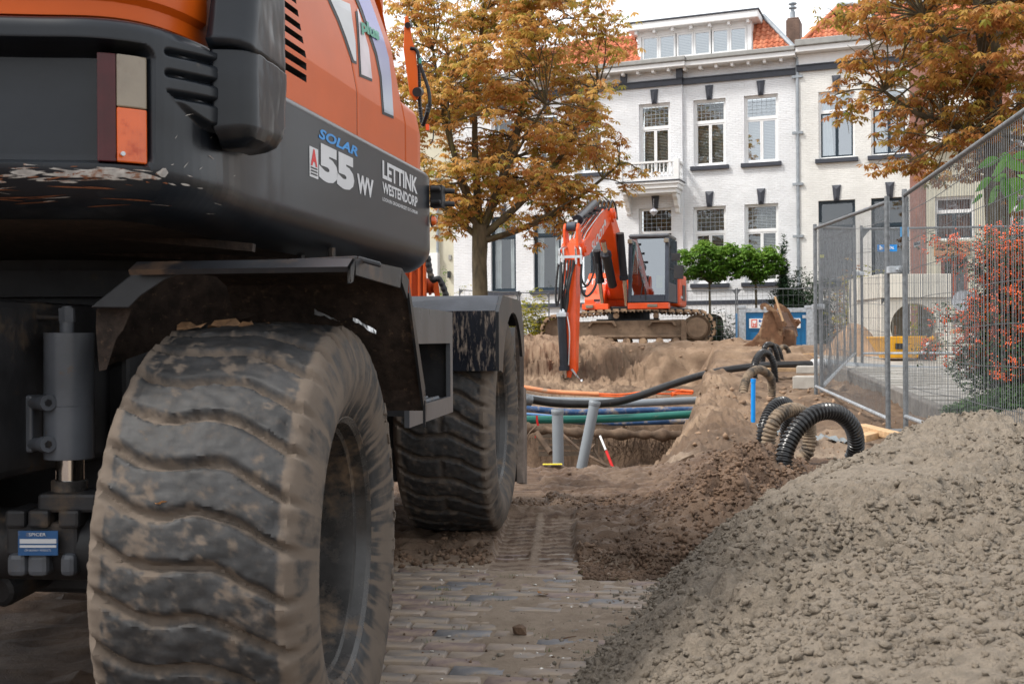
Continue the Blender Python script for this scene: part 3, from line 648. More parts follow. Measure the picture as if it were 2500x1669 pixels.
g1 = guard([(yr-.26, 1.085), (yr-.22, 1.105), (yr+.22, 1.11), (yr+.30, 1.085), (yr+.50, .80), (yr+.52, .74)], .845, 1.325)
U(g1, 'mudguard', [m_guard, m_guardin])
# outer lip of the rear guard, its rear flange and the sloping inner gusset
mb = MB(); lip = [(yr-.26, 1.085), (yr-.22, 1.105), (yr+.22, 1.112), (yr+.30, 1.088), (yr+.50, .80), (yr+.52, .74)]
for i in range(5):
    (a0, z0), (a1, z1) = lip[i], lip[i+1]; mb.quad((1.325, a0, z0), (1.325, a1, z1), (1.325, a1-.02, z1-.05), (1.325, a0+.0, z0-.035)); mb.quad((1.332, a0, z0), (1.332, a1, z1), (1.332, a1-.02, z1-.05), (1.332, a0+.0, z0-.035)); mb.quad((1.325, a0, z0-.035), (1.332, a0, z0-.035), (1.332, a1-.02, z1-.05), (1.325, a1-.02, z1-.05))
U(mb, 'guard_lip', m_guard)
mb = MB(); d0 = 2.40
edge = [(390, 645), (430, 640), (700, 632), (872, 624), (930, 640)]; low = [(390, 660), (430, 655), (700, 646), (872, 638), (930, 653)]
for i in range(4):
    a, b_, c, d = wp(*edge[i], d0), wp(*edge[i+1], d0), wp(*low[i+1], d0), wp(*low[i], d0); k = Vector((0, .012, 0)); mb.hexa([d, c, c+k, d+k, a, b_, b_+k, a+k])
mb.build('guard_flange', m_guard, wex, world=True, bevel=.004)
mb = MB(); mb.prism([(236, 753), (322, 753), (301, 805), (284, 826), (260, 902), (242, 905), (234, 800)], 2.45, 2.48, lambda x, y, t: wp(x, y, t)); mb.build('guard_bracket', m_guardin, wex, world=True)
gus = [(356, 641), (225, 746), (222, 751), (314, 752), (343, 723), (400, 685), (446, 666), (446, 648)]
mb = MB(); mb.prism(gus, 2.40, 2.44, lambda x, y, t: wp(x, y, t)); mb.build('guard_gusset', m_guard, wex, world=True, bevel=.006)
mb = MB(); mb.prism([(225, 752), (395, 655), (650, 640), (650, 760), (240, 900)], 2.95, 3.0, lambda x, y, t: wp(x, y, t)); mb.build('guard_backplate', m_guardin, wex, world=True)
# front guard: flat top, sloping and upright rear plate, end plate with a round notch
yf = lc2.y
m_guard2 = M('muddy_guard_paint', (.045, .05, .062), .35, var=.3, sc=6, dirt=(.26, .20, .15), damt=.28, dsc=16, bump=.25, bsc=14)
m_splash = M('mud_splashed_paint', (.012, .014, .02), .25, var=.2, dirt=(.30, .235, .185), damt=.5, dsc=16, stretch=(4, 4, .8), rdirt=.7)
mb = MB()
mb.hexa([(.35, yf-.50, 1.06), (1.30, yf-.50, 1.045), (1.30, yf+.35, 1.11), (.35, yf+.35, 1.11), (.35, yf-.38, 1.125), (1.30, yf-.38, 1.125), (1.30, yf+.30, 1.125), (.35, yf+.30, 1.125)]); mb.hexa([(.35, yf+.33, 1.0), (1.3, yf+.38, 1.0), (1.3, yf+.42, 1.0), (.35, yf+.36, 1.0), (.35, yf+.29, 1.125), (1.3, yf+.29, 1.125), (1.3, yf+.32, 1.125), (.35, yf+.32, 1.125)])
U(mb, 'mudguard', m_guard2, bevel=.006)
mb = MB(); mb.box((.62, yf-.515, .80), (1.30, yf-.497, 1.055)); U(mb, 'guard_rear_plate', m_splash)
ep = [(yf-.51, .80), (yf-.51, 1.05), (yf-.38, 1.125), (yf+.30, 1.125), (yf+.42, .99), (yf+.46, .85)]
nt_ = [(yf+.46-.02, .85)]+[(yf+.0+.40*math.cos(a), .70+.36*math.sin(a)) for a in np.linspace(.42, PI-.25, 14)]+[(yf-.46, .80)]
mb = MB(); mb.prism(ep+nt_, 1.300, 1.314, lambda x, y, t: (t, x, y)); U(mb, 'guard_end_plate', m_guard)
# boarding step between the wheels
sx = 1.205; a = WMi @ wp(995, 745, 3.68); y0, y1 = lc.y+.80, lc.y+1.55
m_step = M('polished_worn_steel', (.10, .105, .115), .3, .35, var=.35, sc=2.5, dirt=(.16, .12, .09), damt=.25, dsc=10, bump=.06, bsc=30, stretch=(1, 1, .5))
mb = MB(); z0, z1 = .665, 1.035; wy0, wy1, wz0, wz1 = y0+.11, y1-.05, .725, .92
outer = [(y0+.02, z0), (y1, z0), (y1, z1-.02), (y1-.03, z1), (y0+.03, z1), (y0, z1-.02)]
for (a0, b0, a1, b1) in ((y0, z0, wy0, z1), (wy1, z0, y1, z1), (wy0, z0, wy1, wz0), (wy0, wz1, wy1, z1)):
    mb.box((sx, a0, b0), (sx+.016, a1, b1))
U(mb, 'step_frame', m_step)
mb = MB(); mb.box((sx-.32, y0, .64), (sx-.30, y1, 1.0)); mb.box((sx-.30, y1-.01, .70), (sx-.001, y1, 1.0)); mb.box((.62, y0, .99), (sx, y1, 1.0)); mb.box((.62, y0, .7), (sx, y0+.012, 1.0)); U(mb, 'step_box', m_dark)
mb = MB(); mb.box((sx-.3, wy0, wz0-.02), (sx, wy1, wz0-.004))
for i in range(7):
    for j in range(14): mb.cyl((sx-.02-i*.04, wy0+.03+j*.037, wz0-.004), (sx-.02-i*.04, wy0+.03+j*.037, wz0+.006), .011, .008, 6)
U(mb, 'step_tread', m_step)
# dozer blade in front, seen almost edge-on
m_blade = M('scraped_blade_steel', (.14, .115, .10), .55, .3, var=.4, sc=6, dirt=(.40, .33, .27), damt=.45, dsc=3, dirt2=(.04, .03, .025), d2amt=.35, d2sc=5, bump=.2, bsc=30)
mb = MB(); pr = [(2.15, .16), (2.05, .35), (2.02, .6), (2.05, .85), (2.12, 1.0), (2.14, 1.0), (2.08, .85), (2.05, .6), (2.08, .35), (2.18, .16)]
mb.prism(pr, -1.24, 1.24, lambda x, y, t: (t, x, y)); U(mb, 'dozer_blade', m_dark)
mb = MB(); mb.box((1.24, 2.00, .62), (1.262, 2.2, 1.02)); U(mb, 'blade_cheek', m_guardin); 
mb = MB(); mb.prism([(2.02, .17), (2.2, .14), (2.22, .4), (2.19, .66), (2.07, .68), (2.04, .4)], 1.24, 1.275, lambda x, y, t: (t, x, y)); U(mb, 'blade_cheek', m_blade)
mb = MB(); mb.bar((.9, 1.3, .6), (.9, 2.05, .55), .12, .14); mb.bar((-.9, 1.3, .6), (-.9, 2.05, .55), .12, .14); U(mb, 'blade_arm', m_dark)

# ---- upper structure: outline in plan, resampled
def chaikin(P, it=3):
    P = [np.array(p, float) for p in P]
    for _ in range(it):
        Q = [P[0]]
        for a, b in zip(P[:-1], P[1:]): Q += [a*.75+b*.25, a*.25+b*.75]
        Q.append(P[-1]); P = Q
    return np.array(P)
half = chaikin([(.92, .56), (1.06, .52), (1.092, .40), (1.092, .30)], 3).tolist()+chaikin([(1.092, .25), (1.092, -.60), (1.092, -1.20), (1.13, -1.50), (1.06, -1.70), (.83, -1.76), (.5, -1.88), (.2, -1.93), (0, -1.94)], 3).tolist()
OUT = np.array(half+[[-x, y] for x, y in half[::-1]])
def resample(P, n):
    d = np.r_[0, np.cumsum(np.hypot(*np.diff(P, axis=0).T))]; t = np.unique(np.r_[np.linspace(0, d[-1], n)]); return t, d
_, DL = resample(OUT, 10)
def outl(s, inset=0):
    x = np.interp(s, DL, OUT[:, 0]); y = np.interp(s, DL, OUT[:, 1])
    e = .01; tx = np.interp(s+e, DL, OUT[:, 0])-np.interp(s-e, DL, OUT[:, 0]); ty = np.interp(s+e, DL, OUT[:, 1])-np.interp(s-e, DL, OUT[:, 1])
    l = np.hypot(tx, ty)+1e-9; nx, ny = -ty/l, tx/l            # outward for this winding
    sg = np.sign(nx*x+ny*y+1e-9); nx, ny = nx*sg, ny*sg
    return x-nx*inset, y-ny*inset, nx, ny
def s_at(x, y):
    i = np.argmin(np.hypot(OUT[:, 0]-x, OUT[:, 1]-y)); return DL[i]
s_re = s_at(1.075, -1.655)-.030        # right rim of the lamp recess
s_rl = s_re+1.15
def loftgrid(name, S_, Z_, inset, disp, mats, mfun=None, par=wex, cap=None, smooth=40):
    SS, ZZ = np.meshgrid(S_, Z_, indexing='ij'); ins = inset(ZZ)+disp(SS, ZZ)
    x, y, _, _ = outl(SS, ins); P = np.stack([x, y, ZZ], -1).reshape(-1, 3); F = gridF(len(S_), len(Z_))
    mi = None
    if mfun: c = P[F].mean(1); sc_ = np.stack([SS, ZZ], -1).reshape(-1, 2)[F].mean(1); mi = mfun(sc_[:, 0], sc_[:, 1])
    R = np.array(URel); P = P @ R[:3, :3].T+R[:3, 3]
    o = np_mesh(name, P, F, mats, par, midx=mi)
    if smooth: o.data.set_sharp_from_angle(angle=math.radians(smooth))
    return o
# lower skirt and counterweight
Zb = np.unique(np.r_[np.linspace(1.185, 1.31, 14), np.linspace(1.31, 1.55, 84), np.linspace(1.54, 1.572, 7)])
Sb = np.unique(np.r_[np.linspace(0, DL[-1], 260), np.linspace(s_re-.40, s_re+.06, 130), np.linspace(s_rl-.05, s_rl+.05, 16)])
def ins_b(z):
    lo = np.clip((1.285-z)/.10, 0, 1); hi = np.clip((z-1.545)/.027, 0, 1)
    return .135*(1-np.sqrt(np.clip(1-lo**2, 0, 1)))+.022*(1-np.sqrt(np.clip(1-hi**2, 0, 1)))
def rrect(s, z, s0, s1, z0, z1, soft, rad):
    cx, cz = (s0+s1)/2, (z0+z1)/2; dx = np.abs(s-cx)-(s1-s0)/2+rad; dz = np.abs(z-cz)-(z1-z0)/2+rad
    d = np.hypot(np.maximum(dx, 0), np.maximum(dz, 0))+np.minimum(np.maximum(dx, dz), 0)-rad
    return 1-ss(-soft, 0, d)
def dis_b(s, z):
    r = rrect(s, z, s_re, s_rl, 1.280, 1.528, .022, .03)*.085
    bul = -.03*ss(s_re-.5, s_re+.05, s)*(1-ss(1.24, 1.275, z))*ss(1.19, 1.22, z)*0
    seam = .004*(1-ss(.0, .006, np.abs(s-s_at(1.092, -1.06))))*(z < 1.5)
    dent = .004*fbm(s*3, z*6, 1, 3, 201)*(s > s_re-.6)
    T = (s-sg0)/(sg1-sg0); zb = 1.402-.016*ss(.1, .6, T)+.060*np.clip((T-.66)/.34, 0, 1)**1.3
    sw = -.028*(1-ss(.54, .98, T))*(T > .3)*ss(-.004, .010, z-zb)*(1-ss(1.545, 1.556, z))
    gr = 0
    for q_ in (1.525, 1.482, 1.440): gr = gr+.017*np.exp(-((z-q_+.012*(T-.6))/.0055)**2)*ss(.47, .53, T)*(1-ss(.93, .985, T))*(z > zb+.004)
    return r+bul+seam+dent+sw+gr
sg0, sg1 = s_at(1.092, -1.24), s_re-.012
body = loftgrid('counterweight_skirt', Sb, Zb, ins_b, dis_b, m_black)
# underside and deck closing plates
x, y, _, _ = outl(Sb, .13); mb = MB(); mb.add([URel @ Vector((a, b_, 1.187)) for a, b_ in zip(x, y)], [tuple(range(len(x)))]); U(mb, 'belly_plate', m_guardin)
x, y, _, _ = outl(Sb, .02); mb = MB(); mb.add([URel @ Vector((a, b_, 1.571)) for a, b_ in zip(x, y)], [tuple(range(len(x)))]); U(mb, 'deck', m_dark)
# belly ribs and bolts on the underside
for (px0, py0, px1, py1, d) in ((0, 548, 620, 605, 2.75), (0, 600, 700, 640, 3.2)):
    mb = MB(); mb.bar(wp(px0, py0, d), wp(px1, py1, d), .03, .02); mb.build('belly_rib', m_guardin, wex, world=True)
for px, py in ((660, 606), (735, 618), (810, 630)):
    mb = MB(); q = wp(px, py, 3.3); mb.cyl(q+Vector((0, 0, .03)), q-Vector((0, 0, .018)), .012, n=6); mb.build('belly_bolt', m_dark, wex, world=True)
# body seam edge, front closing face
mb = MB(); f0 = URel @ Vector((.90, .56, 1.2)); f1 = URel @ Vector((-.90, .56, 1.2)); mb.quad(f0, f1, f1+Vector((0, 0, .37)), f0+Vector((0, 0, .37))); U(mb, 'front_panel', m_black)
# orange hood above
Sh = np.unique(np.r_[np.linspace(0, DL[-1], 230)])
def ins_h(z): return .035+np.interp(z, [1.58, 1.72, 1.80, 2.0, 2.2, 2.4, 2.52, 2.6], [0, 0, .015, .05, .12, .23, .38, .75])
def hood_s(v): return s_at(1.092, v)
def hp(px, py):
    p = Vector((0, 0, 0)); u = 1.055
    for _ in range(4):
        P0 = UMX @ Vector((u, 0, 0)); n_ = UMX.to_3x3() @ Vector((1, 0, 0)); w_ = hit(px, py, P0, n_); q = UMi @ w_; u = 1.092-float(ins_h(np.array(q.z)))
    return q
slots = []
for k, yy in enumerate((193, 164, 135, 105, 78, 49, 22, -7, -36)):
    a, b_ = hp(666, yy-31), hp(748, yy); slots.append((a.y, b_.y, b_.z-.0085, b_.z+.0085))
v_s0, v_s1 = slots[0][0], slots[0][1]
seam1 = hp(872, 250).y; seam2 = hp(990, 380).y; seam2b = hp(962, 5)
s_s0, s_s1 = hood_s(v_s1), hood_s(v_s0)
Zs = [np.linspace(1.58, 2.6, 60)]
for _, _, a, b_ in slots: Zs += [np.array([a-.0015, a+.0015, b_-.0015, b_+.0015])]
Zh = np.unique(np.concatenate(Zs)); Zh = Zh[(Zh >= 1.58)]
sp1 = .42-0  # straight side starts here: s grows as v falls
def s_of_v(v): return float(np.interp(-v, -OUT[:, 1][:int(len(OUT)/2)], DL[:int(len(OUT)/2)]))
s_s0, s_s1, q1, q2 = s_of_v(v_s1), s_of_v(v_s0), s_of_v(seam1), s_of_v(seam2)
Sh = np.unique(np.r_[Sh, [s_s0-.002, s_s0+.002, s_s1-.002, s_s1+.002], q1+np.array([-.006, -.003, 0, .003, .006]), np.linspace(q2-.02, q2+.02, 15), np.linspace(0, q2, 40)])
def dis_h(s, z):
    d = np.zeros_like(s)
    for _, _, a, b_ in slots: d = np.maximum(d, ((s > s_s0) & (s < s_s1) & (z > a) & (z < b_))*.03)
    d = d+.006*(1-ss(.001, .004, np.abs(s-q1)))
    q2z = q2+.0*z; d = d+.009*(1-ss(.002, .008, np.abs(s-q2z)))
    step = (s < q2-.004)*ss(1.79, 1.84, z)*(.028+.10*(q2-s))     # front column steps back above the lower casing
    return d+step
def mf(s, z):
    r = np.zeros(len(s))
    for _, _, a, b_ in slots: r[(s > s_s0-.001) & (s < s_s1+.001) & (z > a-.001) & (z < b_+.001)] = 1
    r[np.abs(s-q1) < .002] = 1; r[np.abs(s-q2) < .005] = 1
    return r
hood = loftgrid('engine_hood', Sh, Zh, ins_h, dis_h, [m_orange, m_dark], mf, smooth=35)
mb = MB(); x, y, _, _ = outl(Sh, .78); mb.add([URel @ Vector((a, b_, 2.6)) for a, b_ in zip(x, y)], [tuple(range(len(x)))]); U(mb, 'hood_top', m_orange)
mb = MB(); mb.box((-.8, .35, 1.57), (.88, .50, 2.3)); o = U(mb, 'front_bulkhead', m_orange)
o.data.transform(URel)
# bulging orange lip over the counterweight at the rear
Sl = np.linspace(s_re-.20, DL[-1]-s_re+.2, 160); Zl = np.linspace(1.595, 1.80, 16)
def ins_l(z): t = (z-1.595)/.205; return .02+.10*(1-np.sqrt(np.clip(1-np.clip((t-.35)/.65, 0, 1)**2, 0, 1)))+.03*(1-ss(0, .15, t))
loftgrid('rear_hood_lip', Sl, Zl, ins_l, lambda s, z: .0*s, m_orange)
# corner guard with pressed grooves
def cgrid(name, nT, nQ, lower):
    T_, Q_ = np.meshgrid(np.linspace(0, 1, nT), np.linspace(0, 1, nQ), indexing='ij')
    if lower:
        T_ = T_*.53
        zb = 1.402-.016*ss(.1, .6, T_)+.085*np.clip((T_-.72)/.28, 0, 1)**1.6+.05*(1-np.sqrt(np.clip(1-(1-np.clip(T_/.10, 0, 1))**2, 0, 1))); ZG = zb+(1.556-zb)*Q_; TT = T_
        e = ss(-.001, .008, ZG-zb)*ss(0, .02, TT)*ss(0, .04, .53-TT)*np.where(TT > .72, ss(0, .012, 1.556-ZG), 1)
    else:
        ZG = 1.556+(2.05-1.556)*Q_; tc = .60-.26*Q_**.8; TT = T_*tc; e = ss(0, .035, TT)*ss(0, .05, (tc-TT))
    fl = 1-ss(.50, .56, TT)*0
    off = -.004-(.026+.026*fl)*np.sqrt(np.clip(e, 0, 1))
    for gzv in ():
        off = off+.026*np.exp(-((ZG-gzv+.010*(TT-.6))/.0050)**2)*ss(.56, .64, TT)*(1-ss(.94, .99, TT))
    off = off+.004*fbm(TT*4, ZG*9, 1, 3, 211)
    SG = sg0+(sg1-sg0)*TT; x, y, _, _ = outl(SG, off); P = np.stack([x, y, ZG], -1).reshape(-1, 3); R = np.array(URel); P = P @ R[:3, :3].T+R[:3, 3]
    cg = np_mesh(name, P, gridF(nT, nQ), m_black, wex); cg.data.set_sharp_from_angle(angle=math.radians(55)); sl = cg.modifiers.new('s', 'SOLIDIFY'); sl.thickness = .04; sl.offset = -1
cgrid('corner_guard', 150, 90, True); cgrid('corner_flap', 60, 40, False)
# tail lamp
m_lred = M('dark_red_lens', (.05, .003, .005), .3, coat=.05, var=.2, sc=20); m_lclr = M('yellowed_clear_lens', (.20, .165, .12), .15, coat=.6, dirt=(.14, .09, .06), damt=.4, dsc=14); m_lor = M('orange_lens', (.55, .085, .004), .2, coat=.6, dirt=(.4, .05, .01), damt=.4, dsc=20)
def lampbox(name, s0, s1, z0, z1, mat, proud=.012):
    mb = MB(); n = 8; g = np.linspace(s0, s1, n); xi, yi, _, _ = outl(g, .09); xo, yo, _, _ = outl(g, .085-.06-proud)
    vs = []
    for i in range(n):
        for (x, y, z) in ((xi[i], yi[i], z0), (xo[i], yo[i], z0), (xo[i], yo[i], z1), (xi[i], yi[i], z1)): vs.append(URel @ Vector((x, y, z)))
    fs = [(i*4+j, i*4+(j+1) % 4, i*4+4+(j+1) % 4, i*4+4+j) for i in range(n-1) for j in range(4)]+[(0, 1, 2, 3), tuple((n-1)*4+j for j in (3, 2, 1, 0))]
    mb.add(vs, fs); return mb.build(name, mat, tail, bevel=.003)
tail = bpy.data.objects.new('tail_lamp', None); COL.objects.link(tail); tail.parent = wex
q0 = s_re+.012
lampbox('red_lens', q0+.066, q0+.104, 1.288, 1.503, m_lred); lampbox('clear_lens', q0, q0+.065, 1.398, 1.503, m_lclr, .014); lampbox('orange_lens', q0, q0+.065, 1.288, 1.397, m_lor, .014)
xq, yq, nx_, ny_ = outl(np.array([q0+.055]), .005); mb = MB(); c = URel @ Vector((xq[0], yq[0], 1.303)); nn = URel.to_3x3() @ Vector((nx_[0], ny_[0], 0)); mb.cyl(c, c+nn*.008, .0045, n=10); mb.build('lens_screw', m_galv, tail)
# scuffed bare patches on the bumper below the recess (real paint loss)
m_scuff = M('bare_scuffed_steel', (.38, .36, .34), .55, var=.3, sc=40, dirt=(.22, .09, .04), damt=.5, dsc=25)
mb = MB(); rs_ = random.Random(4)
def body_pt(s, z, lift=.0015):
    x, y, nx, ny = outl(np.array([s]), ins_b(np.array([z]))+dis_b(np.array([s]), np.array([z]))-lift); return URel @ Vector((float(x[0]), float(y[0]), z))
def streak(s0, z0, ln, w_, sl_, mb):
    n = max(4, int(ln/.02)); up_, dn = [], []
    for i in range(n+1):
        t = i/n; ww = w_*math.sin(PI*min(1, max(0, t)))**.6*rs_.uniform(.35, 1.15)+.0002; s_ = s0+ln*t; z_ = z0+sl_*t*ln; up_.append(body_pt(s_, min(z_+ww/2, 1.276 if s_ > s_re-.01 else 1.5))); dn.append(body_pt(s_, max(z_-ww/2, 1.19)))
    mb.add(up_+dn, [(i, i+1, n+1+i+1, n+1+i) for i in range(n)])
for s0, z0, ln, w_, sl_ in ((s_re-.015, 1.262, .09, .018, .02), (s_re+.02, 1.264, .16, .016, .0), (s_re+.10, 1.259, .12, .010, -.01), (s_re+.22, 1.262, .06, .012, 0), (s_re+.30, 1.256, .10, .006, .02), (s_re-.03, 1.275, .03, .022, -.1)): streak(s0, z0, ln, w_, sl_, mb)
for _ in range(12): streak(s_re+rs_.uniform(-.30, .45), rs_.uniform(1.205, 1.255), rs_.uniform(.02, .12), rs_.uniform(.0006, .0018), rs_.uniform(-.15, .15), mb)
for _ in range(70): streak(s_re+rs_.gauss(.12, .11), 1.262+rs_.gauss(0, .006), rs_.uniform(.012, .05), rs_.uniform(.001, .005), rs_.uniform(-.1, .1), mb)
for _ in range(16): streak(s_re+rs_.uniform(-.32, -.02), rs_.uniform(1.28, 1.42), rs_.uniform(.006, .02), rs_.uniform(.001, .004), rs_.uniform(-1.5, .8), mb)
U(mb, 'paint_scuffs', m_scuff, kind='stuff')
m_rsc = M('rust_scuff', (.16, .06, .028), .8, var=.4, sc=30); mb = MB()
for _ in range(34): streak(s_re+rs_.uniform(-.06, .35), 1.258+rs_.gauss(0, .008), rs_.uniform(.008, .03), rs_.uniform(.001, .004), rs_.uniform(-.2, .2), mb)
for _ in range(12): streak(s_re+rs_.uniform(-.1, .4), rs_.uniform(1.205, 1.235), rs_.uniform(.04, .16), rs_.uniform(.001, .003), rs_.uniform(-.1, .1), mb)
U(mb, 'rust_scuffs', m_rsc, kind='stuff')
# lettering on the skirt
P0s = UMX @ Vector((1.0935, 0, 0)); Ns = UMX.to_3x3() @ Vector((1, 0, 0))
def sidept(px, py): return hit(px, py, P0s, Ns)
def sidetext(name, s, x0, y0b, y0t, x1, mat, y1b=None, **k):
    a = UMi @ sidept(x0, y0b); t = UMi @ sidept(x0, y0t); b = UMi @ sidept(x1, (y1b if y1b else y0b)); h = t.z-a.z; wd = b.y-a.y
    sh = (b.z-a.z) if y1b else 0
    return textmesh(name, s, mat, lambda x, y: UMX @ Vector((1.0935, a.y+wd*x, a.z+h*y+sh*x*0)), wex, **k)
m_dblue = M('blue_decal', (.03, .25, .62), .4)
m_dred = M('red_decal', (.55, .02, .02), .4)
sidetext('model_lettering', 'SOLAR', 778, 337, 311, 873, m_dblue, bold=.035, shear=.25)
sidetext('model_lettering', '55', 779, 438, 347, 865, m_decalw, bold=.07)
sidetext('model_lettering', 'WV', 872, 470, 423, 912, m_decalw, bold=.05)
sidetext('owner_lettering', 'LETTINK', 934, 435, 391, 1019, m_decalw, bold=.035)
sidetext('owner_lettering', 'WESTENDORP', 934, 471, 443, 1019, m_decalw, bold=.03)
sidetext('owner_lettering', 'LOON EN GRONDVERZET 0315-298248', 934, 490, 481, 1019, m_decalw, bold=.02)
st0, st1_ = UMi @ sidept(756, 430), UMi @ sidept(777, 376)
mb = MB(); mb.quad(*[UMX @ Vector((1.0933, y, z)) for y, z in ((st0.y, st0.z), (st1_.y, st0.z), (st1_.y, st1_.z+.012), (st0.y, st1_.z+.012))]); mb.build('dealer_sticker', m_decalw, wex, world=True)
hs2 = st1_.z+.012-st0.z
textmesh('dealer_lettering', 'A', m_dred, lambda x, y: UMX @ Vector((1.0942, st0.y+(.12+.76*x)*(st1_.y-st0.y), st0.z+hs2*(.38+.56*y))), wex, bold=.05)
for yb in (.29, .19, .09):
    mb = MB(); mb.quad(*[UMX @ Vector((1.0942, st0.y+a*(st1_.y-st0.y), st0.z+hs2*b)) for a, b in ((.12, yb), (.88, yb), (.88, yb+.045), (.12, yb+.045))]); mb.build('sticker_line', m_dark, wex, world=True)
# graphic stripes and word on the hood
def hoodpt(px, py, lift=.002):
    q = hp(px, py); return URel @ Vector((q.x+lift, q.y, q.z))
def stripe(name, rows, mat, lift, grow=0):
    L_ = []; R_ = []
    ys = np.arange(rows[0][2], rows[-1][2]+.1, 8.0); xl = np.interp(ys, [r[2] for r in rows], [r[0] for r in rows]); xrr = np.interp(ys, [r[2] for r in rows], [r[1] for r in rows])
    for a, b_, y in zip(xl, xrr, ys): L_.append(hoodpt(a, y, lift)); R_.append(hoodpt(b_, y+(b_-a)*.42, lift))
    n = len(ys); mb = MB(); mb.add(L_+R_, [(i, i+1, n+i+1, n+i) for i in range(n-1)]); U(mb, name, mat)
m_mauve = M('mauve_white_decal', (.52, .46, .50), .35, coat=.4); m_vio = M('blue_gradient_decal', (.10, .15, .42), .3, coat=.4)
def grad(m, c0, c1, z0, z1):
    nt = m.node_tree; N = nt.nodes; L = nt.links; tc = N.new('ShaderNodeTexCoord'); sp = N.new('ShaderNodeSeparateXYZ'); L.new(tc.outputs['Object'], sp.inputs[0]); r = N.new('ShaderNodeMapRange'); r.inputs[1].default_value = z0; r.inputs[2].default_value = z1; L.new(sp.outputs[2], r.inputs[0])
    x = N.new('ShaderNodeMix'); x.data_type = 'RGBA'; x.inputs[6].default_value = (*c0, 1); x.inputs[7].default_value = (*c1, 1); L.new(r.outputs[0], x.inputs[0]); L.new(x.outputs[2], N['Principled BSDF'].inputs['Base Color'])
grad(m_vio, (.36, .42, .50), (.06, .05, .33), 1.74, 2.05)
sA = [(800, 853, -12), (826, 860, 45), (843, 866, 90), (858, 868, 135), (864, 868, 152)]
sB = [(871, 873, 22), (874, 884, 60), (877, 899, 110), (881, 908, 188)]
sC = [(868, 902, -14), (884, 916, 26), (901, 934, 76), (919, 948, 130), (930, 954, 185), (937, 960, 281)]
for nm_, r, mt in (('hood_stripe', sA, m_decalw), ('hood_stripe', sB, m_mauve), ('hood_stripe', sC, m_vio)):
    stripe('stripe_outline', [(a-4, min(b_+2, 871) if r is sA else b_+1, c+5) for a, b_, c in r], m_dark, .0012)
    stripe(nm_, r, mt, .0024)
m_green = M('green_decal', (.01, .25, .15), .35)
textmesh('hood_lettering', 'plus', m_green, lambda x, y: hoodpt(880+44*x-3*y, 84+26*x-40*y, .006), wex, world=False, bold=.05)
# latch, side marker, front column clutter
mb = MB(); c = UMX @ Vector((1.10, .33, 1.478)); mb.cbox(URel @ Vector((1.108, .46, 1.485)), (.05, .05, .085), rot=Matrix.Rotation(UH-CH, 4, 'Z'))
for dz in (-.025, .025): mb.cyl(URel @ Vector((1.10, .47, 1.485+dz)), URel @ Vector((1.165, .50, 1.485+dz)), .011, n=8); mb.cyl(URel @ Vector((1.09, .42, 1.485+dz)), URel @ Vector((1.13, .42, 1.485+dz)), .010, n=8)
U(mb, 'hood_latch', m_dark, bevel=.004)
mb = MB(); c = UMi @ sidept(1054, 539); mb.lathe([(.024, 0), (.024, .004), (.001, .004)], URel @ Vector((1.093, c.y, c.z)), URel.to_3x3() @ Vector((1, 0, 0)), 24); U(mb, 'lamp_base', m_dark)
mb = MB(); mb.lathe([(.0195, .003), (.018, .012), (.012, .018), (.001, .020)], URel @ Vector((1.093, c.y, c.z)), URel.to_3x3() @ Vector((1, 0, 0)), 24); U(mb, 'side_marker_lamp', m_lor, smooth=60)
m_boomo = M('chipped_orange_paint', (.55, .085, .014), .4, dirt=(.05, .025, .018), damt=.35, dsc=14, coat=.2, bump=.04, bsc=20)
D5 = 5.2
mb = MB()
q = [(988, 42), (995, 38), (1001, 60), (1006, 95), (1015, 125), (1020, 175), (1022, 240), (1014, 248), (1000, 230), (985, 120)]
mb.prism(q, D5, D5+.25, lambda x, y, t: wp(x, y, t)); mb.build('boom_bracket', m_orange, wex, world=True, bevel=.004)
for (px0, py0, r) in ((997, 62, .014), (1020, 225, .022)):
    mb = MB(); mb.cyl(wp(px0-2, py0, D5-.02), wp(px0+4, py0, D5+.1), r, n=16); mb.build('boom_pin', m_dark, wex, world=True)
def curve(pts, n=24):
    P = [Vector(p) for p in pts]; out = []
    for i in range(len(P)-1):
        p0, p1, p2, p3 = P[max(i-1, 0)], P[i], P[i+1], P[min(i+2, len(P)-1)]
        for k in range(n//(len(P)-1)+1):
            t = k/(n//(len(P)-1)+1); out.append(.5*((2*p1)+(p2-p0)*t+(2*p0-5*p1+4*p2-p3)*t*t+(3*p1-p0-3*p2+p3)*t**3))
    return out+[P[-1]]
def hose(name, pts, r, mat=None, par=wex, corr=0, n=30, seg=8):
    P = curve(pts, n); rr = r
    if corr:
        L_ = sum((P[i+1]-P[i]).length for i in range(len(P)-1)); k = int(L_/corr*2); d = np.r_[0, np.cumsum([(P[i+1]-P[i]).length for i in range(len(P)-1)])]; A = np.array([list(p) for p in P]); t = np.linspace(0, d[-1], k*2)
        P = [Vector((np.interp(x, d, A[:, 0]), np.interp(x, d, A[:, 1]), np.interp(x, d, A[:, 2]))) for x in t]; rr = [r*(1 if (i//2) % 2 else .86) for i in range(len(P))]
    mb = MB(); mb.tube(P, rr, seg); return mb.build(name, mat or m_blackrub, par, world=bool(par), smooth=60)
hose('hydraulic_hose', [wp(1002, 118, D5), wp(1018, 125, D5), wp(1026, 160, D5), wp(1046, 220, D5), wp(1048, 262, D5), wp(1034, 305, D5+.05)], .0085)
hose('hydraulic_hose', [wp(1022, 160, D5+.1), wp(1024, 220, D5+.1), wp(1025, 260, D5+.1), wp(1030, 300, D5+.1)], .010, corr=.012)
hose('hydraulic_hose', [wp(1046, 255, D5), wp(1042, 280, D5), wp(1033, 305, D5+.05)], .011, corr=.014)
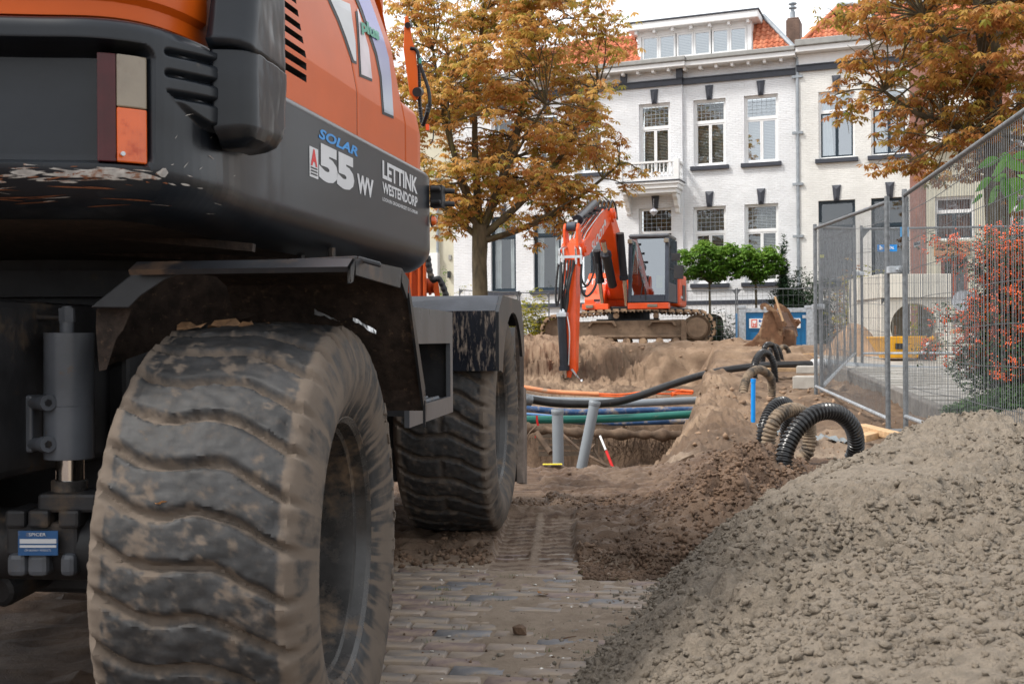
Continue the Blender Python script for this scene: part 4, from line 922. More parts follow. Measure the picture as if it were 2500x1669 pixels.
hose('electric_wire', [wp(1030, 150, D5), wp(1050, 152, D5), wp(1063, 165, D5), wp(1050, 177, D5), wp(1033, 173, D5)], .0022)
hose('rubber_strap', [wp(1102, 330, D5) if False else wp(1058, 318, D5), wp(1057, 340, D5), wp(1050, 352, D5)], .003)
mb = MB(); mb.cbox(wp(1044, 312, D5), (.016, .03, .028)); mb.build('orange_tab', m_orange2, wex, world=True)
mb = MB(); mb.cbox(wp(1026, 150, D5), (.012, .02, .025)); mb.build('hose_clip', M('teal_plastic', (.05, .25, .2), .4), wex, world=True)
# orange arm standing in front of the cab, seen between skirt and front guard
Da = 6.4
mb = MB()
for x0, x1 in ((984, 990), (1000, 1006), (1020, 1027), (1033, 1040)):
    mb.prism([(x0, 600), (x1, 600), (x1, 735), (x0, 735)], Da-.03, Da, lambda x, y, t: wp(x, y, t))
mb.prism([(984, 600), (1041, 600), (1042, 735), (985, 735)], Da, Da+.25, lambda x, y, t: wp(x, y, t)); mb.build('stick', m_boomo, wex, world=True, bevel=.004)
for xa, xb, r in ((962, 984, .045), (1040, 1060, .045)):
    mb = MB(); mb.cyl(wp(xa, 697, Da+.08), wp(xb, 697, Da+.08), r, n=20); mb.cyl(wp((xa+xb)/2-3, 697, Da+.08), wp((xa+xb)/2+3, 697, Da+.08), r*1.25, n=20); mb.cyl(wp(xa-4, 697, Da+.08), wp(xa-1, 697, Da+.08), r*.7, n=12); mb.build('pivot_boss', m_boomo, wex, world=True, smooth=40)
mb = MB(); mb.prism([(1060, 680), (1070, 690), (1076, 735), (1064, 735), (1058, 705)], Da, Da+.06, lambda x, y, t: wp(x, y, t)); mb.build('link_arm', m_boomo, wex, world=True)
hose('hydraulic_hose', [wp(1044, 625, Da-.1), wp(1047, 650, Da-.1), wp(1055, 682, Da-.1), wp(1070, 680, Da-.1), wp(1080, 695, Da-.1), wp(1088, 718, Da-.1), wp(1092, 740, Da-.1)], .019, corr=.03)
hose('hydraulic_hose', [wp(952, 640, Da-.1), wp(951, 680, Da-.1), wp(958, 692, Da-.1), wp(970, 682, Da-.1)], .014, M('yellow_spiral', (.45, .30, .03), .5), corr=.03)
# litter lying on top of the near tyre
rg_ = random.Random(21)
topx = WM @ Vector((lc.x-.178, lc.y, lc.z+.52))
m_dry = M('dry_leaf', (.26, .15, .08), .7, var=.5, sc=20)
for i, (dx, dy, sz) in enumerate(((-.17, -.06, .035), (-.14, -.10, .028), (-.08, -.09, .045), (-.03, -.10, .03), (.03, -.05, .026))):
    leaf_on(topx.x+dx, topx.y+dy, topx.z-.008, sz, 'dry_leaf', m_dry, ['curled brown leaf leftmost on the near tyre top', 'small brown leaf beside the leftmost one on the tyre top', 'widest flat brown leaf in the middle of the tyre top', 'brown leaf right of the widest leaf on the tyre top', 'brown leaf under the crumpled foil on the tyre top'][i])
p = WM @ Vector((lc.x-.178-.03, lc.y-.49, lc.z+.17)); leaf_on(p.x, p.y-.012, p.z+.0, .018, 'dry_leaf', m_leaff, 'small orange brown leaf stuck on the tread halfway up the near tyre')
m_foil = M('crumpled_foil', (.5, .5, .5), .3, .8, var=.2, dirt=(.3, .2, .12), damt=.3, dsc=30)
for k_, (x0, y0, x1, y1, lb) in enumerate(((768, 762, 832, 782, 'crumpled silvery strip lying on the tyre top beside the mudguard'), (862, 780, 918, 812, 'narrow silvery strip hanging over the right shoulder of the near tyre'))):
    mb = MB(); n = 9; top = []; bot = []
    for i in range(n):
        t = i/(n-1); px = x0+(x1-x0)*t; py = y0+(y1-y0)*t; top.append(wp(px, py-rg_.uniform(4, 9)+(10*t if k_ == 0 else 0), 2.46+rg_.uniform(-.01, .01))); bot.append(wp(px, py+rg_.uniform(0, 6), 2.44+rg_.uniform(-.01, .01)))
    mb.add(top+bot, [(i, i+1, n+i+1, n+i) for i in range(n-1)]); o = mb.build('foil_strip', m_foil, origin=top[4]); tag(o, lb, 'litter')
# ------------------------------------------------------------------ houses
HP = Vector((7.47, 42, 0)); HE = Vector((.93, -.368, 0)).normalized(); HN = Vector((-HE.y, HE.x, 0))   # HN points into the houses
HA = math.atan2(HE.y, HE.x)
def Wt(px, py, off=0.0):
    q = hit(px, py, HP+HN*off, HN)-HP; return q.dot(HE), q.z
def brickmat(name, col, mort, rough=.7, bump=.5, var=.08, dirt=None, damt=.2):
    m = M(name, col, rough, var=var, sc=.8, dirt=dirt, damt=damt, dsc=1.2); nt = m.node_tree; N = nt.nodes; L = nt.links; b = N['Principled BSDF']
    tc = N.new('ShaderNodeTexCoord'); sp = N.new('ShaderNodeSeparateXYZ'); cb = N.new('ShaderNodeCombineXYZ'); L.new(tc.outputs['Object'], sp.inputs[0]); L.new(sp.outputs[0], cb.inputs[0]); L.new(sp.outputs[2], cb.inputs[1])
    bt = N.new('ShaderNodeTexBrick'); bt.inputs['Scale'].default_value = 1; bt.inputs['Brick Width'].default_value = .22; bt.inputs['Row Height'].default_value = .066; bt.inputs['Mortar Size'].default_value = .006; bt.inputs['Mortar Smooth'].default_value = .5; bt.inputs['Bias'].default_value = 0
    bt.inputs['Color1'].default_value = (1, 1, 1, 1); bt.inputs['Color2'].default_value = (.94, .94, .94, 1); bt.inputs['Mortar'].default_value = (*mort, 1)
    L.new(cb.outputs[0], bt.inputs['Vector']); src = b.inputs['Base Color'].links[0].from_socket
    x = N.new('ShaderNodeMix'); x.data_type = 'RGBA'; x.blend_type = 'MULTIPLY'; x.inputs[0].default_value = 1; L.new(src, x.inputs[6]); L.new(bt.outputs['Color'], x.inputs[7]); L.new(x.outputs[2], b.inputs['Base Color'])
    nz = N.new('ShaderNodeTexNoise'); nz.inputs['Scale'].default_value = 9; nz.inputs['Detail'].default_value = 5; L.new(tc.outputs['Object'], nz.inputs['Vector'])
    ad = N.new('ShaderNodeMath'); ad.operation = 'MULTIPLY_ADD'; L.new(bt.outputs['Fac'], ad.inputs[0]); ad.inputs[1].default_value = -1; L.new(nz.outputs['Fac'], ad.inputs[2])
    bp = N.new('ShaderNodeBump'); bp.inputs['Strength'].default_value = bump; bp.inputs['Distance'].default_value = .02; L.new(ad.outputs[0], bp.inputs['Height']); L.new(bp.outputs[0], b.inputs['Normal'])
    return m
m_wbrick = brickmat('white_painted_brick', (.74, .755, .78), (.84, .84, .84), bump=.7, dirt=(.74, .73, .70), damt=.10)
m_cbrick = brickmat('cream_painted_brick', (.72, .715, .69), (.84, .84, .83), bump=.6, dirt=(.7, .68, .62), damt=.10)
m_rbrick = brickmat('red_brown_brick', (.30, .15, .12), (.9, .8, .7), bump=.5, var=.25)
m_cream = M('cream_render', (.52, .50, .40), .85, var=.06, sc=1, dirt=(.42, .40, .32), damt=.25, dsc=.6)
m_trim = M('white_trim', (.76, .765, .77), .45, var=.03); m_dtrim = M('slate_grey_trim', (.045, .05, .065), .45, var=.1, sc=4)
m_navy = M('dark_blue_frame', (.012, .025, .038), .3, var=.1); m_zinc = M('zinc', (.30, .33, .36), .5, .5, var=.15, sc=5, dirt=(.45, .47, .5), damt=.3)
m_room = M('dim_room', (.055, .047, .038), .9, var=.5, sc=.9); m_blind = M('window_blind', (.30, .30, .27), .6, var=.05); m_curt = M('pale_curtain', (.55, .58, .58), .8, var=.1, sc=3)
m_gutter = M('grey_gutter', (.28, .28, .27), .5, var=.1); m_wood = M('varnished_wood', (.42, .20, .09), .5, var=.25, sc=8, stretch=(1, 1, 6)); m_door = M('dark_door', (.02, .024, .03), .3)
def glassmat(name, tint, refl):
    m = bpy.data.materials.new(name); m.use_nodes = True; nt = m.node_tree; N = nt.nodes; L = nt.links; N.remove(N['Principled BSDF'])
    g = N.new('ShaderNodeBsdfGlossy'); g.inputs['Roughness'].default_value = .015; g.inputs['Color'].default_value = (.9, .95, 1, 1); t = N.new('ShaderNodeBsdfTransparent'); t.inputs['Color'].default_value = (*tint, 1)
    ms = N.new('ShaderNodeMixShader'); ms.inputs[0].default_value = refl; L.new(t.outputs[0], ms.inputs[1]); L.new(g.outputs[0], ms.inputs[2]); L.new(ms.outputs[0], N['Material Output'].inputs['Surface']); return m
m_pane = glassmat('window_pane', (.85, .88, .88), .13); m_pane2 = glassmat('sky_lit_pane', (.75, .8, .8), .38); m_cabglass = glassmat('cab_glass', (.22, .32, .31), .30)
def house(name, label, t0, zb=.55):
    h = thing(name, label, 'house', HP+HE*t0+Vector((0, 0, 0)), HA); h['t0'] = t0; return h
def wall(h, t0, t1, z0, z1, holes, mat, y=0, th=.30, name='wall'):
    o0 = h['t0']; T = sorted({t0, t1, *[a for q in holes for a in q[:2]]}); Z = sorted({z0, z1, *[a for q in holes for a in q[2:]]}); mb = MB()
    for a, b_ in zip(T[:-1], T[1:]):
        for c, d in zip(Z[:-1], Z[1:]):
            m_, n_ = (a+b_)/2, (c+d)/2
            if any(q[0] < m_ < q[1] and q[2] < n_ < q[3] for q in holes): continue
            mb.quad((a-o0, y, c), (b_-o0, y, c), (b_-o0, y, d), (a-o0, y, d))
    for a, b_, c, d in holes:
        a -= o0; b_ -= o0; mb.quad((a, y, c), (a, y+th, c), (a, y+th, d), (a, y, d)); mb.quad((b_, y, c), (b_, y+th, c), (b_, y+th, d), (b_, y, d)); mb.quad((a, y, c), (b_, y, c), (b_, y+th, c), (a, y+th, c)); mb.quad((a, y, d), (b_, y, d), (b_, y+th, d), (a, y+th, d))
    for a in (t0-o0, t1-o0): mb.quad((a, y, z0), (a, y+6, z0), (a, y+6, z1), (a, y, z1))
    me = mb.build(name, mat, h); return me
def B(mb, lo, hi): return mb.box(lo, hi)
rwin = random.Random(11)
def window(h, hole, fr=None, sash='double', transom=.34, blind=True, glass=None, sill=True, keystone=None, lead=False, frame2=None, y=0, curtain=False, silld=.0):
    fr = fr or m_trim; glass = glass or m_pane; o0 = h['t0']; a, b_, c, d = hole; a -= o0; b_ -= o0; F_ = .07; mb = MB(); yy = y+.13
    mb.box((a, yy, c), (a+F_, yy+.09, d)); mb.box((b_-F_, yy, c), (b_, yy+.09, d)); mb.box((a+F_, yy, d-F_), (b_-F_, yy+.09, d)); mb.box((a+F_, yy, c), (b_-F_, yy+.09, c+F_))
    zt = d-(d-c)*transom if transom else None
    if zt: mb.box((a+F_, yy+.004, zt-.045), (b_-F_, yy+.08, zt+.045))
    wn = mb.build('window', fr, h)
    inner = frame2 or fr; rects = []
    if zt: rects.append((a+F_, b_-F_, zt+.045, d-F_, False)); top = zt-.045
    else: top = d-F_
    if sash == 'double': m_ = (a+b_)/2; rects += [(a+F_, m_, c+F_, top, True), (m_, b_-F_, c+F_, top, True)]
    else: rects.append((a+F_, b_-F_, c+F_, top, True))
    for (x0, x1, z0, z1, low) in rects:
        s = .055 if low else .035; mt = inner if low else fr; mb = MB()
        mb.box((x0+.003, yy+.02, z0+.003), (x0+s, yy+.07, z1-.003)); mb.box((x1-s, yy+.02, z0+.003), (x1-.003, yy+.07, z1-.003)); mb.box((x0+s, yy+.02, z0+.003), (x1-s, yy+.07, z0+s)); mb.box((x0+s, yy+.02, z1-s), (x1-s, yy+.07, z1-.003)); mb.build('sash', mt, wn)
        mb = MB(); mb.quad((x0+s, yy+.045, z0+s), (x1-s, yy+.045, z0+s), (x1-s, yy+.045, z1-s), (x0+s, yy+.045, z1-s)); mb.build('pane', glass, wn)
        if lead and not low:
            mb = MB()
            for k in range(1, 6): t = x0+s+(x1-x0-2*s)*k/6; mb.box((t-.008, yy+.035, z0+s), (t+.008, yy+.042, z1-s))
            for k in range(1, 5): t = z0+s+(z1-z0-2*s)*k/5; mb.box((x0+s, yy+.032, t-.008), (x1-s, yy+.034, t+.008))
            mb.build('leading', m_zinc, wn, kind='stuff')
    if blind:
        mb = MB(); n = int((d-c)/.058)
        for k in range(n):
            z = c+F_+.03+k*.058; mb.hexa([(a+.08, yy+.10, z), (b_-.08, yy+.10, z), (b_-.08, yy+.13, z+.020), (a+.08, yy+.13, z+.020), (a+.08, yy+.10, z+.004), (b_-.08, yy+.10, z+.004), (b_-.08, yy+.13, z+.024), (a+.08, yy+.13, z+.024)])
        mb.build('blind', blind if not isinstance(blind, bool) else m_blind, wn, kind='stuff')
    if curtain:
        mb = MB(); n = 14
        for sgn, x0 in ((1, a+.08), (-1, b_-.08)):
            if curtain == 'left' and sgn < 0: continue
            p0 = []; p1 = []
            for i in range(n): t = i/(n-1)*.28; p0.append((x0+sgn*t, yy+.2+.03*math.sin(i*1.7), d-.08)); p1.append((x0+sgn*t*(.9 if curtain != 'left' else 1.5), yy+.2+.03*math.sin(i*1.7), c+.08))
            mb.add(p0+p1, [(i, i+1, n+i+1, n+i) for i in range(n-1)])
        mb.build('curtain', m_curt, wn)
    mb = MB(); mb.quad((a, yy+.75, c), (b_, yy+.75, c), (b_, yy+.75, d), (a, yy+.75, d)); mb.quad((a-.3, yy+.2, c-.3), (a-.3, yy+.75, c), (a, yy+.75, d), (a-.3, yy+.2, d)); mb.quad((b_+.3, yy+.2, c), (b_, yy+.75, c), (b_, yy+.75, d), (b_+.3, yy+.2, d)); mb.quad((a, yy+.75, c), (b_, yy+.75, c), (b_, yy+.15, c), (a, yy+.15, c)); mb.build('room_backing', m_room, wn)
    if sill: mb = MB(); mb.box((a-.12, y-.12, c-.16), (b_+.12, y+.13, c-.005)); mb.build('window_sill', m_dtrim, wn, bevel=.01)
    if keystone: keyst(h, (a+b_)/2, d, keystone, y)
def keyst(h, x, z, ht, y=0):
    mb = MB(); w0, w1 = .095, .155; z0 = z-.03; z1 = z+ht; f = y-.10; g = y-.04
    mb.hexa([(x-w0, g, z0), (x+w0, g, z0), (x+w0, y+.02, z0), (x-w0, y+.02, z0), (x-w1, g, z1), (x+w1, g, z1), (x+w1, y+.02, z1), (x-w1, y+.02, z1)])
    mb.add([(x-w0, g-.001, z0), (x+w0, g-.001, z0), (x+w1, g-.001, z1), (x-w1, g-.001, z1), (x, f-.02, z0+.16), (x, f-.02, z1-.16)], [(0, 1, 4), (1, 2, 5, 4), (2, 3, 5), (3, 0, 4, 5)]); mb.build('keystone', m_dtrim, h)
def hl(x0, x1, y0, y1):
    """opening from photo measurements, in wall metres"""
    xm = (x0+x1)/2; a, _ = Wt(x0, y1); b_, _ = Wt(x1, y1); _, z1 = Wt(xm, y0); _, z0 = Wt(xm, y1); return [a, b_, z0, z1]
# --- white house with balcony and dormer
tL, tS, tR = Wt(1108, 700)[0], Wt(1668, 700)[0], Wt(1948, 700)[0]
zG = Wt(1800, 143)[1]; zBand = Wt(1800, 188)[1]; zPl = Wt(1800, 737)[1]
hB = house('white_house', 'white painted brick house with balcony, slate grey keystones and a long dormer', tL)
o0 = tL; GZ0 = .3
up = [hl(1692, 1771, 242, 403), hl(1816, 1899, 228, 396)]; gr = [hl(1692, 1772, 503, 692), hl(1817, 1900, 496, 688)]
zu0, zu1 = up[0][2], up[0][3]; zg0, zg1 = gr[0][2], gr[0][3]
zu0 = (up[0][2]+up[1][2])/2; zu1 = (up[0][3]+up[1][3])/2; zg0 = (gr[0][2]+gr[1][2])/2; zg1 = (gr[0][3]+gr[1][3])/2
for q in up: q[2], q[3] = zu0, zu1
for q in gr: q[2], q[3] = zg0, zg1
ycol = 0.12
wall(hB, tS, tR, zPl, zG-.1, up+gr, m_wbrick, y=ycol)
hb = hl(1561, 1637, 250, 430); hb[3] = zu1; hb[2] = zu0-.25; door = hl(1561, 1643, 508, 745); door[3] = zg1+.02; door[2] = zPl
lw_g = [hl(1199, 1260, 530, 700), hl(1303, 1370, 525, 696), hl(1410, 1477, 515, 692)]
for q in lw_g: q[2], q[3] = zg0-.12, zg1
lw_u = [[q[0]+.05, q[1]-.05, zu0, zu1] for q in lw_g]
wall(hB, tL, tS, zPl, zG-.1, [hb, door]+lw_g+lw_u, m_wbrick)
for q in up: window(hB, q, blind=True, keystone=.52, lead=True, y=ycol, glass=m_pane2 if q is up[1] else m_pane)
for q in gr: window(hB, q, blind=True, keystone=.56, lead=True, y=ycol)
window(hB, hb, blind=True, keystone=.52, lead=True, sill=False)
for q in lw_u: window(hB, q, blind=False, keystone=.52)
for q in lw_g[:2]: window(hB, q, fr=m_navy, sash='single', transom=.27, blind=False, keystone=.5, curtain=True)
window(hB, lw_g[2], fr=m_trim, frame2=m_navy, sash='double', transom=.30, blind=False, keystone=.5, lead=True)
keyst(hB, (door[0]+door[1])/2-o0, door[3], .5)
# door with leaded transom light
a, b_, c, d = door; a -= o0; b_ -= o0; mb = MB()
mb.box((a, .13, c), (a+.08, .22, d)); mb.box((b_-.08, .13, c), (b_, .22, d)); mb.box((a+.08, .13, d-.08), (b_-.08, .22, d)); mb.box((a+.08, .13, d-.98), (b_-.08, .22, d-.88)); dr = mb.build('door', m_trim, hB)
mb = MB(); mb.box((a+.08, .17, c), (b_-.08, .21, d-.98)); mb.build('door_leaf', m_door, dr)
mb = MB(); mb.quad((a+.08, .18, d-.88), (b_-.08, .18, d-.88), (b_-.08, .18, d-.08), (a+.08, .18, d-.08)); mb.build('pane', m_pane, dr)
mb = MB()
for k in range(1, 6): t = a+.08+(b_-a-.16)*k/6; mb.box((t-.008, .165, d-.88), (t+.008, .172, d-.08))
for k in range(1, 5): t = d-.88+.8*k/5; mb.box((a+.08, .160, t-.008), (b_-.08, .164, t+.008))
mb.build('leading', m_zinc, dr, kind='stuff'); mb = MB(); mb.quad((a, .7, c), (b_, .7, c), (b_, .7, d), (a, .7, d)); mb.build('room_backing', m_room, dr)
# band, frieze, gutter and corbels
X0, X1, XS = 0, tR-tL, tS-tL
mb = MB(); mb.box((X0-.05, -.10, zBand-.10), (XS+.02, .05, zBand+.10)); mb.box((XS+.02, .02, zBand-.10), (X1-.002, .16, zBand+.10)); mb.box((X0-.05, -.14, zBand+.10), (XS+.02, .05, zBand+.14)); mb.box((XS+.02, -.02, zBand+.10), (X1-.002, .16, zBand+.14)); mb.build('string_course', m_dtrim, hB)
mb = MB(); mb.box((X0-.1, -.62, zG-.02), (XS+.25, .2, zG+.16)); mb.box((XS+.25, -.50, zG-.02), (X1-.002, .2, zG+.16)); mb.build('gutter', m_gutter, hB, bevel=.03)
mb = MB(); mb.box((X0-.1, -.54, zG-.20), (XS+.22, .16, zG-.022)); mb.box((XS+.22, -.42, zG-.20), (X1-.004, .16, zG-.022)); mb.build('fascia', m_trim, hB, bevel=.02)
x = X0+.2
while x < X1-.2:
    yb = -.05 if x < XS else .08; mb = MB(); mb.box((x-.05, yb-.36, zG-.32), (x+.05, yb+.1, zG-.201)); mb.build('corbel', m_trim, hB); x += .60
for px in (1524, 1660): t, _ = Wt(px, 185); mb = MB(); mb.box((t-o0-.12, -.16, zBand+.14), (t-o0+.12, .02, zBand+.52)); mb.box((t-o0-.15, -.2, zBand+.52), (t-o0+.15, .02, zBand+.60)); mb.build('console', m_dtrim, hB)
mb = MB(); mb.box((X0-.05, -.06, zPl-.08), (XS+.03, .1, zPl+.08)); mb.box((XS+.03, .04, zPl-.08), (X1-.002, .18, zPl+.08)); mb.build('plinth_band', m_dtrim, hB)
# basement with arched lights
zb1 = zPl-.08; bas = []
for px in (1230, 1337, 1732, 1858): t = Wt(px, 760)[0]; bas.append([t-.5, t+.5, .45, zb1-.32])
wall(hB, tL, tR, .0, zb1, bas, m_wbrick, y=.06, name='basement_wall')
for q in bas:
    a, b_, c, d = q; a -= o0; b_ -= o0; mb = MB(); n = 12
    arc = [(a-.08, d-.28), (a, d-.28)]+[((a+b_)/2-.5*math.cos(PI*i/n), d-.28+.26*math.sin(PI*i/n)) for i in range(1, n)]+[(b_, d-.28), (b_+.08, d-.28), (b_+.08, d+.04), (a-.08, d+.04)]
    mb.prism(arc, .03, .10, lambda x, y, t: (x, t, y)); mb.build('arch_surround', m_trim, hB)
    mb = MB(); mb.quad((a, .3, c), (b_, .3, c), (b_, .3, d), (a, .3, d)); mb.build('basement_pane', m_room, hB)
    for k in range(7): mb = MB(); x_ = a+.08+k*.14; mb.cyl((x_, .12, c), (x_, .12, d-.05), .012, n=6); mb.build('window_bar', m_door, hB)
# balcony
tb0, tb1 = Wt(1522, 460)[0]-o0, Wt(1672, 460)[0]-o0; zf = Wt(1600, 452)[1]; zr = zf+.78
bal = MB(); dpt = 1.0; bal.box((tb0, -dpt, zf-.10), (tb1, .02, zf)); bal.box((tb0+.06, -dpt+.06, zf-.26), (tb1-.06, .02, zf-.101)); bal.box((tb0+.14, -dpt+.14, zf-.42), (tb1-.14, .02, zf-.261)); balo = bal.build('balcony', m_trim, hB, bevel=.015)
mb = MB(); mb.box((tb0-.03, -dpt-.03, zf+.001), (tb1+.03, 0, zf+.04)); mb.build('lead_sheet', m_dtrim, balo)
mb = MB(); mb.box((tb0+.06, -dpt+.06, zr-.07), (tb1-.04, -dpt+.20, zr)); mb.box((tb1-.18, -dpt+.201, zr-.07), (tb1-.04, 0, zr)); mb.box((tb0+.06, -dpt+.08, zf+.05), (tb1-.04, -dpt+.18, zf+.17)); mb.box((tb1-.16, -dpt+.181, zf+.05), (tb1-.06, 0, zf+.17)); mb.build('balustrade_rail', m_trim, balo)
for x_, y_ in ((tb0+.12, -dpt+.13), (tb1-.11, -dpt+.13)): mb = MB(); mb.box((x_-.10, y_-.10, zf+.041), (x_+.10, y_+.10, zr+.04)); mb.build('balcony_post', m_trim, balo, bevel=.01)
n = 13
for k in range(n):
    x_ = tb0+.3+(tb1-tb0-.6)*k/(n-1); mb = MB(); z_ = zf+.17; mb.lathe([(.02, 0), (.03, .04), (.022, .08), (.042, .18), (.030, .28), (.018, .36), (.03, .42), (.03, .54)], (x_, -dpt+.13, z_), (0, 0, 1), 8); mb.build('baluster', m_trim, balo)
for k in range(3): mb = MB(); mb.lathe([(.02, 0), (.03, .04), (.022, .08), (.042, .18), (.030, .28), (.018, .36), (.03, .42), (.03, .54)], (tb1-.11, -dpt+.4+.22*k, zf+.17), (0, 0, 1), 8); mb.build('baluster', m_trim, balo)
for px in (1536, 1655):
    x_ = Wt(px, 480)[0]-o0; mb = MB(); mb.prism([(.02, zf-.42), (-.62, zf-.42), (-.58, zf-.56), (-.38, zf-.66), (-.28, zf-.86), (-.14, zf-.95), (-.10, zf-1.1), (.02, zf-1.15)], x_-.09, x_+.09, lambda a, b, t: (t, a, b)); mb.build('bracket', m_trim, balo, bevel=.02)
t_, z_ = Wt(1596, 517, -.5); lp = HP+HE*t_-HN*.5+Vector((0, 0, z_))
mb = MB(); mb.lathe([(.001, -.17), (.02, -.16), (.03, -.12), (.10, -.08), (.165, 0), (.12, .08), (.05, .11), (.04, .14), (.001, .14)], (0, 0, 0), (0, 0, 1), 20); mb.cyl((0, 0, .13), (0, 0, .5), .008, n=6); ln = mb.build('hanging_lantern', M('patterned_lamp_glass', (.55, .56, .62), .2, var=.4, sc=12), smooth=50); ln.location = lp; tag(ln, 'round glass lantern hanging over the door under the balcony', 'lantern')
# downpipe
xp = Wt(1948, 400)[0]-o0; mb = MB(); mb.cyl((xp, -.02, 1.0), (xp, -.02, zG-.35), .062, n=12); mb.tube([(xp, -.02, zG-.36), (xp, -.02, zG-.22), (xp-.15, -.12, zG-.14), (xp-.5, -.2, zG-.12)], .055, 10); dp = mb.build('downpipe', m_zinc, hB, smooth=50)
for py in (188, 325, 450, 577): z_ = Wt(1948, py)[1]; mb = MB(); mb.box((xp-.19, -.09, z_-.045), (xp+.19, .04, z_+.045)); mb.build('pipe_bracket', m_zinc, dp)
# roof plane and tiles
m_tile = M('red_clay_tile', (.42, .125, .06), .7, var=.28, sc=3, dirt=(.24, .09, .055), damt=.25, dsc=1.5); m_tile2 = M('faded_clay_tile', (.50, .18, .095), .7, var=.25, sc=3)
SL = math.radians(52); RU = Vector((0, math.cos(SL), math.sin(SL)))
def tile_mesh():
    mb = MB(); w_, l_ = .205, .30; n = 7; prof = [(i/n*w_, .030*math.sin(i/n*2*PI)) for i in range(n+1)]
    vs = []
    for s_, lift in ((0, .028), (l_, 0)):
        for x_, z_ in prof: vs.append((x_, s_, z_+lift))
    for x_, z_ in prof: vs.append((x_, 0, z_+.008))
    m_ = n+1; mb.add(vs, [(i, i+1, m_+i+1, m_+i) for i in range(n)]+[(2*m_+i, 2*m_+i+1, i+1, i) for i in range(n)]); return mb
def inpoly(x, y, P):
    r = False
    for i in range(len(P)):
        (x0, y0), (x1, y1) = P[i], P[i-1]
        if (y0 > y) != (y1 > y) and x < (x1-x0)*(y-y0)/(y1-y0)+x0: r = not r
    return r
def roof(h, poly_px, ze, y0, label=None, joined=False, skip=None):
    """tiled slope rising from eaves height ze; poly in photo px"""
    Mx = locmat(h) @ Matrix.Translation((0, y0, ze)); ax = Mx.to_3x3() @ Vector((1, 0, 0)); uy = Mx.to_3x3() @ RU; n_ = ax.cross(uy); o_ = Mx.translation
    P = []
    for px, py in poly_px: q = hit(px, py, o_, n_)-o_; P.append((q.dot(ax), q.dot(uy)))
    mb = MB(); L3 = lambda a, s, l=0: (a, y0+s*RU.y-l*RU.z, ze+s*RU.z+l*RU.y)
    mb.add([L3(a, s, -.03) for a, s in P], [tuple(range(len(P)))]); rf = mb.build('roof', m_tile, h)
    xs_ = [p[0] for p in P]; ys_ = [p[1] for p in P]; tm = {}
    rot = Matrix(((1, 0, 0, 0), (0, RU.y, -RU.z, 0), (0, RU.z, RU.y, 0), (0, 0, 0, 1))); proto = {}
    big_ = MB(); tmm = tile_mesh(); rws = int((max(ys_)-min(ys_))/.235)+1
    for r in range(rws):
        s_ = max(0, min(ys_))+r*.235
        for c in range(int((max(xs_)-min(xs_))/.205)+1):
            a_ = min(xs_)+c*.205
            if not inpoly(a_+.1, s_+.12, P): continue
            if skip and skip(a_+.1, s_+.12): continue
            if joined: R_ = Matrix.Translation(L3(a_, s_)) @ rot; big_.add([tuple(R_ @ Vector(v)) for v in tmm.v], tmm.f); continue
            mi = 1 if rwin.random() < .3 else 0
            if mi not in proto: o = tmm.build('roof_tile', (m_tile, m_tile2)[mi], rf, smooth=60); proto[mi] = o
            else: o = proto[mi].copy(); COL.objects.link(o)
            o.location = L3(a_, s_, rwin.uniform(-.004, .004)); o.rotation_euler = (SL, 0, rwin.uniform(-.012, .012))
    if joined: big_.build('roof_tiles', m_tile, rf, smooth=60, kind='stuff')
    return rf, P, L3
rfB, PB, LB = roof(hB, [(1838, 130), (1938, 118), (1862, 42), (1838, 40)], zG+.12, -.15)
mb = MB(); mb.tube([LB(PB[1][0], PB[1][1], .04), LB(PB[2][0]+.03, PB[2][1], .05)], .09, 8); mb.build('hip_flashing', m_zinc, rfB)
roof(hB, [(1200, 168), (1560, 150), (1552, 85), (1250, 130)], zG+.12, -.15, joined=True)
# dormer
td0, td1 = Wt(1558, 140, .35)[0]-o0, Wt(1836, 120, .35)[0]-o0; zd0 = zG+.16; zd1 = Wt(1700, 60, .0)[1]; yd = .25
mb = MB(); mb.box((td0, yd, zd0), (td0+.16, yd+2.2, zd1)); mb.box((td1-.16, yd, zd0), (td1, yd+2.2, zd1)); mb.box((td0+.16, yd, zd1-.18), (td1-.16, yd+.3, zd1)); mb.box((td0+.16, yd, zd0), (td1-.16, yd+.3, zd0+.16)); dm = mb.build('dormer', m_trim, hB)
mb = MB(); mb.box((td0-.30, yd-.35, zd1+.002), (td1+.30, yd+2.6, zd1+.28)); mb.build('dormer_roof', m_trim, dm, bevel=.03)
mb = MB(); mb.box((td0-.34, yd-.39, zd1+.281), (td1+.34, yd+2.6, zd1+.33)); mb.build('roof_edge', m_dtrim, dm)
W_ = (td1-td0-.32)/3
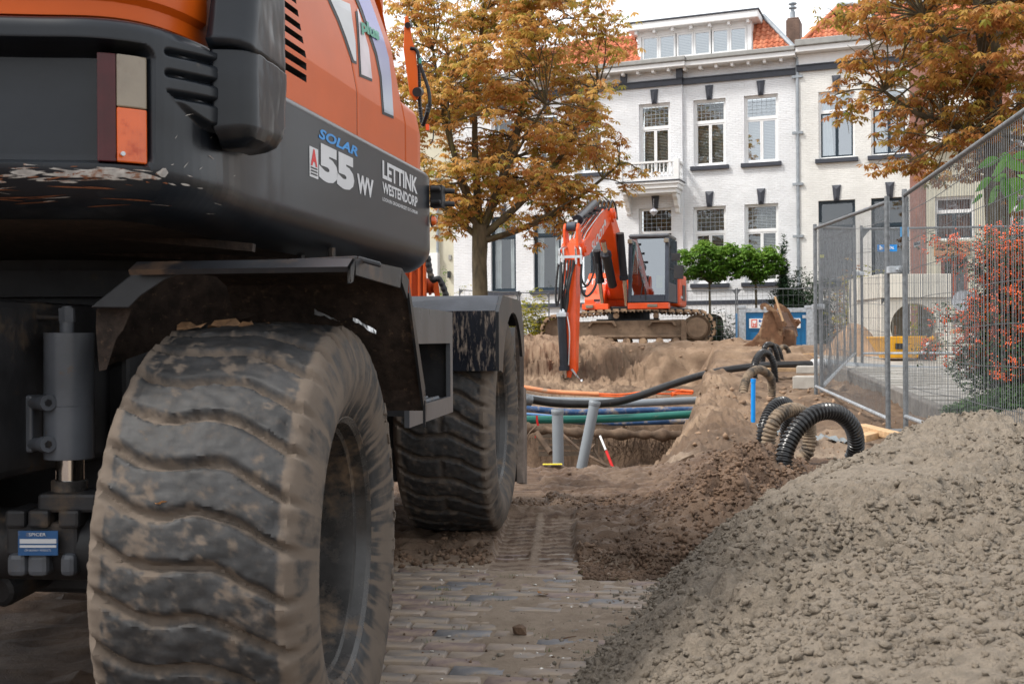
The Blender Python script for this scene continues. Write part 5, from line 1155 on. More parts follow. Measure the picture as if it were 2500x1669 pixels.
for k in range(3):
    x0 = td0+.16+k*W_; mb = MB(); z0, z1 = zd0+.16, zd1-.18
    for xa, xb in ((x0+.02, x0+W_/2-.005), (x0+W_/2+.005, x0+W_-.02)):
        mb.box((xa, yd+.03, z0), (xa+.07, yd+.1, z1)); mb.box((xb-.07, yd+.03, z0), (xb, yd+.1, z1)); mb.box((xa+.07, yd+.03, z0), (xb-.07, yd+.1, z0+.08)); mb.box((xa+.07, yd+.03, z1-.08), (xb-.07, yd+.1, z1))
    mb.build('dormer_window', m_trim, dm)
    for xa, xb in ((x0+.09, x0+W_/2-.07), (x0+W_/2+.07, x0+W_-.09)):
        mb = MB(); mb.quad((xa, yd+.06, z0+.08), (xb, yd+.06, z0+.08), (xb, yd+.06, z1-.08), (xa, yd+.06, z1-.08)); mb.build('pane', m_pane2, dm)
    mb = MB()
    for j in range(int((z1-z0)/.06)): z_ = z0+j*.06; mb.hexa([(x0+.05, yd+.12, z_), (x0+W_-.05, yd+.12, z_), (x0+W_-.05, yd+.15, z_+.035), (x0+.05, yd+.15, z_+.035), (x0+.05, yd+.12, z_+.004), (x0+W_-.05, yd+.12, z_+.004), (x0+W_-.05, yd+.15, z_+.039), (x0+.05, yd+.15, z_+.039)])
    mb.build('blind', m_blind, dm, kind='stuff')
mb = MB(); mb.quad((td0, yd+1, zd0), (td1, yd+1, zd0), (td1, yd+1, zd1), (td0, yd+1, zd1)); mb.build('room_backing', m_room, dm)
x = td0
while x < td1+.2: mb = MB(); mb.box((x-.05, yd-.25, zd1-.13), (x+.05, yd-.002, zd1+.001)); mb.build('dormer_corbel', m_trim, dm); x += .72
# chimney between the roofs
tc_, _ = Wt(1938, 80, 2.2); zc0, zc1 = zG-.2, Wt(1938, 52, 2.2)[1]; m_chim = brickmat('weathered_chimney_brick', (.16, .10, .075), (.8, .8, .8), var=.4)
mb = MB(); mb.box((tc_-o0-.26, 1.9, zc0), (tc_-o0+.26, 2.7, zc1)); mb.box((tc_-o0-.22, 1.95, zc1), (tc_-o0+.22, 2.65, zc1+.08)); ch_ = mb.build('chimney', m_chim, rfB, bevel=.03)
mb = MB(); zz = zc1+.08; mb.lathe([(.10, 0), (.10, .3), (.07, .32), (.07, .42), (.16, .44), (.16, .48), (.07, .5), (.07, .58), (.16, .60), (.16, .64), (.02, .70)], (tc_-o0-.05, 2.3, zz), (0, 0, 1), 14); mb.build('chimney_cowl', m_zinc, hB, smooth=40)
# --- cream white neighbour with dark casements
tD1 = Wt(2222, 600)[0]; hD = house('cream_white_house', 'cream white brick house with dark blue casements, right of the zinc downpipe', tR); o1 = tR
ud = [hl(1999, 2087, 218, 386), hl(2127, 2215, 214, 378)]; gd = [hl(1999, 2089, 488, 690), hl(2128, 2220, 483, 690)]
for L_ in (ud, gd):
    z0 = sum(q[2] for q in L_)/2; z1 = sum(q[3] for q in L_)/2
    for q in L_: q[2], q[3] = z0, z1
wall(hD, tR, tD1, .0, zG+.05, ud+gd, m_cbrick)
for i, q in enumerate(ud): window(hD, q, frame2=m_navy, transom=.30, blind=False, glass=m_pane2, keystone=.55, curtain='left')
for q in gd: window(hD, q, fr=m_navy, sash='single', transom=.32, blind=False, keystone=.55, glass=m_pane)
XD = tD1-tR
mb = MB(); mb.box((.002, -.10, zBand-.04), (XD, .05, zBand+.16)); mb.box((.002, -.14, zBand+.16), (XD, .05, zBand+.20)); mb.build('string_course', m_dtrim, hD)
mb = MB(); mb.box((.0, -.55, zG+.10), (XD+.1, .2, zG+.34)); mb.build('gutter', m_gutter, hD, bevel=.03); mb = MB(); mb.box((.0, -.45, zG-.10), (XD+.1, .16, zG+.098)); mb.box((.0, -.05, zG-.6), (XD, .02, zG-.101)); mb.build('fascia', m_trim, hD, bevel=.02)
def skyl(a, s): return 1.85 < a < 2.75 and .35 < s < 1.25
rfD, PD, LD = roof(hD, [(1955, 106), (2300, 74), (2300, 8), (2052, 14)], zG+.30, -.15, skip=lambda a, s: skyl(a, s))
mb = MB(); mb.tube([LD(PD[0][0], PD[0][1], .04), LD(PD[3][0], PD[3][1], .05)], .08, 8); mb.build('hip_tiles', m_tile2, rfD); mb = MB(); mb.tube([LD(PD[3][0]-.1, PD[3][1], .05), LD(PD[2][0], PD[2][1]+.02, .05)], .09, 8); mb.build('ridge_flashing', m_zinc, rfD)
mb = MB(); q = [LD(a, s, l) for a, s in ((1.9, .42), (2.7, .42), (2.7, 1.2), (1.9, 1.2)) for l in (.0,)]; q2_ = [LD(a, s, .10) for a, s in ((1.9, .42), (2.7, .42), (2.7, 1.2), (1.9, 1.2))]; mb.hexa(q+q2_); mb.build('skylight', m_navy, rfD); mb = MB(); mb.add([LD(a, s, .104) for a, s in ((1.98, .5), (2.62, .5), (2.62, 1.12), (1.98, 1.12))], [(0, 1, 2, 3)]); mb.build('skylight_pane', m_decalw, rfD)
# --- brick and cream house at the right edge
tE1 = Wt(2700, 500)[0]; hE = house('brick_house', 'red brown brick house with a cream bay behind the right tree', tD1); o2 = tD1
xb0, xb1 = Wt(2262, 500)[0], Wt(2425, 500)[0]
ue = [hl(2285, 2345, 225, 372), hl(2465, 2530, 200, 360)]; ge = [hl(2283, 2378, 483, 588), hl(2466, 2540, 470, 590)]; de = hl(2297, 2362, 632, 745)
wall(hE, tD1, tE1, .0, zG+.3, ue[1:]+ge[1:], m_rbrick)
for q in ue[1:]+ge[1:]: window(hE, q, transom=.3, blind=False)
wall(hE, xb0, xb1, .3, zG-2.6, [ue[0], ge[0], de], m_cream, y=-.5, name='bay_wall')
for q in (ue[0], ge[0]): window(hE, q, frame2=m_navy, transom=.35, blind=False, y=-.5, sill=False)
a, b_ = hl(2281, 2368, 593, 625)[:2]; _, z1 = Wt(2320, 593); _, z0 = Wt(2320, 626); mb = MB(); mb.box((a-o2, -.56, z0), (b_-o2, -.48, z1)); mb.build('timber_panel', m_wood, hE)
mb = MB(); a, b_, c, d = de; m_redw = M('red_brown_joinery', (.26, .06, .03), .5)
for x0, x1 in ((a, a+.12), ((a+b_)/2-.06, (a+b_)/2+.06), (b_-.12, b_)): mb.box((x0-o2, -.42, c), (x1-o2, -.3, d))
mb.box((a-o2, -.42, d-.12), (b_-o2, -.3, d)); dd_ = mb.build('door', m_redw, hE); mb = MB(); mb.quad((a-o2, -.34, c), (b_-o2, -.34, c), (b_-o2, -.34, d), (a-o2, -.34, d)); mb.build('door_glass', m_glassd, dd_)
mb = MB(); mb.box((xb0-o2-.15, -.75, zG-2.6), (xb1-o2+.15, .0, zG-2.35)); mb.build('bay_cornice', m_trim, hE, bevel=.03)
t_, z_ = Wt(2320, 345); mb = MB(); mb.box((xb0-o2-.1, -.9, z_-.15), (xb1-o2+.1, -.5, z_)); mb.build('bay_band', m_trim, hE)
roof(hE, [(2300, 76), (2560, 45), (2560, -60), (2300, 0)], zG+.45, -.1, joined=True)
# --- plain cream house at the left
tA0 = Wt(900, 600)[0]; hA = house('cream_rendered_house', 'plain cream rendered house wall behind the left chestnut tree', tA0); wall(hA, tA0, tL-.02, 0, zG-1.5, [], m_cream, y=.35)
t_, z_ = Wt(1097, 668, .3); mb = MB(); mb.box((t_-tA0-.05, .2, z_-.18), (t_-tA0+.05, .34, z_+.1)); mb.build('wall_lamp', m_door, hA)
t_, z_ = Wt(1098, 628, .3); mb = MB(); mb.box((t_-tA0-.06, .30, z_-.1), (t_-tA0+.06, .345, z_+.1)); mb.build('wall_vent', m_gutter, hA)
t_, _ = Wt(1070, 668, .3); mb = MB(); mb.cyl((t_-tA0, .25, .6), (t_-tA0, .25, 8), .06, n=10); mb.build('downpipe', m_zinc, hA)
mb = MB(); a = Wt(900, 600)[0]-tA0; mb.box((a, .1, zPl-.5), (Wt(1065, 600)[0]-tA0, .34, zPl+2.3)); mb.build('white_ground_floor', m_trim, hA)

# ------------------------------------------------------------------ trees
m_bark = M('chestnut_bark', (.085, .068, .042), .9, var=.4, sc=6, dirt=(.10, .095, .025), damt=.45, dsc=1.8, bump=.8, bsc=12, stretch=(1, 1, .35))
def leafmat(name, cols, trans=.35):
    m = bpy.data.materials.new(name); m.use_nodes = True; nt = m.node_tree; N = nt.nodes; L = nt.links; b = N['Principled BSDF']; b.inputs['Roughness'].default_value = .5; b.inputs['Specular IOR Level'].default_value = .3
    at = N.new('ShaderNodeAttribute'); at.attribute_name = 'tint'; r = N.new('ShaderNodeValToRGB'); e = r.color_ramp.elements
    while len(e) < len(cols): e.new(.5)
    for i, c in enumerate(cols): e[i].position = i/(len(cols)-1); e[i].color = (*c, 1)
    L.new(at.outputs['Fac'], r.inputs[0]); L.new(r.outputs[0], b.inputs['Base Color']); t = N.new('ShaderNodeBsdfTranslucent'); L.new(r.outputs[0], t.inputs[0])
    ms = N.new('ShaderNodeMixShader'); ms.inputs[0].default_value = trans; L.new(b.outputs[0], ms.inputs[1]); L.new(t.outputs[0], ms.inputs[2]); L.new(ms.outputs[0], N['Material Output'].inputs['Surface']); return m
m_autumn = leafmat('autumn_chestnut_leaf', [(.18, .21, .035), (.42, .36, .07), (.64, .41, .12), (.60, .32, .10), (.44, .19, .075), (.72, .52, .24)], .55)
m_autumn2 = leafmat('rusty_chestnut_leaf', [(.17, .20, .03), (.36, .28, .06), (.50, .28, .07), (.45, .20, .065), (.32, .13, .05), (.58, .38, .15)], .52)
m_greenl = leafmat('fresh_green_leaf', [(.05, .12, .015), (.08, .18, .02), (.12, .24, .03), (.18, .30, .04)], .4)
m_darkl = leafmat('dark_needle', [(.015, .035, .015), (.025, .055, .025), (.04, .08, .04)], .1)
m_ivy = leafmat('ivy_leaf', [(.02, .05, .015), (.035, .08, .02), (.06, .12, .03)], .2)
m_yel = leafmat('yellow_green_leaf', [(.10, .16, .02), (.35, .33, .03), (.55, .45, .04), (.2, .25, .03)], .4)
def leaves(name, C, size, mat, parent, nl=5, droop=.5, tint=None, elong=.34, rng=RNG):
    """C (n,3) leaf centres; each is a fan of nl leaflets"""
    n = len(C); az_ = rng.uniform(0, 2*PI, n); tl = rng.uniform(-.5, .5, (n, 2)); sz = size*rng.uniform(.6, 1.25, n)
    V = np.empty((n, nl, 4, 3)); a = az_[:, None]+(np.arange(nl)/nl*2*PI*(.8 if nl > 1 else 1))[None]+rng.uniform(-.2, .2, (n, nl))
    d = np.stack([np.cos(a), np.sin(a), -droop*np.ones_like(a)+tl[:, :1]*np.cos(a)+tl[:, 1:]*np.sin(a)], -1); d /= np.linalg.norm(d, axis=-1, keepdims=True)
    sd = np.stack([-np.sin(a), np.cos(a), rng.uniform(-.5, .5, (n, nl))], -1); L_ = sz[:, None, None]
    V[:, :, 0] = C[:, None]+d*L_*.08; V[:, :, 1] = C[:, None]+d*L_*.62+sd*L_*elong*.5; V[:, :, 2] = C[:, None]+d*L_+np.array([0, 0, -.12])*L_; V[:, :, 3] = C[:, None]+d*L_*.62-sd*L_*elong*.5
    F = np.arange(n*nl*4).reshape(-1, 4); t = (rng.random(n) if tint is None else tint); t = np.repeat(np.clip(t+rng.normal(0, .04, n), 0, 1), nl*4)
    o = np_mesh(name, V.reshape(-1, 3), F, mat, parent, attrs={'tint': t}, smooth=False); o['kind'] = 'stuff'; return o
def limb(mb, p0, p1, r0, r1, rnd, seg=6, sag=.0, wig=.08, n=7):
    p0 = Vector(p0); p1 = Vector(p1); L_ = (p1-p0).length; pts = []; rs = []
    o1 = Vector((rnd.uniform(-1, 1), rnd.uniform(-1, 1), rnd.uniform(-.3, 1)))*L_*wig
    for i in range(seg+1):
        t = i/seg; q = p0.lerp(p1, t)+o1*math.sin(PI*t)+Vector((0, 0, L_*sag*math.sin(PI*t))); pts.append(q); rs.append(r0+(r1-r0)*t**.8)
    mb.tube(pts, rs, n, caps=False); return pts
def chestnut(name, label, base, fork, trunk_r, blobs_fn, limbs_to, mat, seed, nleaf, lsz):
    rnd = random.Random(seed); rng = np.random.default_rng(seed); base = Vector(base); t = thing(name, label, 'tree', base, 0, 'autumn chestnut trees on the street'); fk = Vector(fork)-base
    mb = MB(); mb.tube([Vector((0, 0, -.3)), Vector((0, 0, 0)), fk*.3+Vector((.03, 0, 0)), fk*.7-Vector((.02, 0, 0)), fk], [trunk_r*1.4, trunk_r*1.18, trunk_r, trunk_r*.95, trunk_r*1.05], 16); mb.build('trunk', m_bark, t, smooth=60)
    B_ = blobs_fn(rng); main = []
    for k, (tg, r0) in enumerate(limbs_to):
        mb = MB(); pts = limb(mb, fk-Vector((0, 0, rnd.uniform(.05, .5))), Vector(tg)-base, r0, r0*.32, rnd, 8, sag=-.06, wig=.07, n=9); mb.build('limb', m_bark, t, smooth=60); main += [(p, r0*(1-.6*i/8)) for i, p in enumerate(pts)][2:]
    mb = MB(); Cs = []; Ts = []
    for c, r in B_:
        cl = Vector(c)-base; j = min(range(len(main)), key=lambda i: (main[i][0]-cl).length+.6*max(0, main[i][0].z-cl.z)); src, r0 = main[j]
        pts = limb(mb, src, cl, min(r0*.5, .05), .012, rnd, 5, sag=.06, wig=.12, n=5)
        for _ in range(5):
            d = Vector((rnd.gauss(0, 1), rnd.gauss(0, 1), rnd.gauss(0, .5))).normalized()*r*.95; limb(mb, pts[rnd.choice((3, 4, 5))], cl+d, .012, .004, rnd, 3, wig=.1, n=4)
        n = max(8, int(nleaf*r**2)); dv = rng.normal(0, 1, (n, 3)); dv /= np.linalg.norm(dv, axis=1, keepdims=True); rad = r*rng.random(n)**.45; q = np.array(cl)+dv*rad[:, None]*np.array([1.15, 1.15, .5]); Cs.append(q); Ts.append(np.clip(rng.normal(.48+.2*(rnd.random()-.5), .20, n), 0, 1))
    mb.build('twigs', m_bark, t, kind='stuff'); C = np.concatenate(Cs); T_ = np.concatenate(Ts)
    leaves('leaves', C, lsz, mat, t, 6, .65, T_, .36, rng); return t
def tree1_blobs(rng):
    D = 33; out = []; cx, cz = -.15, 8.1
    while len(out) < 330:
        v = rng.uniform(-1, 1, 3); rr_ = np.linalg.norm(v)
        if rr_ > 1 or rr_ < .35 and rng.random() < .7: continue
        x, y, z = cx+v[0]*3.8, D+v[1]*3.6, cz+v[2]*4.6
        if z < 4.5+.9*abs(v[0]-.1)*0 and abs(v[0]) < .3: continue
        if z < 4.0 : continue
        # ragged outline: pull the right hand side in as three tiers
        if x > cx+2.6 and (abs(z-6.0) > .9 and abs(z-9.6) > .9 and z < 10.5): 
            if rng.random() < .75: continue
        out.append(((x, y, z), rng.uniform(.38, .72)))
    out += [((.45, 32.2, 4.1), .45), ((.75, 32.3, 3.7), .35), ((.1, 32, 4.4), .5), ((1.9, 32.5, 4.8), .5), ((2.3, 32.4, 4.3), .35), ((2.9, 32.5, 4.9), .45), ((-1.9, 32.5, 4.6), .5), ((3.6, 33, 5.4), .45), ((3.9, 33, 5.9), .4)]
    return out
z33 = 0.65
chestnut('chestnut_tree', 'broad autumn chestnut tree in the middle of the street with a mossy forked trunk', (-.98, 33, z33), (-.92, 33, 4.35), .235, tree1_blobs,
         [((.9, 33, 10.8), .15), ((2.6, 33, 8.3), .13), ((3.2, 32.6, 6.1), .11), ((-.7, 33.2, 11.5), .14), ((-2.3, 33, 9.6), .13), ((-3.4, 32.8, 7.4), .11), ((-1.8, 31.6, 8), .1), ((1.0, 31.4, 7.6), .1), ((.4, 34.6, 9), .1), ((-2.6, 32.5, 5.6), .08), ((1.8, 32.0, 5.0), .08)], m_autumn, 5, 88, .19)
def tree2_blobs(rng):
    D = 23; out = []; cx, cz = 10.3, 7.2
    while len(out) < 250:
        v = rng.uniform(-1, 1, 3); rr_ = np.linalg.norm(v)
        if rr_ > 1 or rr_ < .3 and rng.random() < .7: continue
        x, y, z = cx+v[0]*3.75, D+v[1]*3.0, cz+v[2]*4.0
        if z < 4.7-.32*(x-7.2) or z < 3.6: continue
        if x/y > .52 : continue
        out.append(((x, y, z), rng.uniform(.3, .55)))
    out += [((7.1, 22.5, 6.6), .4), ((7.4, 22.6, 5.8), .38), ((8.1, 22.6, 4.5), .42), ((8.6, 22.4, 4.2), .38), ((7.9, 22.7, 5.1), .4)]
    return out
chestnut('chestnut_tree', 'rusty brown chestnut tree at the right edge behind the mesh fence', (10.15, 23, .6), (10.1, 23, 5.3), .25, tree2_blobs,
         [((8.6, 23, 7.6), .13), ((7.7, 22.8, 6.0), .10), ((10.2, 23.2, 9.8), .15), ((11.8, 23, 8.2), .13), ((9.2, 22, 9), .12), ((8.8, 22.4, 4.9), .09), ((11, 22, 6.5), .1)], m_autumn2, 8, 140, .165)
# small street-garden trees with flat clipped crowns
def small_tree(px, label, D, w_, z0, z1, n, seed):
    rng = np.random.default_rng(seed); b = wp(px, 850, D); t = thing('clipped_tree', label, 'tree', (b.x, D, .6), 0, 'clipped green trees before the white house'); mb = MB(); mb.tube([(0, 0, 0), (.01, 0, z0*.5), (0, 0, z0-.4)], [.045, .04, .035], 8); mb.build('trunk', m_bark, t)
    mb = MB(); rnd = random.Random(seed)
    for k in range(9): a = k*.7; limb(mb, (0, 0, z0-.7), (math.cos(a)*w_*.7, math.sin(a)*.6, z0-.6+rnd.uniform(.2, .8)), .025, .008, rnd, 4, n=5)
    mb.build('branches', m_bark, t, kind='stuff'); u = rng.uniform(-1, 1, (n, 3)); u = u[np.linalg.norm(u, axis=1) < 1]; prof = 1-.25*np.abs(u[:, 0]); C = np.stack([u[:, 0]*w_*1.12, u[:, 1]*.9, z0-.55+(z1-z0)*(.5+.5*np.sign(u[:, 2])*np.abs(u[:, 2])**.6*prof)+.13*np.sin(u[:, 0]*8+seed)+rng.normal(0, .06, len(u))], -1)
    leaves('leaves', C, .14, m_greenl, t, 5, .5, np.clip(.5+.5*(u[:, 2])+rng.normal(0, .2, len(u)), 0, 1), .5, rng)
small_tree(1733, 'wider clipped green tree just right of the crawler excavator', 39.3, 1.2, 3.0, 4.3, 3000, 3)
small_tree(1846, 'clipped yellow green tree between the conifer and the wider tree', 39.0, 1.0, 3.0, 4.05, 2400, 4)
def bush(name, label, cat, c, r, n, sz, mat, seed, nl=3, droop=.2, elong=.4, shape=None, group=None):
    rng = np.random.default_rng(seed); t = thing(name, label, cat, (c[0], c[1], c[2]), 0, group); u = rng.normal(0, 1, (n, 3)); u /= np.linalg.norm(u, axis=1, keepdims=True); u *= rng.random((n, 1))**.4; u[:, 2] = np.abs(u[:, 2]); u *= 1+.25*np.sin(u[:, :1]*7+u[:, 1:2]*5)
    C = u*np.array(r)
    if shape: C = shape(C, rng)
    leaves('leaves', C, sz, mat, t, nl, droop, None, elong, rng); mb = MB(); rnd = random.Random(seed)
    for k in range(7): limb(mb, (0, 0, 0), (rnd.uniform(-.5, .5)*r[0], rnd.uniform(-.4, .4)*r[1], r[2]*.7), .02, .006, rnd, 3, n=4)
    mb.build('stems', m_bark, t, kind='stuff'); return t
def cone(C, rng): k = 1-.8*np.clip(C[:, 2]/2.3, 0, 1); C[:, 0] *= k*1.1; return C
b = wp(1945, 850, 38.6); bush('conifer', 'dark green bushy conifer with two tips beside the downpipe', 'conifer', (b.x, 38.6, .8), (1.0, .7, 2.1), 5200, .17, m_darkl, 12, 3, -.8, .25)
b = wp(1915, 850, 38.9); bush('conifer', 'slim pointed conifer tip rising left of the downpipe', 'conifer', (b.x, 38.9, .8), (.5, .4, 3.1), 2600, .17, m_darkl, 13, 3, -.9, .25, cone)
b = wp(1740, 850, 38.9); bush('hedge', 'low dark clipped hedge under the green trees', 'hedge', (b.x, 38.9, .5), (1.3, .4, 1.25), 2200, .10, m_darkl, 14, 3, .1, .5)
b = wp(1300, 850, 37.9); bush('flowering_shrub', 'yellow green flowering shrub behind the back fence panels', 'shrub', (b.x, 37.9, .8), (.8, .5, 1.65), 800, .12, m_yel, 15, 4, .3, .5)
b = wp(1245, 850, 38.2); bush('garden_shrub', 'loose green and yellow shrub right of the person in red', 'shrub', (b.x, 38.2, .7), (.5, .4, 1.4), 500, .12, m_yel, 16, 4, .3, .5)
b = wp(1085, 850, 40); bush('climbing_plant', 'thin climbing plant on the cream wall behind the front wheel', 'plant', (b.x, 40, .8), (.5, .3, 2.6), 260, .13, m_greenl, 17, 3, .3, .4, cone)
b = wp(1120, 850, 39); bush('flower_bed', 'low flowering plants at the foot of the cream wall', 'plants', (b.x, 39, .8), (1.3, .4, 1.8), 700, .1, m_yel, 19, 3, .3, .4)
b = wp(15, 710, 9); bush('green_shrub', 'bright green leaves glimpsed under the machine at the left edge', 'shrub', (b.x-.3, 9, .6), (.7, .5, .95), 500, .10, m_greenl, 18, 4, .3, .5)
# ------------------------------------------------------------------ crawler excavator
cx0, cy0, cz0 = 2.7, 25.5, .76
cex = thing('crawler_excavator', 'orange crawler excavator on the sand mound with its arm hanging into the pit', 'excavator', (cx0, cy0, cz0))
UC = Matrix.Translation((cx0, cy0, cz0)) @ Matrix.Rotation(math.radians(-7.5), 4, 'Z')
UP = Matrix.Translation((cx0, cy0, cz0)) @ Matrix.Rotation(2.837, 4, 'Z')
class XB(MB):
    def __init__(s, X): super().__init__(); s.X = X
    def add(s, vs, fs, m=None): return super().add([tuple(s.X @ Vector(v)) for v in vs], fs, m)
    def put(s, name, mat, **k): return s.build(name, mat, k.pop('parent', cex), world=True, **k)
def part_under(o, parent, X): o.parent = parent; return o
m_track = M('muddy_track_steel', (.16, .105, .07), .8, .1, var=.35, sc=6, dirt=(.36, .25, .16), damt=.75, dsc=4, bump=.3, bsc=30)
m_boom = m_orange2
m_cyl = M('hydraulic_cylinder_paint', (.014, .017, .024), .3, dirt=(.08, .075, .07), damt=.12, dsc=5); m_bluegrey = M('blue_grey_paint', (.045, .055, .075), .4, var=.15)
for sy in (-1, 1):
    yc = sy*1.08
    # path of the chain
    pts = []
    def arc(cx, cz, r, a0, a1, n): return [(cx+r*math.cos(a), cz+r*math.sin(a)) for a in np.linspace(a0, a1, n)]
    raw = arc(-1.56, .36, .33, -PI/2-.0, -PI*1.5+.25, 16)+[(-1.2, .735), (-.6, .78), (0, .80), (.5, .81), (.95, .775)]+arc(1.50, .40, .37, PI/2-.22, -PI/2, 16)+[(0, .03)]
    A = np.array(raw+[raw[0]]); d = np.r_[0, np.cumsum(np.hypot(*np.diff(A, axis=0).T))]; N_ = 48; pitch = d[-1]/N_
    tr = bpy.data.objects.new('track', None); COL.objects.link(tr); tr.parent = cex; tr.matrix_parent_inverse = locmat(cex).inverted(); tr.matrix_basis = UC @ Matrix.Translation((0, yc, 0))
    mb = MB(); mb.box((-pitch*.47, -.26, -.012), (pitch*.47, .26, .012)); mb.box((pitch*.30, -.26, -.045), (pitch*.40, .26, -.0125)); mb.box((-.04, -.26, -.034), (0.0, .26, -.0125)); mb.box((-pitch*.35, -.09, .0125), (pitch*.35, -.05, .05)); mb.box((-pitch*.35, .05, .0125), (pitch*.35, .09, .05)); proto = mb.build('track_shoe', m_track, tr)
    for k in range(N_):
        o = proto if k == 0 else proto.copy()
        if k: COL.objects.link(o)
        s_ = (k+.5)*pitch; x = np.interp(s_, d, A[:, 0]); z = np.interp(s_, d, A[:, 1]); x2 = np.interp((s_+.04) % d[-1], d, A[:, 0]); z2 = np.interp((s_+.04) % d[-1], d, A[:, 1]); a = math.atan2(z2-z, x2-x)
        o.location = (x, 0, z); o.rotation_euler = (0, -a, 0)
        # grouser must face outwards
        if (x2-x) == 0 and (z2-z) == 0: pass
    mb = MB(); f = -.0
    mb.hexa([(-1.50, -.16, .17), (1.42, -.16, .17), (1.42, .16, .17), (-1.50, .16, .17), (-1.40, -.12, .56), (1.25, -.12, .60), (1.25, .12, .60), (-1.40, .12, .56)]); mb.box((-1.0, -.2, .20), (1.2, -.161, .26)); mb.build('track_frame', m_sanddirt, tr, bevel=.02)
    for px_ in (-.55, .75):
        mb = MB(); mb.prism([(px_-.32, .46), (px_-.25, .58), (px_+.25, .58), (px_+.32, .46), (px_+.27, .46), (px_+.21, .54), (px_-.21, .54), (px_-.27, .46)], -.24, -.14, lambda x, y, t: (x, t, y)); mb.build('track_guide', m_sanddirt, tr)
    for x_ in np.linspace(-1.1, 1.05, 7): mb = MB(); mb.cyl((x_, -.19, .12), (x_, .19, .12), .085, n=16); mb.cyl((x_, -.22, .12), (x_, -.18, .12), .05, n=10); mb.build('bottom_roller', m_track, tr, smooth=40)
    for x_ in (-.25, .62): mb = MB(); mb.cyl((x_, -.17, .69), (x_, .17, .69), .065, n=14); mb.build('carrier_roller', m_track, tr, smooth=40)
    mb = MB(); mb.cyl((-1.56, -.10, .36), (-1.56, .10, .36), .28, n=28); mb.cyl((-1.56, -.15, .36), (-1.56, .15, .36), .12, n=16); mb.build('idler_wheel', m_sanddirt, tr, smooth=40)
    mb = MB(); mb.cyl((1.50, -.09, .40), (1.50, .09, .40), .30, n=28); mb.cyl((1.50, -.24, .40), (1.50, .2, .40), .235, n=28); mb.cyl((1.50, -.27, .40), (1.50, -.24, .40), .20, n=28); mb.build('drive_sprocket', m_sanddirt, tr, smooth=40)
    mb = MB(); mb.box((1.16, -.23, .06), (1.28, -.16, .58)); mb.build('motor_bracket', m_sanddirt, tr, bevel=.01)
b = XB(UC); b.box((-.7, -.95, .30), (.7, .95, .62)); b.cyl((0, 0, .6), (0, 0, .84), .48, n=32); b.put('carbody', m_dark)
b = XB(UP); b.box((-1.08, -1.35, .80), (.80, 1.02, .90)); b.put('slew_platform', m_dark, bevel=.01)
b = XB(UP); b.box((-1.12, .98, .83), (-.22, 1.24, .965)); b.box((.22, .98, .83), (.82, 1.2, .96)); b.put('front_apron', m_boom, bevel=.015)
for x0, x1 in ((-.88, -.66), (.55, .72)): b = XB(UP); b.box((x0, 1.21, .865), (x1, 1.262, .935)); b.put('work_lamp', m_lclr, bevel=.01)
b = XB(UP); b.prism([(-.62, .86), (.96, .86), (.96, 1.06), (.70, 1.5), (.5, 1.68), (-.62, 1.68)], .36, .82, lambda x, y, t: (t, x, y)); b.put('side_casing', m_boom, bevel=.03)
b = XB(UP); b.box((.40, .963, 1.02), (.60, .972, 1.07)); b.put('casing_handle', m_dark)
b = XB(UP); b.prism([(-1.15, -.2), (-1.15, -1.15), (-.95, -1.45), (-.4, -1.62), (.4, -1.62), (.7, -1.45), (.82, -1.1), (.82, -.2)], .91, 1.66, lambda x, y, t: (x, y, t)); b.put('engine_casing', m_boom, bevel=.05)
b = XB(UP); b.box((-1.162, -.95, 1.06), (-1.145, -.55, 1.42)); b.put('casing_grille', m_cyl)
b = XB(UP); b.box((-1.165, -.5, 1.10), (-1.146, -.3, 1.16)); b.put('casing_sticker', m_decalw)
b = XB(UP); b.prism([(-1.50, -1.15), (-1.12, .95), (-1.12, -1.15)], .83, .86, lambda x, y, t: (x, y, t)); b.put('access_step', m_dark)
# cab
X0c, X1c, Y0c, Y1c, Z0c, Z1c = -1.12, -.22, .05, 1.20, .98, 2.39
cab = XB(UP); r = .055
for x_, y_, lean in ((X0c, Y1c, .10), (X1c, Y1c, .10), (X0c, Y0c, 0), (X1c, Y0c, 0)):
    dx = r if x_ == X0c else -r
    cab.hexa([(x_, y_, Z0c), (x_+dx*1.6, y_, Z0c), (x_+dx*1.6, y_-.09, Z0c), (x_, y_-.09, Z0c), (x_, y_-lean, Z1c), (x_+dx*1.6, y_-lean, Z1c), (x_+dx*1.6, y_-.09-lean, Z1c), (x_, y_-.09-lean, Z1c)])
cab.box((X0c+.09, Y1c-.06, Z0c), (X1c-.09, Y1c+.004, Z0c+.16)); cab.box((X0c, Y0c+.09, Z0c), (X0c+.06, Y1c-.09, Z0c+.42)); cab.box((X1c-.06, Y0c+.09, Z0c), (X1c, Y1c-.09, Z0c+.42)); cab.box((X0c+.05, Y0c, Z0c), (X1c-.05, Y0c+.04, Z0c+.75))
cab.box((X0c+.09, Y1c-.13, Z0c+.60), (X1c-.09, Y1c-.09, Z0c+.625)); cabo = cab.put('cab', m_bluegrey, bevel=.02)
b = XB(UP); b.box((X0c, Y0c, Z1c), (X1c, Y1c-.09, Z1c+.09)); b.put('cab_roof', m_grey, bevel=.04)
b = XB(UP); b.quad((X0c+.08, Y1c-.02, Z0c+.15), (X1c-.08, Y1c-.02, Z0c+.15), (X1c-.08, Y1c-.12, Z1c-.02), (X0c+.08, Y1c-.12, Z1c-.02)); b.put('windscreen', m_cabglass)
b = XB(UP); b.quad((X0c+.01, Y0c+.09, Z0c+.42), (X0c+.01, Y1c-.09, Z0c+.42), (X0c+.01, Y1c-.18, Z1c), (X0c+.01, Y0c+.09, Z1c)); b.put('side_window', m_cabglass)
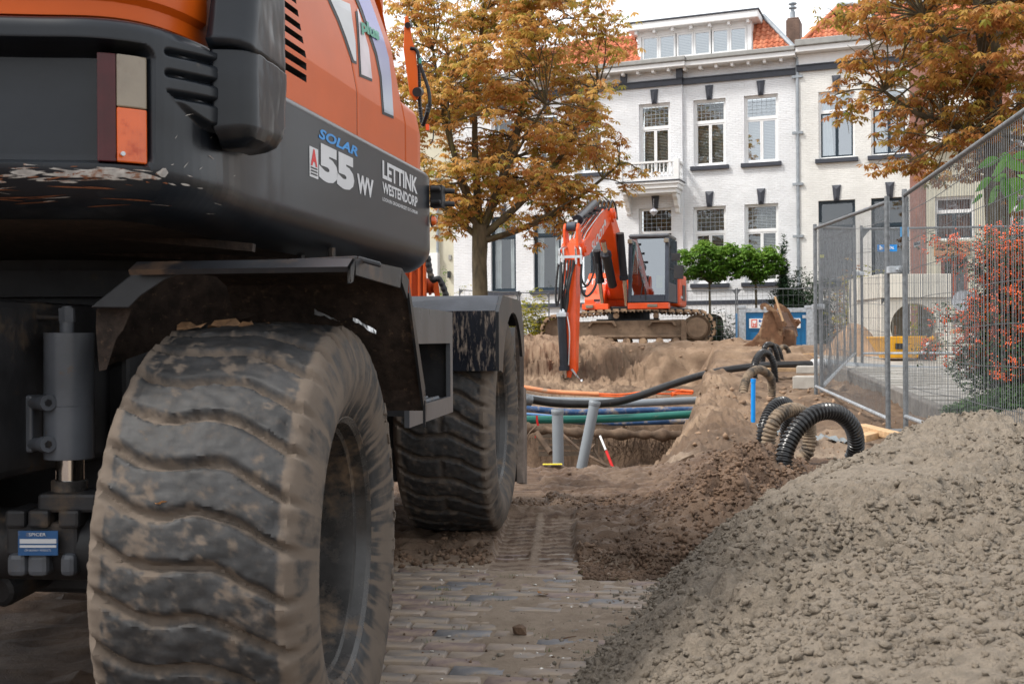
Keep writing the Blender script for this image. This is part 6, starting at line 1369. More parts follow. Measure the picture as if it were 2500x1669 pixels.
b = XB(UP); b.quad((X1c-.01, Y0c+.09, Z0c+.42), (X1c-.01, Y1c-.09, Z0c+.42), (X1c-.01, Y1c-.18, Z1c), (X1c-.01, Y0c+.09, Z1c)); b.put('side_window', m_cabglass)
b = XB(UP); b.box((-.9, .3, Z0c), (-.45, .75, Z0c+.32)); b.box((-.88, .28, Z0c+.3), (-.47, .4, Z0c+.95)); b.box((-.80, .27, Z0c+.96), (-.55, .37, Z0c+1.15)); b.put('driver_seat', m_dark, bevel=.04)
b = XB(UP); b.box((X0c+.06, Y0c+.05, Z0c+.1), (X1c-.06, Y0c+.07, Z1c)); b.put('cab_rear_wall', m_dark)
b = XB(UP); b.box((-.86, .42, Z0c+.34), (-.72, .46, Z0c+.62)); b.put('yellow_vest', M('hi_vis_yellow', (.75, .55, .03), .7))
b = XB(UP); b.tube([(-.5, Y1c, Z0c+.1), (-.55, Y1c-.02, Z0c+.4), (-.45, Y1c-.05, Z0c+.75)], .012, 6); b.tube([(-.62, Y1c+.01, Z0c+.05), (-.60, Y1c+.01, Z0c+.3)], .012, 6); b.put('wiper', m_dark)
for (x_, z_, w2, h2) in ((-1.27, 1.95, .18, .16), (-1.33, 1.62, .20, .30)):
    b = XB(UP); b.box((x_-w2/2, Y1c-.1, z_-h2/2), (x_+w2/2, Y1c-.03, z_+h2/2)); b.tube([(x_, Y1c-.1, z_), (-1.13, Y1c-.12, z_+.1)], .012, 6); b.put('mirror', m_dark, bevel=.02)
for x_ in (X0c+.05, X1c-.05): b = XB(UP); b.box((x_-.05, Y1c-.08, Z1c-.12), (x_+.05, Y1c+.0, Z1c-.03)); b.put('cab_lamp', m_lclr, bevel=.01)
# boom in two pieces, stick, cylinders
def boxpath(b, P, w_, m=None):
    """P: list of (y,z,half thickness) in the boom plane"""
    n = len(P); vs = []
    for i, (y, z, h) in enumerate(P):
        a = Vector(P[max(i-1, 0)][:2]); c = Vector(P[min(i+1, n-1)][:2]); t = (c-a).normalized(); nn = Vector((-t.y, t.x))
        for sx_, sn in ((-1, -1), (1, -1), (1, 1), (-1, 1)): vs.append((bx+sx_*w_/2, y+nn.x*h*sn, z+nn.y*h*sn))
    fs = [(i*4+j, i*4+(j+1) % 4, i*4+4+(j+1) % 4, i*4+4+j) for i in range(n-1) for j in range(4)]+[(0, 1, 2, 3), tuple((n-1)*4+j for j in (3, 2, 1, 0))]
    b.add(vs, fs, m)
bx = .10
b = XB(UP); boxpath(b, [(.55, 1.15, .14), (1.0, 1.75, .24), (1.5, 2.35, .26), (2.0, 2.72, .20), (2.25, 2.80, .12)], .36); b.put('boom_base', m_boom, bevel=.02)
b = XB(UP); boxpath(b, [(2.05, 2.82, .12), (2.6, 2.68, .22), (3.4, 2.35, .24), (4.2, 1.98, .18), (4.75, 1.85, .13)], .32); b.put('boom_front', m_boom, bevel=.02)
for y_, z_, r_, w2 in ((2.12, 2.80, .15, .46), (4.7, 1.88, .13, .44), (.6, 1.18, .12, .5)):
    b = XB(UP); b.cyl((bx-w2/2, y_, z_), (bx+w2/2, y_, z_), r_, n=20); b.cyl((bx-w2/2-.03, y_, z_), (bx+w2/2+.03, y_, z_), r_*.5, n=14); b.put('boom_pivot', m_boom, smooth=40)
b = XB(UP)
for s_ in (-1, 1): b.prism([(4.55, 1.75), (4.75, 1.55), (4.95, 1.75), (4.98, 2.25), (4.90, 2.36), (4.80, 2.36), (4.72, 2.2)], bx+s_*.15, bx+s_*.10, lambda x, y, t: (t, x, y))
boxpath(b, [(4.80, 2.0, .12), (4.84, 1.5, .20), (4.92, .6, .17), (4.98, -.2, .12), (5.0, -.58, .09)], .23); b.put('stick', m_boom, bevel=.015)
b = XB(UP); b.cyl((bx-.08, 4.88, 2.30), (bx+.08, 4.88, 2.30), .09, n=18); b.put('stick_pin', m_bluegrey, smooth=40)
def cylr(name, p, q, r0, fr=.6, x=None):
    p = Vector(p); q = Vector(q); mid = p.lerp(q, fr); b = XB(UP); b.cyl(p, mid, r0, n=18); b.cyl(mid-(q-p).normalized()*.06, mid+(q-p).normalized()*.02, r0*1.22, n=18); o = b.put(name, m_cyl, smooth=40)
    b = XB(UP); b.cyl(mid, q, r0*.55, n=14); k = b.put('cylinder_rod', m_chrome, smooth=40); return o
cylr('lift_cylinder', (bx-.27, 1.75, 2.45), (bx-.27, 1.12, .92), .085, .62); cylr('lift_cylinder', (bx+.27, 1.65, 2.1), (bx+.27, 1.12, .92), .085, .55)
cylr('adjust_cylinder', (bx+.0, 1.30, 1.35), (bx, 2.2, 2.25), .10, .72); cylr('stick_cylinder', (bx, 3.0, 2.95), (bx, 4.85, 2.32), .085, .75)
cylr('bucket_cylinder', (bx+.13, 5.18, .64), (bx+.08, 5.15, -.55), .085, .86)
b = XB(UP); b.box((bx+.02, 5.05, .60), (bx+.2, 5.28, .68)); b.cyl((bx+.11, 5.0, .66), (bx+.11, 5.22, .70), .05, n=10); b.put('cylinder_bracket', m_galv)
b = XB(UP); b.cyl((bx-.17, 5.02, -.62), (bx+.20, 5.02, -.62), .075, n=18); b.put('coupler_shaft', m_boom, smooth=40)
for s_ in (-.2, .22): b = XB(UP); b.cyl((bx+s_, 5.02, -.62), (bx+s_*1.15, 5.02, -.62), .055, n=12); b.bar((bx+s_*.9, 5.02, -.6), (bx+s_*.2, 5.12, -.38), .035, .035); b.put('coupler_end', m_galv)
b = XB(UP); b.box((bx-.11, 5.07, -.42), (bx-.06, 5.085, -.30)); b.put('stick_sticker', M('yellow_decal', (.7, .5, .03), .5))
textmesh('boom_lettering', 'SLOOT', m_decalw, lambda x, y: UP @ Vector((bx-.165, 3.95-1.15*x-.0*y, 1.93+.50*x+.20*(y-.3))), cex, bold=.03)
textmesh('casing_lettering', 'ATLAS', m_decalw, lambda x, y: UP @ Vector((.80-.50*x, .99-.05*y, 1.40+.13*y)), cex, bold=.03)
b = XB(UP); b.box((.45, .965, .995), (.56, .978, 1.005)); b.put('casing_sticker', m_decalw)
b = XB(UP); b.lathe([(.07, 0), (.07, .004), (.001, .004)], (bx-.165, 2.75, 2.58), (-1, 0, 0), 20); b.put('round_sticker', m_decalw)
def uph(name, pts, r, mat=None, n=24): 
    P = curve([UP @ Vector(p) for p in pts], n); mb = MB(); mb.tube(P, r, 7); return mb.build(name, mat or m_blackrub, cex, world=True, smooth=60)
for k in range(5):
    x_ = bx-.20+.09*k; uph('hydraulic_hose', [(x_, 1.7, 2.75), (x_, 1.9, 3.02-.03*(k % 2)), (x_, 2.2, 3.1), (x_, 2.42, 2.95), (x_, 2.55, 2.86)], .020)
m_steelpipe = M('zinc_plated_pipe', (.55, .57, .58), .25, .9, var=.1)
for k in range(6):
    x_ = bx-.15+.055*k; uph('steel_line', [(x_, 2.5, 2.92), (x_, 3.1, 2.74), (x_+.02*(k % 2), 3.7, 2.50), (x_+.03, 4.2, 2.25), (x_+.03, 4.5, 2.05-.06*k)], .013, m_steelpipe if k % 2 == 0 else m_blackrub)
for k in range(4):
    b = XB(UP); y_ = 2.7+k*.48; b.box((bx-.19, y_, 2.93-.36*(y_-2.5)/1.6-.02), (bx+.18, y_+.03, 2.96-.36*(y_-2.5)/1.6)); b.put('line_clamp', m_dark)
b = XB(UP); b.bar((bx-.24, 5.05, 1.72), (bx+.22, 5.05, 1.72), .03, .05); b.put('hose_manifold', m_steelpipe)
for x_ in (-.22, -.12, .12, .2): b = XB(UP); b.tube([(bx+x_, 5.05, 1.72), (bx+x_, 5.08, 1.86), (bx+x_*.7, 4.95, 1.92), (bx+x_*.5, 4.85, 1.85)], .02, 8); b.cyl((bx+x_, 5.05, 1.74), (bx+x_, 5.05, 1.58), .026, n=8); b.put('hose_fitting', m_steelpipe, smooth=50)
uph('hydraulic_hose', [(bx+.22, 5.05, 1.6), (bx+.26, 5.1, 1.1), (bx+.24, 5.12, .82), (bx+.20, 5.1, .95), (bx+.18, 5.05, 1.4)], .022)
uph('hydraulic_hose', [(bx+.15, 5.1, 1.62), (bx+.12, 5.2, 1.2), (bx+.13, 5.2, .9), (bx+.12, 5.2, .68)], .022); uph('hydraulic_hose', [(bx-.10, 5.05, 1.62), (bx-.02, 5.2, 1.2), (bx+.0, 5.2, .9), (bx+.04, 5.2, .66)], .022)
uph('hydraulic_hose', [(bx-.22, 5.0, 1.62), (bx-.22, 5.05, 1.15), (bx-.32, 5.0, .98), (bx-.44, 4.8, 1.2), (bx-.42, 4.6, 1.6)], .024); uph('hydraulic_hose', [(bx-.2, 4.95, 1.62), (bx-.22, 5.0, 1.3), (bx-.3, 4.9, 1.18), (bx-.38, 4.7, 1.45), (bx-.34, 4.55, 1.75)], .02)
for x_ in (-.08, -.03, .03, .09): uph('hydraulic_hose', [(bx+x_, 5.08, 1.66), (bx+x_*.8+.03, 5.16, 1.25), (bx+x_*.6+.08, 5.17, .9), (bx+x_*.5+.10, 5.16, .66)], .019)
uph('steel_line', [(bx+.04, 5.12, 1.6), (bx+.04, 5.14, 1.2), (bx+.06, 5.15, .7)], .014, m_steelpipe); uph('steel_line', [(bx+.02, 5.18, .6), (bx-.02, 5.18, .3), (bx-.01, 5.18, -.1), (bx+.0, 5.18, -.3)], .013, m_steelpipe)

# ------------------------------------------------------------------ corrugated drain hoses
def corr_hose(label, pts, r, mat, pitch=.024, amp=.82, name='corrugated_hose'):
    P3 = [wp(*p) for p in pts]
    e0 = P3[0].copy(); e0.z = min(e0.z, gz(e0.x, e0.y))-.15; e1 = P3[-1].copy(); e1.z = min(e1.z, gz(e1.x, e1.y))-.15
    P = curve([e0]+P3+[e1], 60); d = np.r_[0, np.cumsum([(P[i+1]-P[i]).length for i in range(len(P)-1)])]; A = np.array([list(p) for p in P]); k = int(d[-1]/pitch)
    t = []; rr_ = []
    for i in range(k):
        for f, q in ((.0, amp), (.22, 1), (.55, 1), (.78, amp)): t.append((i+f)*pitch); rr_.append(r*q)
    Q = [Vector((np.interp(x, d, A[:, 0]), np.interp(x, d, A[:, 1]), np.interp(x, d, A[:, 2]))) for x in t]
    mb = MB(); mb.tube(Q, rr_, 18); o = mb.build(name, mat, smooth=35, origin=e0); tag(o, label, 'hose', 'corrugated hoses looping out of the ground'); return o
m_hblk = M('black_corrugated_plastic', (.012, .012, .013), .28, var=.3, sc=10, dirt=(.17, .12, .08), damt=.22, dsc=7, spec=.5)
m_hdst = M('dusty_corrugated_plastic', (.05, .042, .035), .6, var=.3, sc=10, dirt=(.24, .18, .125), damt=.8, dsc=9)
corr_hose('nearest and largest glossy black corrugated hose loop beside the grey sand', [(1930, 1205, 6.4), (1913, 1130, 6.4), (1935, 1062, 6.45), (1985, 1012, 6.5), (2040, 1006, 6.6), (2080, 1040, 6.7), (2090, 1090, 6.8), (2076, 1140, 6.85)], .052, m_hblk, .026)
corr_hose('dusty brown corrugated hose loop right behind the large black one', [(1888, 1140, 7.5), (1876, 1080, 7.5), (1892, 1025, 7.5), (1930, 1000, 7.6), (1965, 1012, 7.7), (1976, 1050, 7.8), (1972, 1100, 7.8), (1958, 1122, 7.8)], .051, m_hdst, .026)
corr_hose('black corrugated hose leftmost of the three front loops', [(1862, 1100, 8.3), (1864, 1045, 8.3), (1886, 995, 8.4), (1915, 982, 8.5), (1930, 1005, 8.6), (1918, 1050, 8.7)], .047, m_hblk, .024)
corr_hose('brown corrugated hose arch standing left of the blue tube', [(1817, 1005, 11.6), (1815, 955, 11.6), (1828, 915, 11.8), (1855, 902, 12), (1880, 920, 12.2), (1884, 945, 12.3)], .048, m_hdst, .026)
corr_hose('dark corrugated hose arch behind the brown arch near the long black pipe', [(1842, 940, 14.8), (1842, 892, 14.8), (1856, 864, 15), (1874, 863, 15.2), (1888, 885, 15.2), (1892, 925, 15.2)], .050, m_hblk, .03)
corr_hose('small dark hose arch in front of the rusty bucket', [(1862, 880, 17.8), (1868, 846, 17.8), (1884, 842, 18), (1894, 858, 18), (1900, 885, 18)], .048, m_hblk, .03)
corr_hose('second small dark hose arch touching the one before the bucket', [(1880, 872, 18.6), (1884, 848, 18.6), (1896, 846, 18.8), (1904, 860, 18.8), (1908, 878, 18.8)], .045, m_hblk, .03)
corr_hose('pale brown hose arch rightmost below the rusty bucket', [(1902, 862, 19.4), (1908, 848, 19.5), (1918, 848, 19.6), (1926, 862, 19.6)], .045, m_hdst, .03)
mb = MB(); q = wp(1930, 1212, 6.4); mb.cyl(q-Vector((0, 0, .03)), q+Vector((0, 0, .012)), .042, n=20); o = mb.build('pipe_collar', m_galv, origin=q); tag(o, 'grey collar in the mud at the foot of the largest black hose', 'pipe collar')
m_btube = M('bright_blue_plastic', (.005, .24, .68), .35, var=.05); mb = MB(); a, b_ = wp(1838, 1056, 9.6), wp(1839, 925, 9.6); mb.cyl(a-Vector((0, 0, .2)), b_, .0195, n=16); mb.cyl(b_-Vector((0, 0, .03)), b_+Vector((0, 0, .003)), .0225, n=16); o = mb.build('blue_tube', m_btube, origin=a, smooth=40); tag(o, 'thin bright blue plastic tube standing upright beside the hose loops', 'tube')

# ------------------------------------------------------------------ pipes and cables across the pit
m_green = M('green_pvc', (.008, .12, .095), .35, var=.12, dirt=(.30, .22, .15), damt=.26, dsc=5, spec=.5); m_bpipe = M('blue_pe_pipe', (.025, .07, .17), .35, var=.2, dirt=(.30, .24, .18), damt=.5, dsc=6); m_bpipe2 = M('pale_blue_pipe', (.10, .22, .42), .4, dirt=(.30, .24, .18), damt=.2)
m_gpipe = M('grey_pvc', (.20, .22, .24), .4, var=.08, dirt=(.30, .24, .18), damt=.22, dsc=5); m_opipe = M('pale_orange_duct', (.62, .24, .11), .5, var=.12, dirt=(.33, .24, .17), damt=.36, dsc=4); m_ocab = M('orange_cable', (.80, .14, .03), .4, dirt=(.4, .25, .15), damt=.2); m_root = M('earth_covered_root', (.10, .066, .044), .9, var=.45, sc=6, bump=.6, bsc=20)
def pipe(name, label, pts, r, mat, cat='pipe', n=30, group='pipes crossing the open pit', seg=14, end=None):
    P = curve([wp(*p) for p in pts], n); mb = MB(); mb.tube(P, r, seg); o = mb.build(name, mat, origin=P[0], smooth=60); tag(o, label, cat, group); return o
pipe('green_pipe', 'green plastic pipe crossing the pit with a red ribbon tied on it', [(1100, 1033, 13.3), (1258, 1025, 13.4), (1480, 1022, 13.5), (1668, 1012, 13.6), (1760, 1008, 13.7)], .050, m_green)
pipe('blue_pipe', 'upper dark blue pipe crossing the pit below the black pipe', [(1100, 990, 14.4), (1258, 995, 14.5), (1400, 1006, 14.6), (1560, 1002, 14.7), (1700, 1000, 14.8), (1780, 998, 14.9)], .045, m_bpipe)
pipe('blue_pipe', 'lower blue pipe passing just under the green pipe on the right', [(1250, 1018, 14.1), (1340, 1024, 14.1), (1470, 1032, 14.0), (1560, 1031, 13.9), (1670, 1028, 13.9), (1760, 1024, 13.9)], .036, m_bpipe)
pipe('pale_blue_pipe', 'pale blue pipe showing above the green pipe on the left', [(1100, 1000, 13.9), (1255, 1009, 13.9), (1345, 1016, 14.0), (1440, 1026, 14.1)], .022, m_bpipe2)
pipe('black_pipe', 'long black pipe sagging over the pit and rising towards the fence', [(1100, 955, 13.0), (1262, 970, 13.2), (1360, 984, 13.3), (1480, 984, 13.4), (1560, 966, 13.7), (1640, 938, 14.2), (1740, 909, 14.8), (1850, 893, 15.6), (1940, 889, 16.3), (1990, 888, 16.6)], .049, m_blackrub, n=60)
mb = MB(); a = wp(1275, 974, 13.15); b_ = wp(1296, 977, 13.2); mb.cyl(a, b_, .068, n=18); mb.cyl(a.lerp(b_, .4), a.lerp(b_, .6), .074, n=18); o = mb.build('pipe_coupling', m_galv2, origin=a, smooth=40); tag(o, 'grey coupling ring on the left end of the long black pipe', 'coupling')
mb = MB(); a, b_ = wp(1986, 888, 16.5), wp(2014, 886, 16.7); mb.cyl(a, b_, .075, n=18); o = mb.build('pipe_coupling', m_white, origin=a, smooth=40); tag(o, 'white coupling where the black pipe passes the fence post', 'coupling')
pipe('grey_pipe', 'grey pipe behind the fence lying on the ground past the white coupling', [(2012, 886, 16.7), (2100, 897, 16.2), (2250, 905, 15.9), (2400, 908, 15.6)], .07, m_gpipe)
pipe('grey_duct', 'grey plastic duct running behind the black pipe on the left', [(1100, 962, 15.4), (1258, 966, 15.4), (1330, 975, 15.4), (1440, 978, 15.4), (1520, 980, 15.3)], .045, m_gpipe)
pipe('grey_duct', 'grey plastic duct vanishing into the right bank behind the black pipe', [(1440, 984, 15.0), (1540, 984, 15.0), (1670, 978, 15.1), (1740, 976, 15.2)], .052, m_gpipe)
pipe('orange_duct', 'dusty pale orange duct at the back of the pit', [(1100, 938, 16.4), (1255, 943, 16.4), (1350, 956, 16.4), (1462, 962, 16.4)], .034, m_opipe)
for k, (dy, lb) in enumerate(((0, 'upper orange cable running right from the dusty orange duct'), (5, 'lower orange cable running right from the dusty orange duct'))):
    pipe('orange_cable', lb, [(1440, 960+dy, 16.4), (1520, 962+dy, 16.4), (1590, 953+dy*1.6, 16.5), (1640, 951+dy*2, 16.6), (1690, 956+dy, 16.6)], .013, m_ocab, 'cable', group='orange cables in the pit')
mb = MB(); P = [wp(1640, 962, 16.6), wp(1665, 955, 16.7), wp(1690, 957, 16.8)]; mb.tube(P, .035, 8); o = mb.build('orange_duct', m_ocab, origin=P[0]); tag(o, 'short bright orange duct end beside the right bank', 'pipe', 'pipes crossing the open pit')
for (px, y0, y1, px1, D, lb) in ((1361, 998, 1185, 1364, 10.9, 'upright grey plastic pipe standing straight in the pit'), (1453, 978, 1185, 1411, 11.6, 'tilted grey plastic pipe leaning to the left in the pit')):
    a, b_ = wp(px1, y1, D), wp(px, y0, D); mb = MB(); ax_ = (b_-a).normalized(); mb.tube([a, b_], .0555, 24, caps=False); mb.tube([b_-ax_*.055, b_-ax_*.048, b_-ax_*.004, b_], [.0565, .061, .061, .058], 24, caps=False); mb.tube([b_-ax_*.03, b_-ax_*.024, b_-ax_*.018], [.061, .064, .061], 24, caps=False); mb.tube([b_, b_-ax_*.3], .050, 24, caps=False); o = mb.build('standpipe', M('grey_standpipe', (.205, .225, .245), .42, var=.04), origin=a, smooth=50); tag(o, lb, 'pipe', 'upright grey pipes in the pit')
# the old earth-covered root or pipe spanning the pit
P = curve([wp(1150, 1040, 13.0), wp(1290, 1046, 13.0), wp(1400, 1055, 12.9), wp(1540, 1060, 12.9), wp(1660, 1062, 12.9), wp(1740, 1062, 12.9)], 60); mb = MB(); rs3 = [.055+.025*math.sin(i*.9)*math.sin(i*.37)+random.uniform(-.008, .008) for i in range(len(P))]; mb.tube(P, rs3, 12); o = mb.build('earth_covered_pipe', m_root, origin=P[0], smooth=60); tag(o, 'earth covered brown pipe spanning the pit under the blue ones', 'pipe')
mb = MB(); rr_ = random.Random(5)
for _ in range(90):
    px = rr_.uniform(1290, 1640); q = wp(px, 1068, 12.95); l = rr_.uniform(.03, .18)*(1+.8*(px > 1500)); mb.tube([q, q+Vector((rr_.uniform(-.03, .03), .0, -l*.5)), q+Vector((rr_.uniform(-.05, .05), 0, -l))], [.004, .003, .001], 4, caps=False)
tag(mb.build('hanging_roots', m_root), 'fine dark roots hanging from the earth covered pipe', 'roots', kind='stuff')
mb = MB()
for _ in range(110):
    px = rr_.uniform(1480, 1700); q = wp(px, rr_.uniform(1075, 1100), 15.15); l = rr_.uniform(.05, .25); mb.tube([q, q+Vector((rr_.uniform(-.05, .05), -.03, -l*.5)), q+Vector((rr_.uniform(-.08, .08), 0, -l))], [.012, .007, .002], 4, caps=False)
tag(mb.build('bank_roots', m_root), 'tangle of dark roots hanging in the back wall of the pit', 'roots', kind='stuff')
for pts, r, lb in (([(1310, 1040, 12.2), (1290, 1060, 12.1), (1278, 1100, 12), (1266, 1140, 11.8)], .009, 'thin bent grey root on the left side of the pit'), ([(1374, 1060, 12.3), (1420, 1100, 12.1), (1470, 1130, 11.9), (1510, 1148, 11.7)], .016, 'long thin root slanting down behind the tilted pipe'), ([(1438, 1072, 12.6), (1455, 1105, 12.5), (1480, 1140, 12.4)], .016, 'stick slanting down to the right between the grey pipes'), ([(1310, 1055, 12.9), (1330, 1085, 12.8), (1345, 1105, 12.7)], .035, 'thick brown root left of the upright grey pipe'), ([(1432, 1108, 12.4), (1445, 1092, 12.5), (1452, 1084, 12.6)], .010, 'short pale stick right of the tilted grey pipe')):
    P = curve([wp(*p) for p in pts], 14); mb = MB(); mb.tube(P, r, 7); tag(mb.build('root', m_root, origin=P[0], smooth=60), lb, 'root')
m_red = M('red_plastic', (.65, .02, .02), .4); m_wst = M('white_plastic', (.7, .7, .7), .4)
mb = MB(); mb.cyl(wp(1480, 1100, 12.0), wp(1499, 1148, 11.9), .016, n=10); o = mb.build('marker_rod', m_red, origin=wp(1499, 1148, 11.9)); tag(o, 'red marker rod slanting at the bottom of the pit', 'rod')
mb = MB(); mb.cyl(wp(1465, 1064, 12.2), wp(1479, 1098, 12.05), .012, n=10); o = mb.build('marker_rod', m_wst, origin=wp(1479, 1098, 12.05)); tag(o, 'white marker rod above the red one in the pit', 'rod')
mb = MB(); rib = [(1308, 1014), (1313, 1014), (1314, 1030), (1319, 1045), (1320, 1060), (1315, 1062), (1313, 1046), (1309, 1030)]; mb.plate([wp(a, b_, 13.25) for a, b_ in rib], .004); tag(mb.build('red_ribbon', m_red, origin=wp(1311, 1014, 13.25)), 'red ribbon tied round the green pipe', 'ribbon')
mb = MB(); rib = [(1305, 1048), (1307, 1048), (1308, 1068), (1306, 1069)]; mb.plate([wp(a, b_, 13.2) for a, b_ in rib], .004); tag(mb.build('red_ribbon', m_red, origin=wp(1306, 1048, 13.2)), 'short red ribbon tail left below the green pipe', 'ribbon')
mb = MB(); q = wp(1325, 1158, 7.75); mb.box((q.x, 7.70, gz(q.x, 7.72)+.008), (q.x+.135, 7.74, gz(q.x, 7.72)+.014)); tag(mb.build('yellow_strip', M('yellow_plastic', (.8, .65, .05), .5)), 'yellow plastic strip at the pit edge before the upright grey pipe', 'strip')
sh = thing('pit_shoring', 'dark wooden boards lining the back of the pit between the grey pipes', 'shoring', (wp(1345, 1120, 15).x, 15.05, -.6))
m_bd = M('wet_board', (.10, .075, .055), .8, var=.3, sc=5, stretch=(.4, 1, 5)); so = sh.location
for k in range(4):
    y_ = 1056+k*15; a = wp(1315, y_+13, 15.0)-so; b_ = wp(1455, y_, 15.0)-so; mb = MB(); mb.box((a.x, 0, a.z), (b_.x, .04, b_.z-.01)); mb.build('board', m_bd, sh)
for px in (1452, 1466): a = wp(px, 1125, 14.9)-so; b_ = wp(px+9, 1060, 14.9)-so; mb = MB(); mb.box((a.x, -.06, a.z), (b_.x, -.01, b_.z)); mb.build('post', m_bd, sh)
# slab of crusted earth and flat stones at the pit rim
mb = MB(); q = wp(1655, 1140, 8.0); mb.prism([(1640, 1137), (1665, 1120), (1693, 1108), (1697, 1115), (1680, 1128), (1660, 1137)], 7.9, 8.1, lambda x, y, t: wp(x, y, t)); tag(mb.build('earth_crust', m_root, origin=q), 'tilted slab of crusted earth at the right rim of the pit', 'earth slab')
mb = MB(); mb.add((IV*np.array([.055, .05, .03])).tolist(), IF.tolist()); o = mb.build('stone', M('flat_stone', (.28, .24, .2), .7, var=.3)); q = wp(1765, 1097, 8.6); o.location = (q.x, q.y, q.z); tag(o, 'flat grey stone on the bank left of the hoses', 'stone')

# ------------------------------------------------------------------ mesh fence panels
def fence_panel(label, p0, p1, h, group, vs=.045, hs=.24, wr=.0021, r=.021, bulge=0, name='mesh_fence'):
    p0 = Vector(p0); p1 = Vector(p1); L_ = (p1-p0); t = thing(name, label, 'fence', p0, 0, group); u = L_; up_ = Vector((0, 0, h))
    sd = Vector((-L_.y, L_.x, 0)).normalized()
    for q in (Vector((0, 0, 0)), u): mb = MB(); mb.cyl(q-Vector((0, 0, .03)), q+up_+Vector((0, 0, .04)), r, n=12); mb.build('fence_post', m_galv2, t, smooth=40)
    for k, z_ in ((0, .12), (1, h-.01)): mb = MB(); mb.cyl(Vector((0, 0, z_)), u+Vector((0, 0, z_)), r*.85, n=12); mb.build('fence_rail', m_galv if k == 0 else m_galv2, t, smooth=40)
    for q, s_ in ((Vector((0, 0, 0)), 1), (u, -1)):
        mb = MB(); d_ = u.normalized()*s_; mb.plate([q+d_*.02+Vector((0, 0, h-.02)), q+d_*.13+Vector((0, 0, h-.02)), q+d_*.02+Vector((0, 0, h-.15))], .004); mb.build('corner_gusset', m_galv2, t)
    mb = MB(); n = int(L_.length/vs); rb = random.Random(int(p0.x*100))
    for i in range(1, n):
        a = u*(i/n); w_ = Vector((0, 0, 0)); j = sd*rb.uniform(-.004, .004)
        mb.tube([a+Vector((0, 0, .12)), a+Vector((0, 0, h*.5))+sd*bulge*math.sin(i*.35)+j, a+Vector((0, 0, h-.01))], wr, 4, caps=False)
    m_ = int((h-.13)/hs)
    for i in range(m_+1):
        z_ = .13+hs*i; mb.tube([u*k/10+Vector((0, 0, z_+.006*math.sin(k*1.3+i)))+sd*(.005+bulge*math.sin(k)) for k in range(11)], wr*1.35, 4, caps=False)
    mb.build('wire_mesh', m_galv2, t, kind='stuff'); return t
A0 = wp(2216, 1050, 9.3); A1 = Vector((2.70, 5.75, A0.z)); B1 = wp(1992, 968, 12.9)
fp1 = fence_panel('nearest mesh fence panel slanting up out of the right edge above the grey sand', A0+Vector((-.03, -.04, 0)), A1, 1.98, 'mesh fence panels along the pavement')
fp2 = fence_panel('mesh fence panel between the pavement and the long black pipe, left of the nearest one', B1, A0+Vector((-.13, .10, -.03)), 1.97, 'mesh fence panels along the pavement')
C1 = wp(2088, 882, 16.6)
fence_panel('mesh fence panel seen at a steep angle leading back from the left post', B1+Vector((.10, .12, .0)), C1, 2.0, 'mesh fence panels along the pavement', bulge=.03)
C2 = C1+Vector((.12, .05, 0)); fence_panel('mesh fence panel crossing behind the nearest two with a blue sign', C2, C2+Vector((3.45, -.35, -.0)), 2.0, 'mesh fence panels along the pavement', vs=.05, hs=.26)
def bar3(name, pts, r, mat, par): mb = MB(); mb.tube([Vector(p) for p in pts], r, 8); return mb.build(name, mat, par, world=True)
bar3('fence_brace', [B1+Vector((.12, .1, .12)), C1+Vector((-.05, -.1, .12))], .018, m_galv, fp2)
for q, f_, w_ in ((A0+Vector((-.08, .03, 1.35)), fp1, .07), (B1+Vector((.05, .06, 1.05)), fp2, .07), (C1+Vector((.06, .03, 1.32)), fp2, .08)): mb = MB(); mb.box((-w_, -.035, -.03), (w_, .035, .03)); mb.cyl((0, -.06, 0), (0, .06, 0), .014, n=8); o = mb.build('fence_clamp', m_galv, bevel=.008); o.location = q; tag(o, {0: 'steel clamp joining the two nearest fence panels', 1: 'steel clamp on the left fence post halfway up', 2: 'steel clamp on the far fence joint by the blue sign'}[0 if q.y < 10 else (1 if q.y < 14 else 2)], 'clamp')
m_bsign = M('blue_sign', (.01, .20, .55), .4); s0 = wp(2142, 614, 16.45); s1 = wp(2190, 597, 16.45); mb = MB(); mb.box((0, 0, 0), (s1.x-s0.x, .01, s1.z-s0.z)); sg = mb.build('fence_sign', m_bsign); sg.location = s0; tag(sg, 'small blue rental sign on the far fence panel', 'sign')
textmesh('sign_lettering', 'b', m_white, lambda x, y: (.03+.05*x, -.003, .02+.07*y), sg, world=False, bold=.03); textmesh('sign_lettering', 'DESTAL', m_white, lambda x, y: (.10+.15*x, -.003, .035+.04*y), sg, world=False, bold=.02)
s0 = wp(2231, 604, 9.2); s1 = wp(2252, 588, 9.15); mb = MB(); mb.hexa([(0, 0, 0), (s1.x-s0.x, 0, .02), (s1.x-s0.x, .004, .02), (0, .004, 0), (0, 0, s1.z-s0.z-.01), (s1.x-s0.x, 0, s1.z-s0.z+.005), (s1.x-s0.x, .004, s1.z-s0.z+.005), (0, .004, s1.z-s0.z-.01)]); hp_ = mb.build('maker_plate', m_galv); hp_.location = s0; tag(hp_, 'bent grey maker plate hanging from the nearest fence post', 'plate'); wd_ = s1.x-s0.x
textmesh('plate_lettering', 'HERAS', m_bluegrey, lambda x, y: (.003+(wd_-.006)*x, -.002, .014+.028*y+.008*x), hp_, world=False, bold=.04)
s0 = wp(2198, 578, 9.6); mb = MB(); mb.box((0, 0, 0), (.075, .006, .085)); o = mb.build('fence_tag', M('light_blue_tag', (.10, .33, .62), .4)); o.location = s0; tag(o, 'light blue tag behind the top of the nearest fence joint', 'tag')
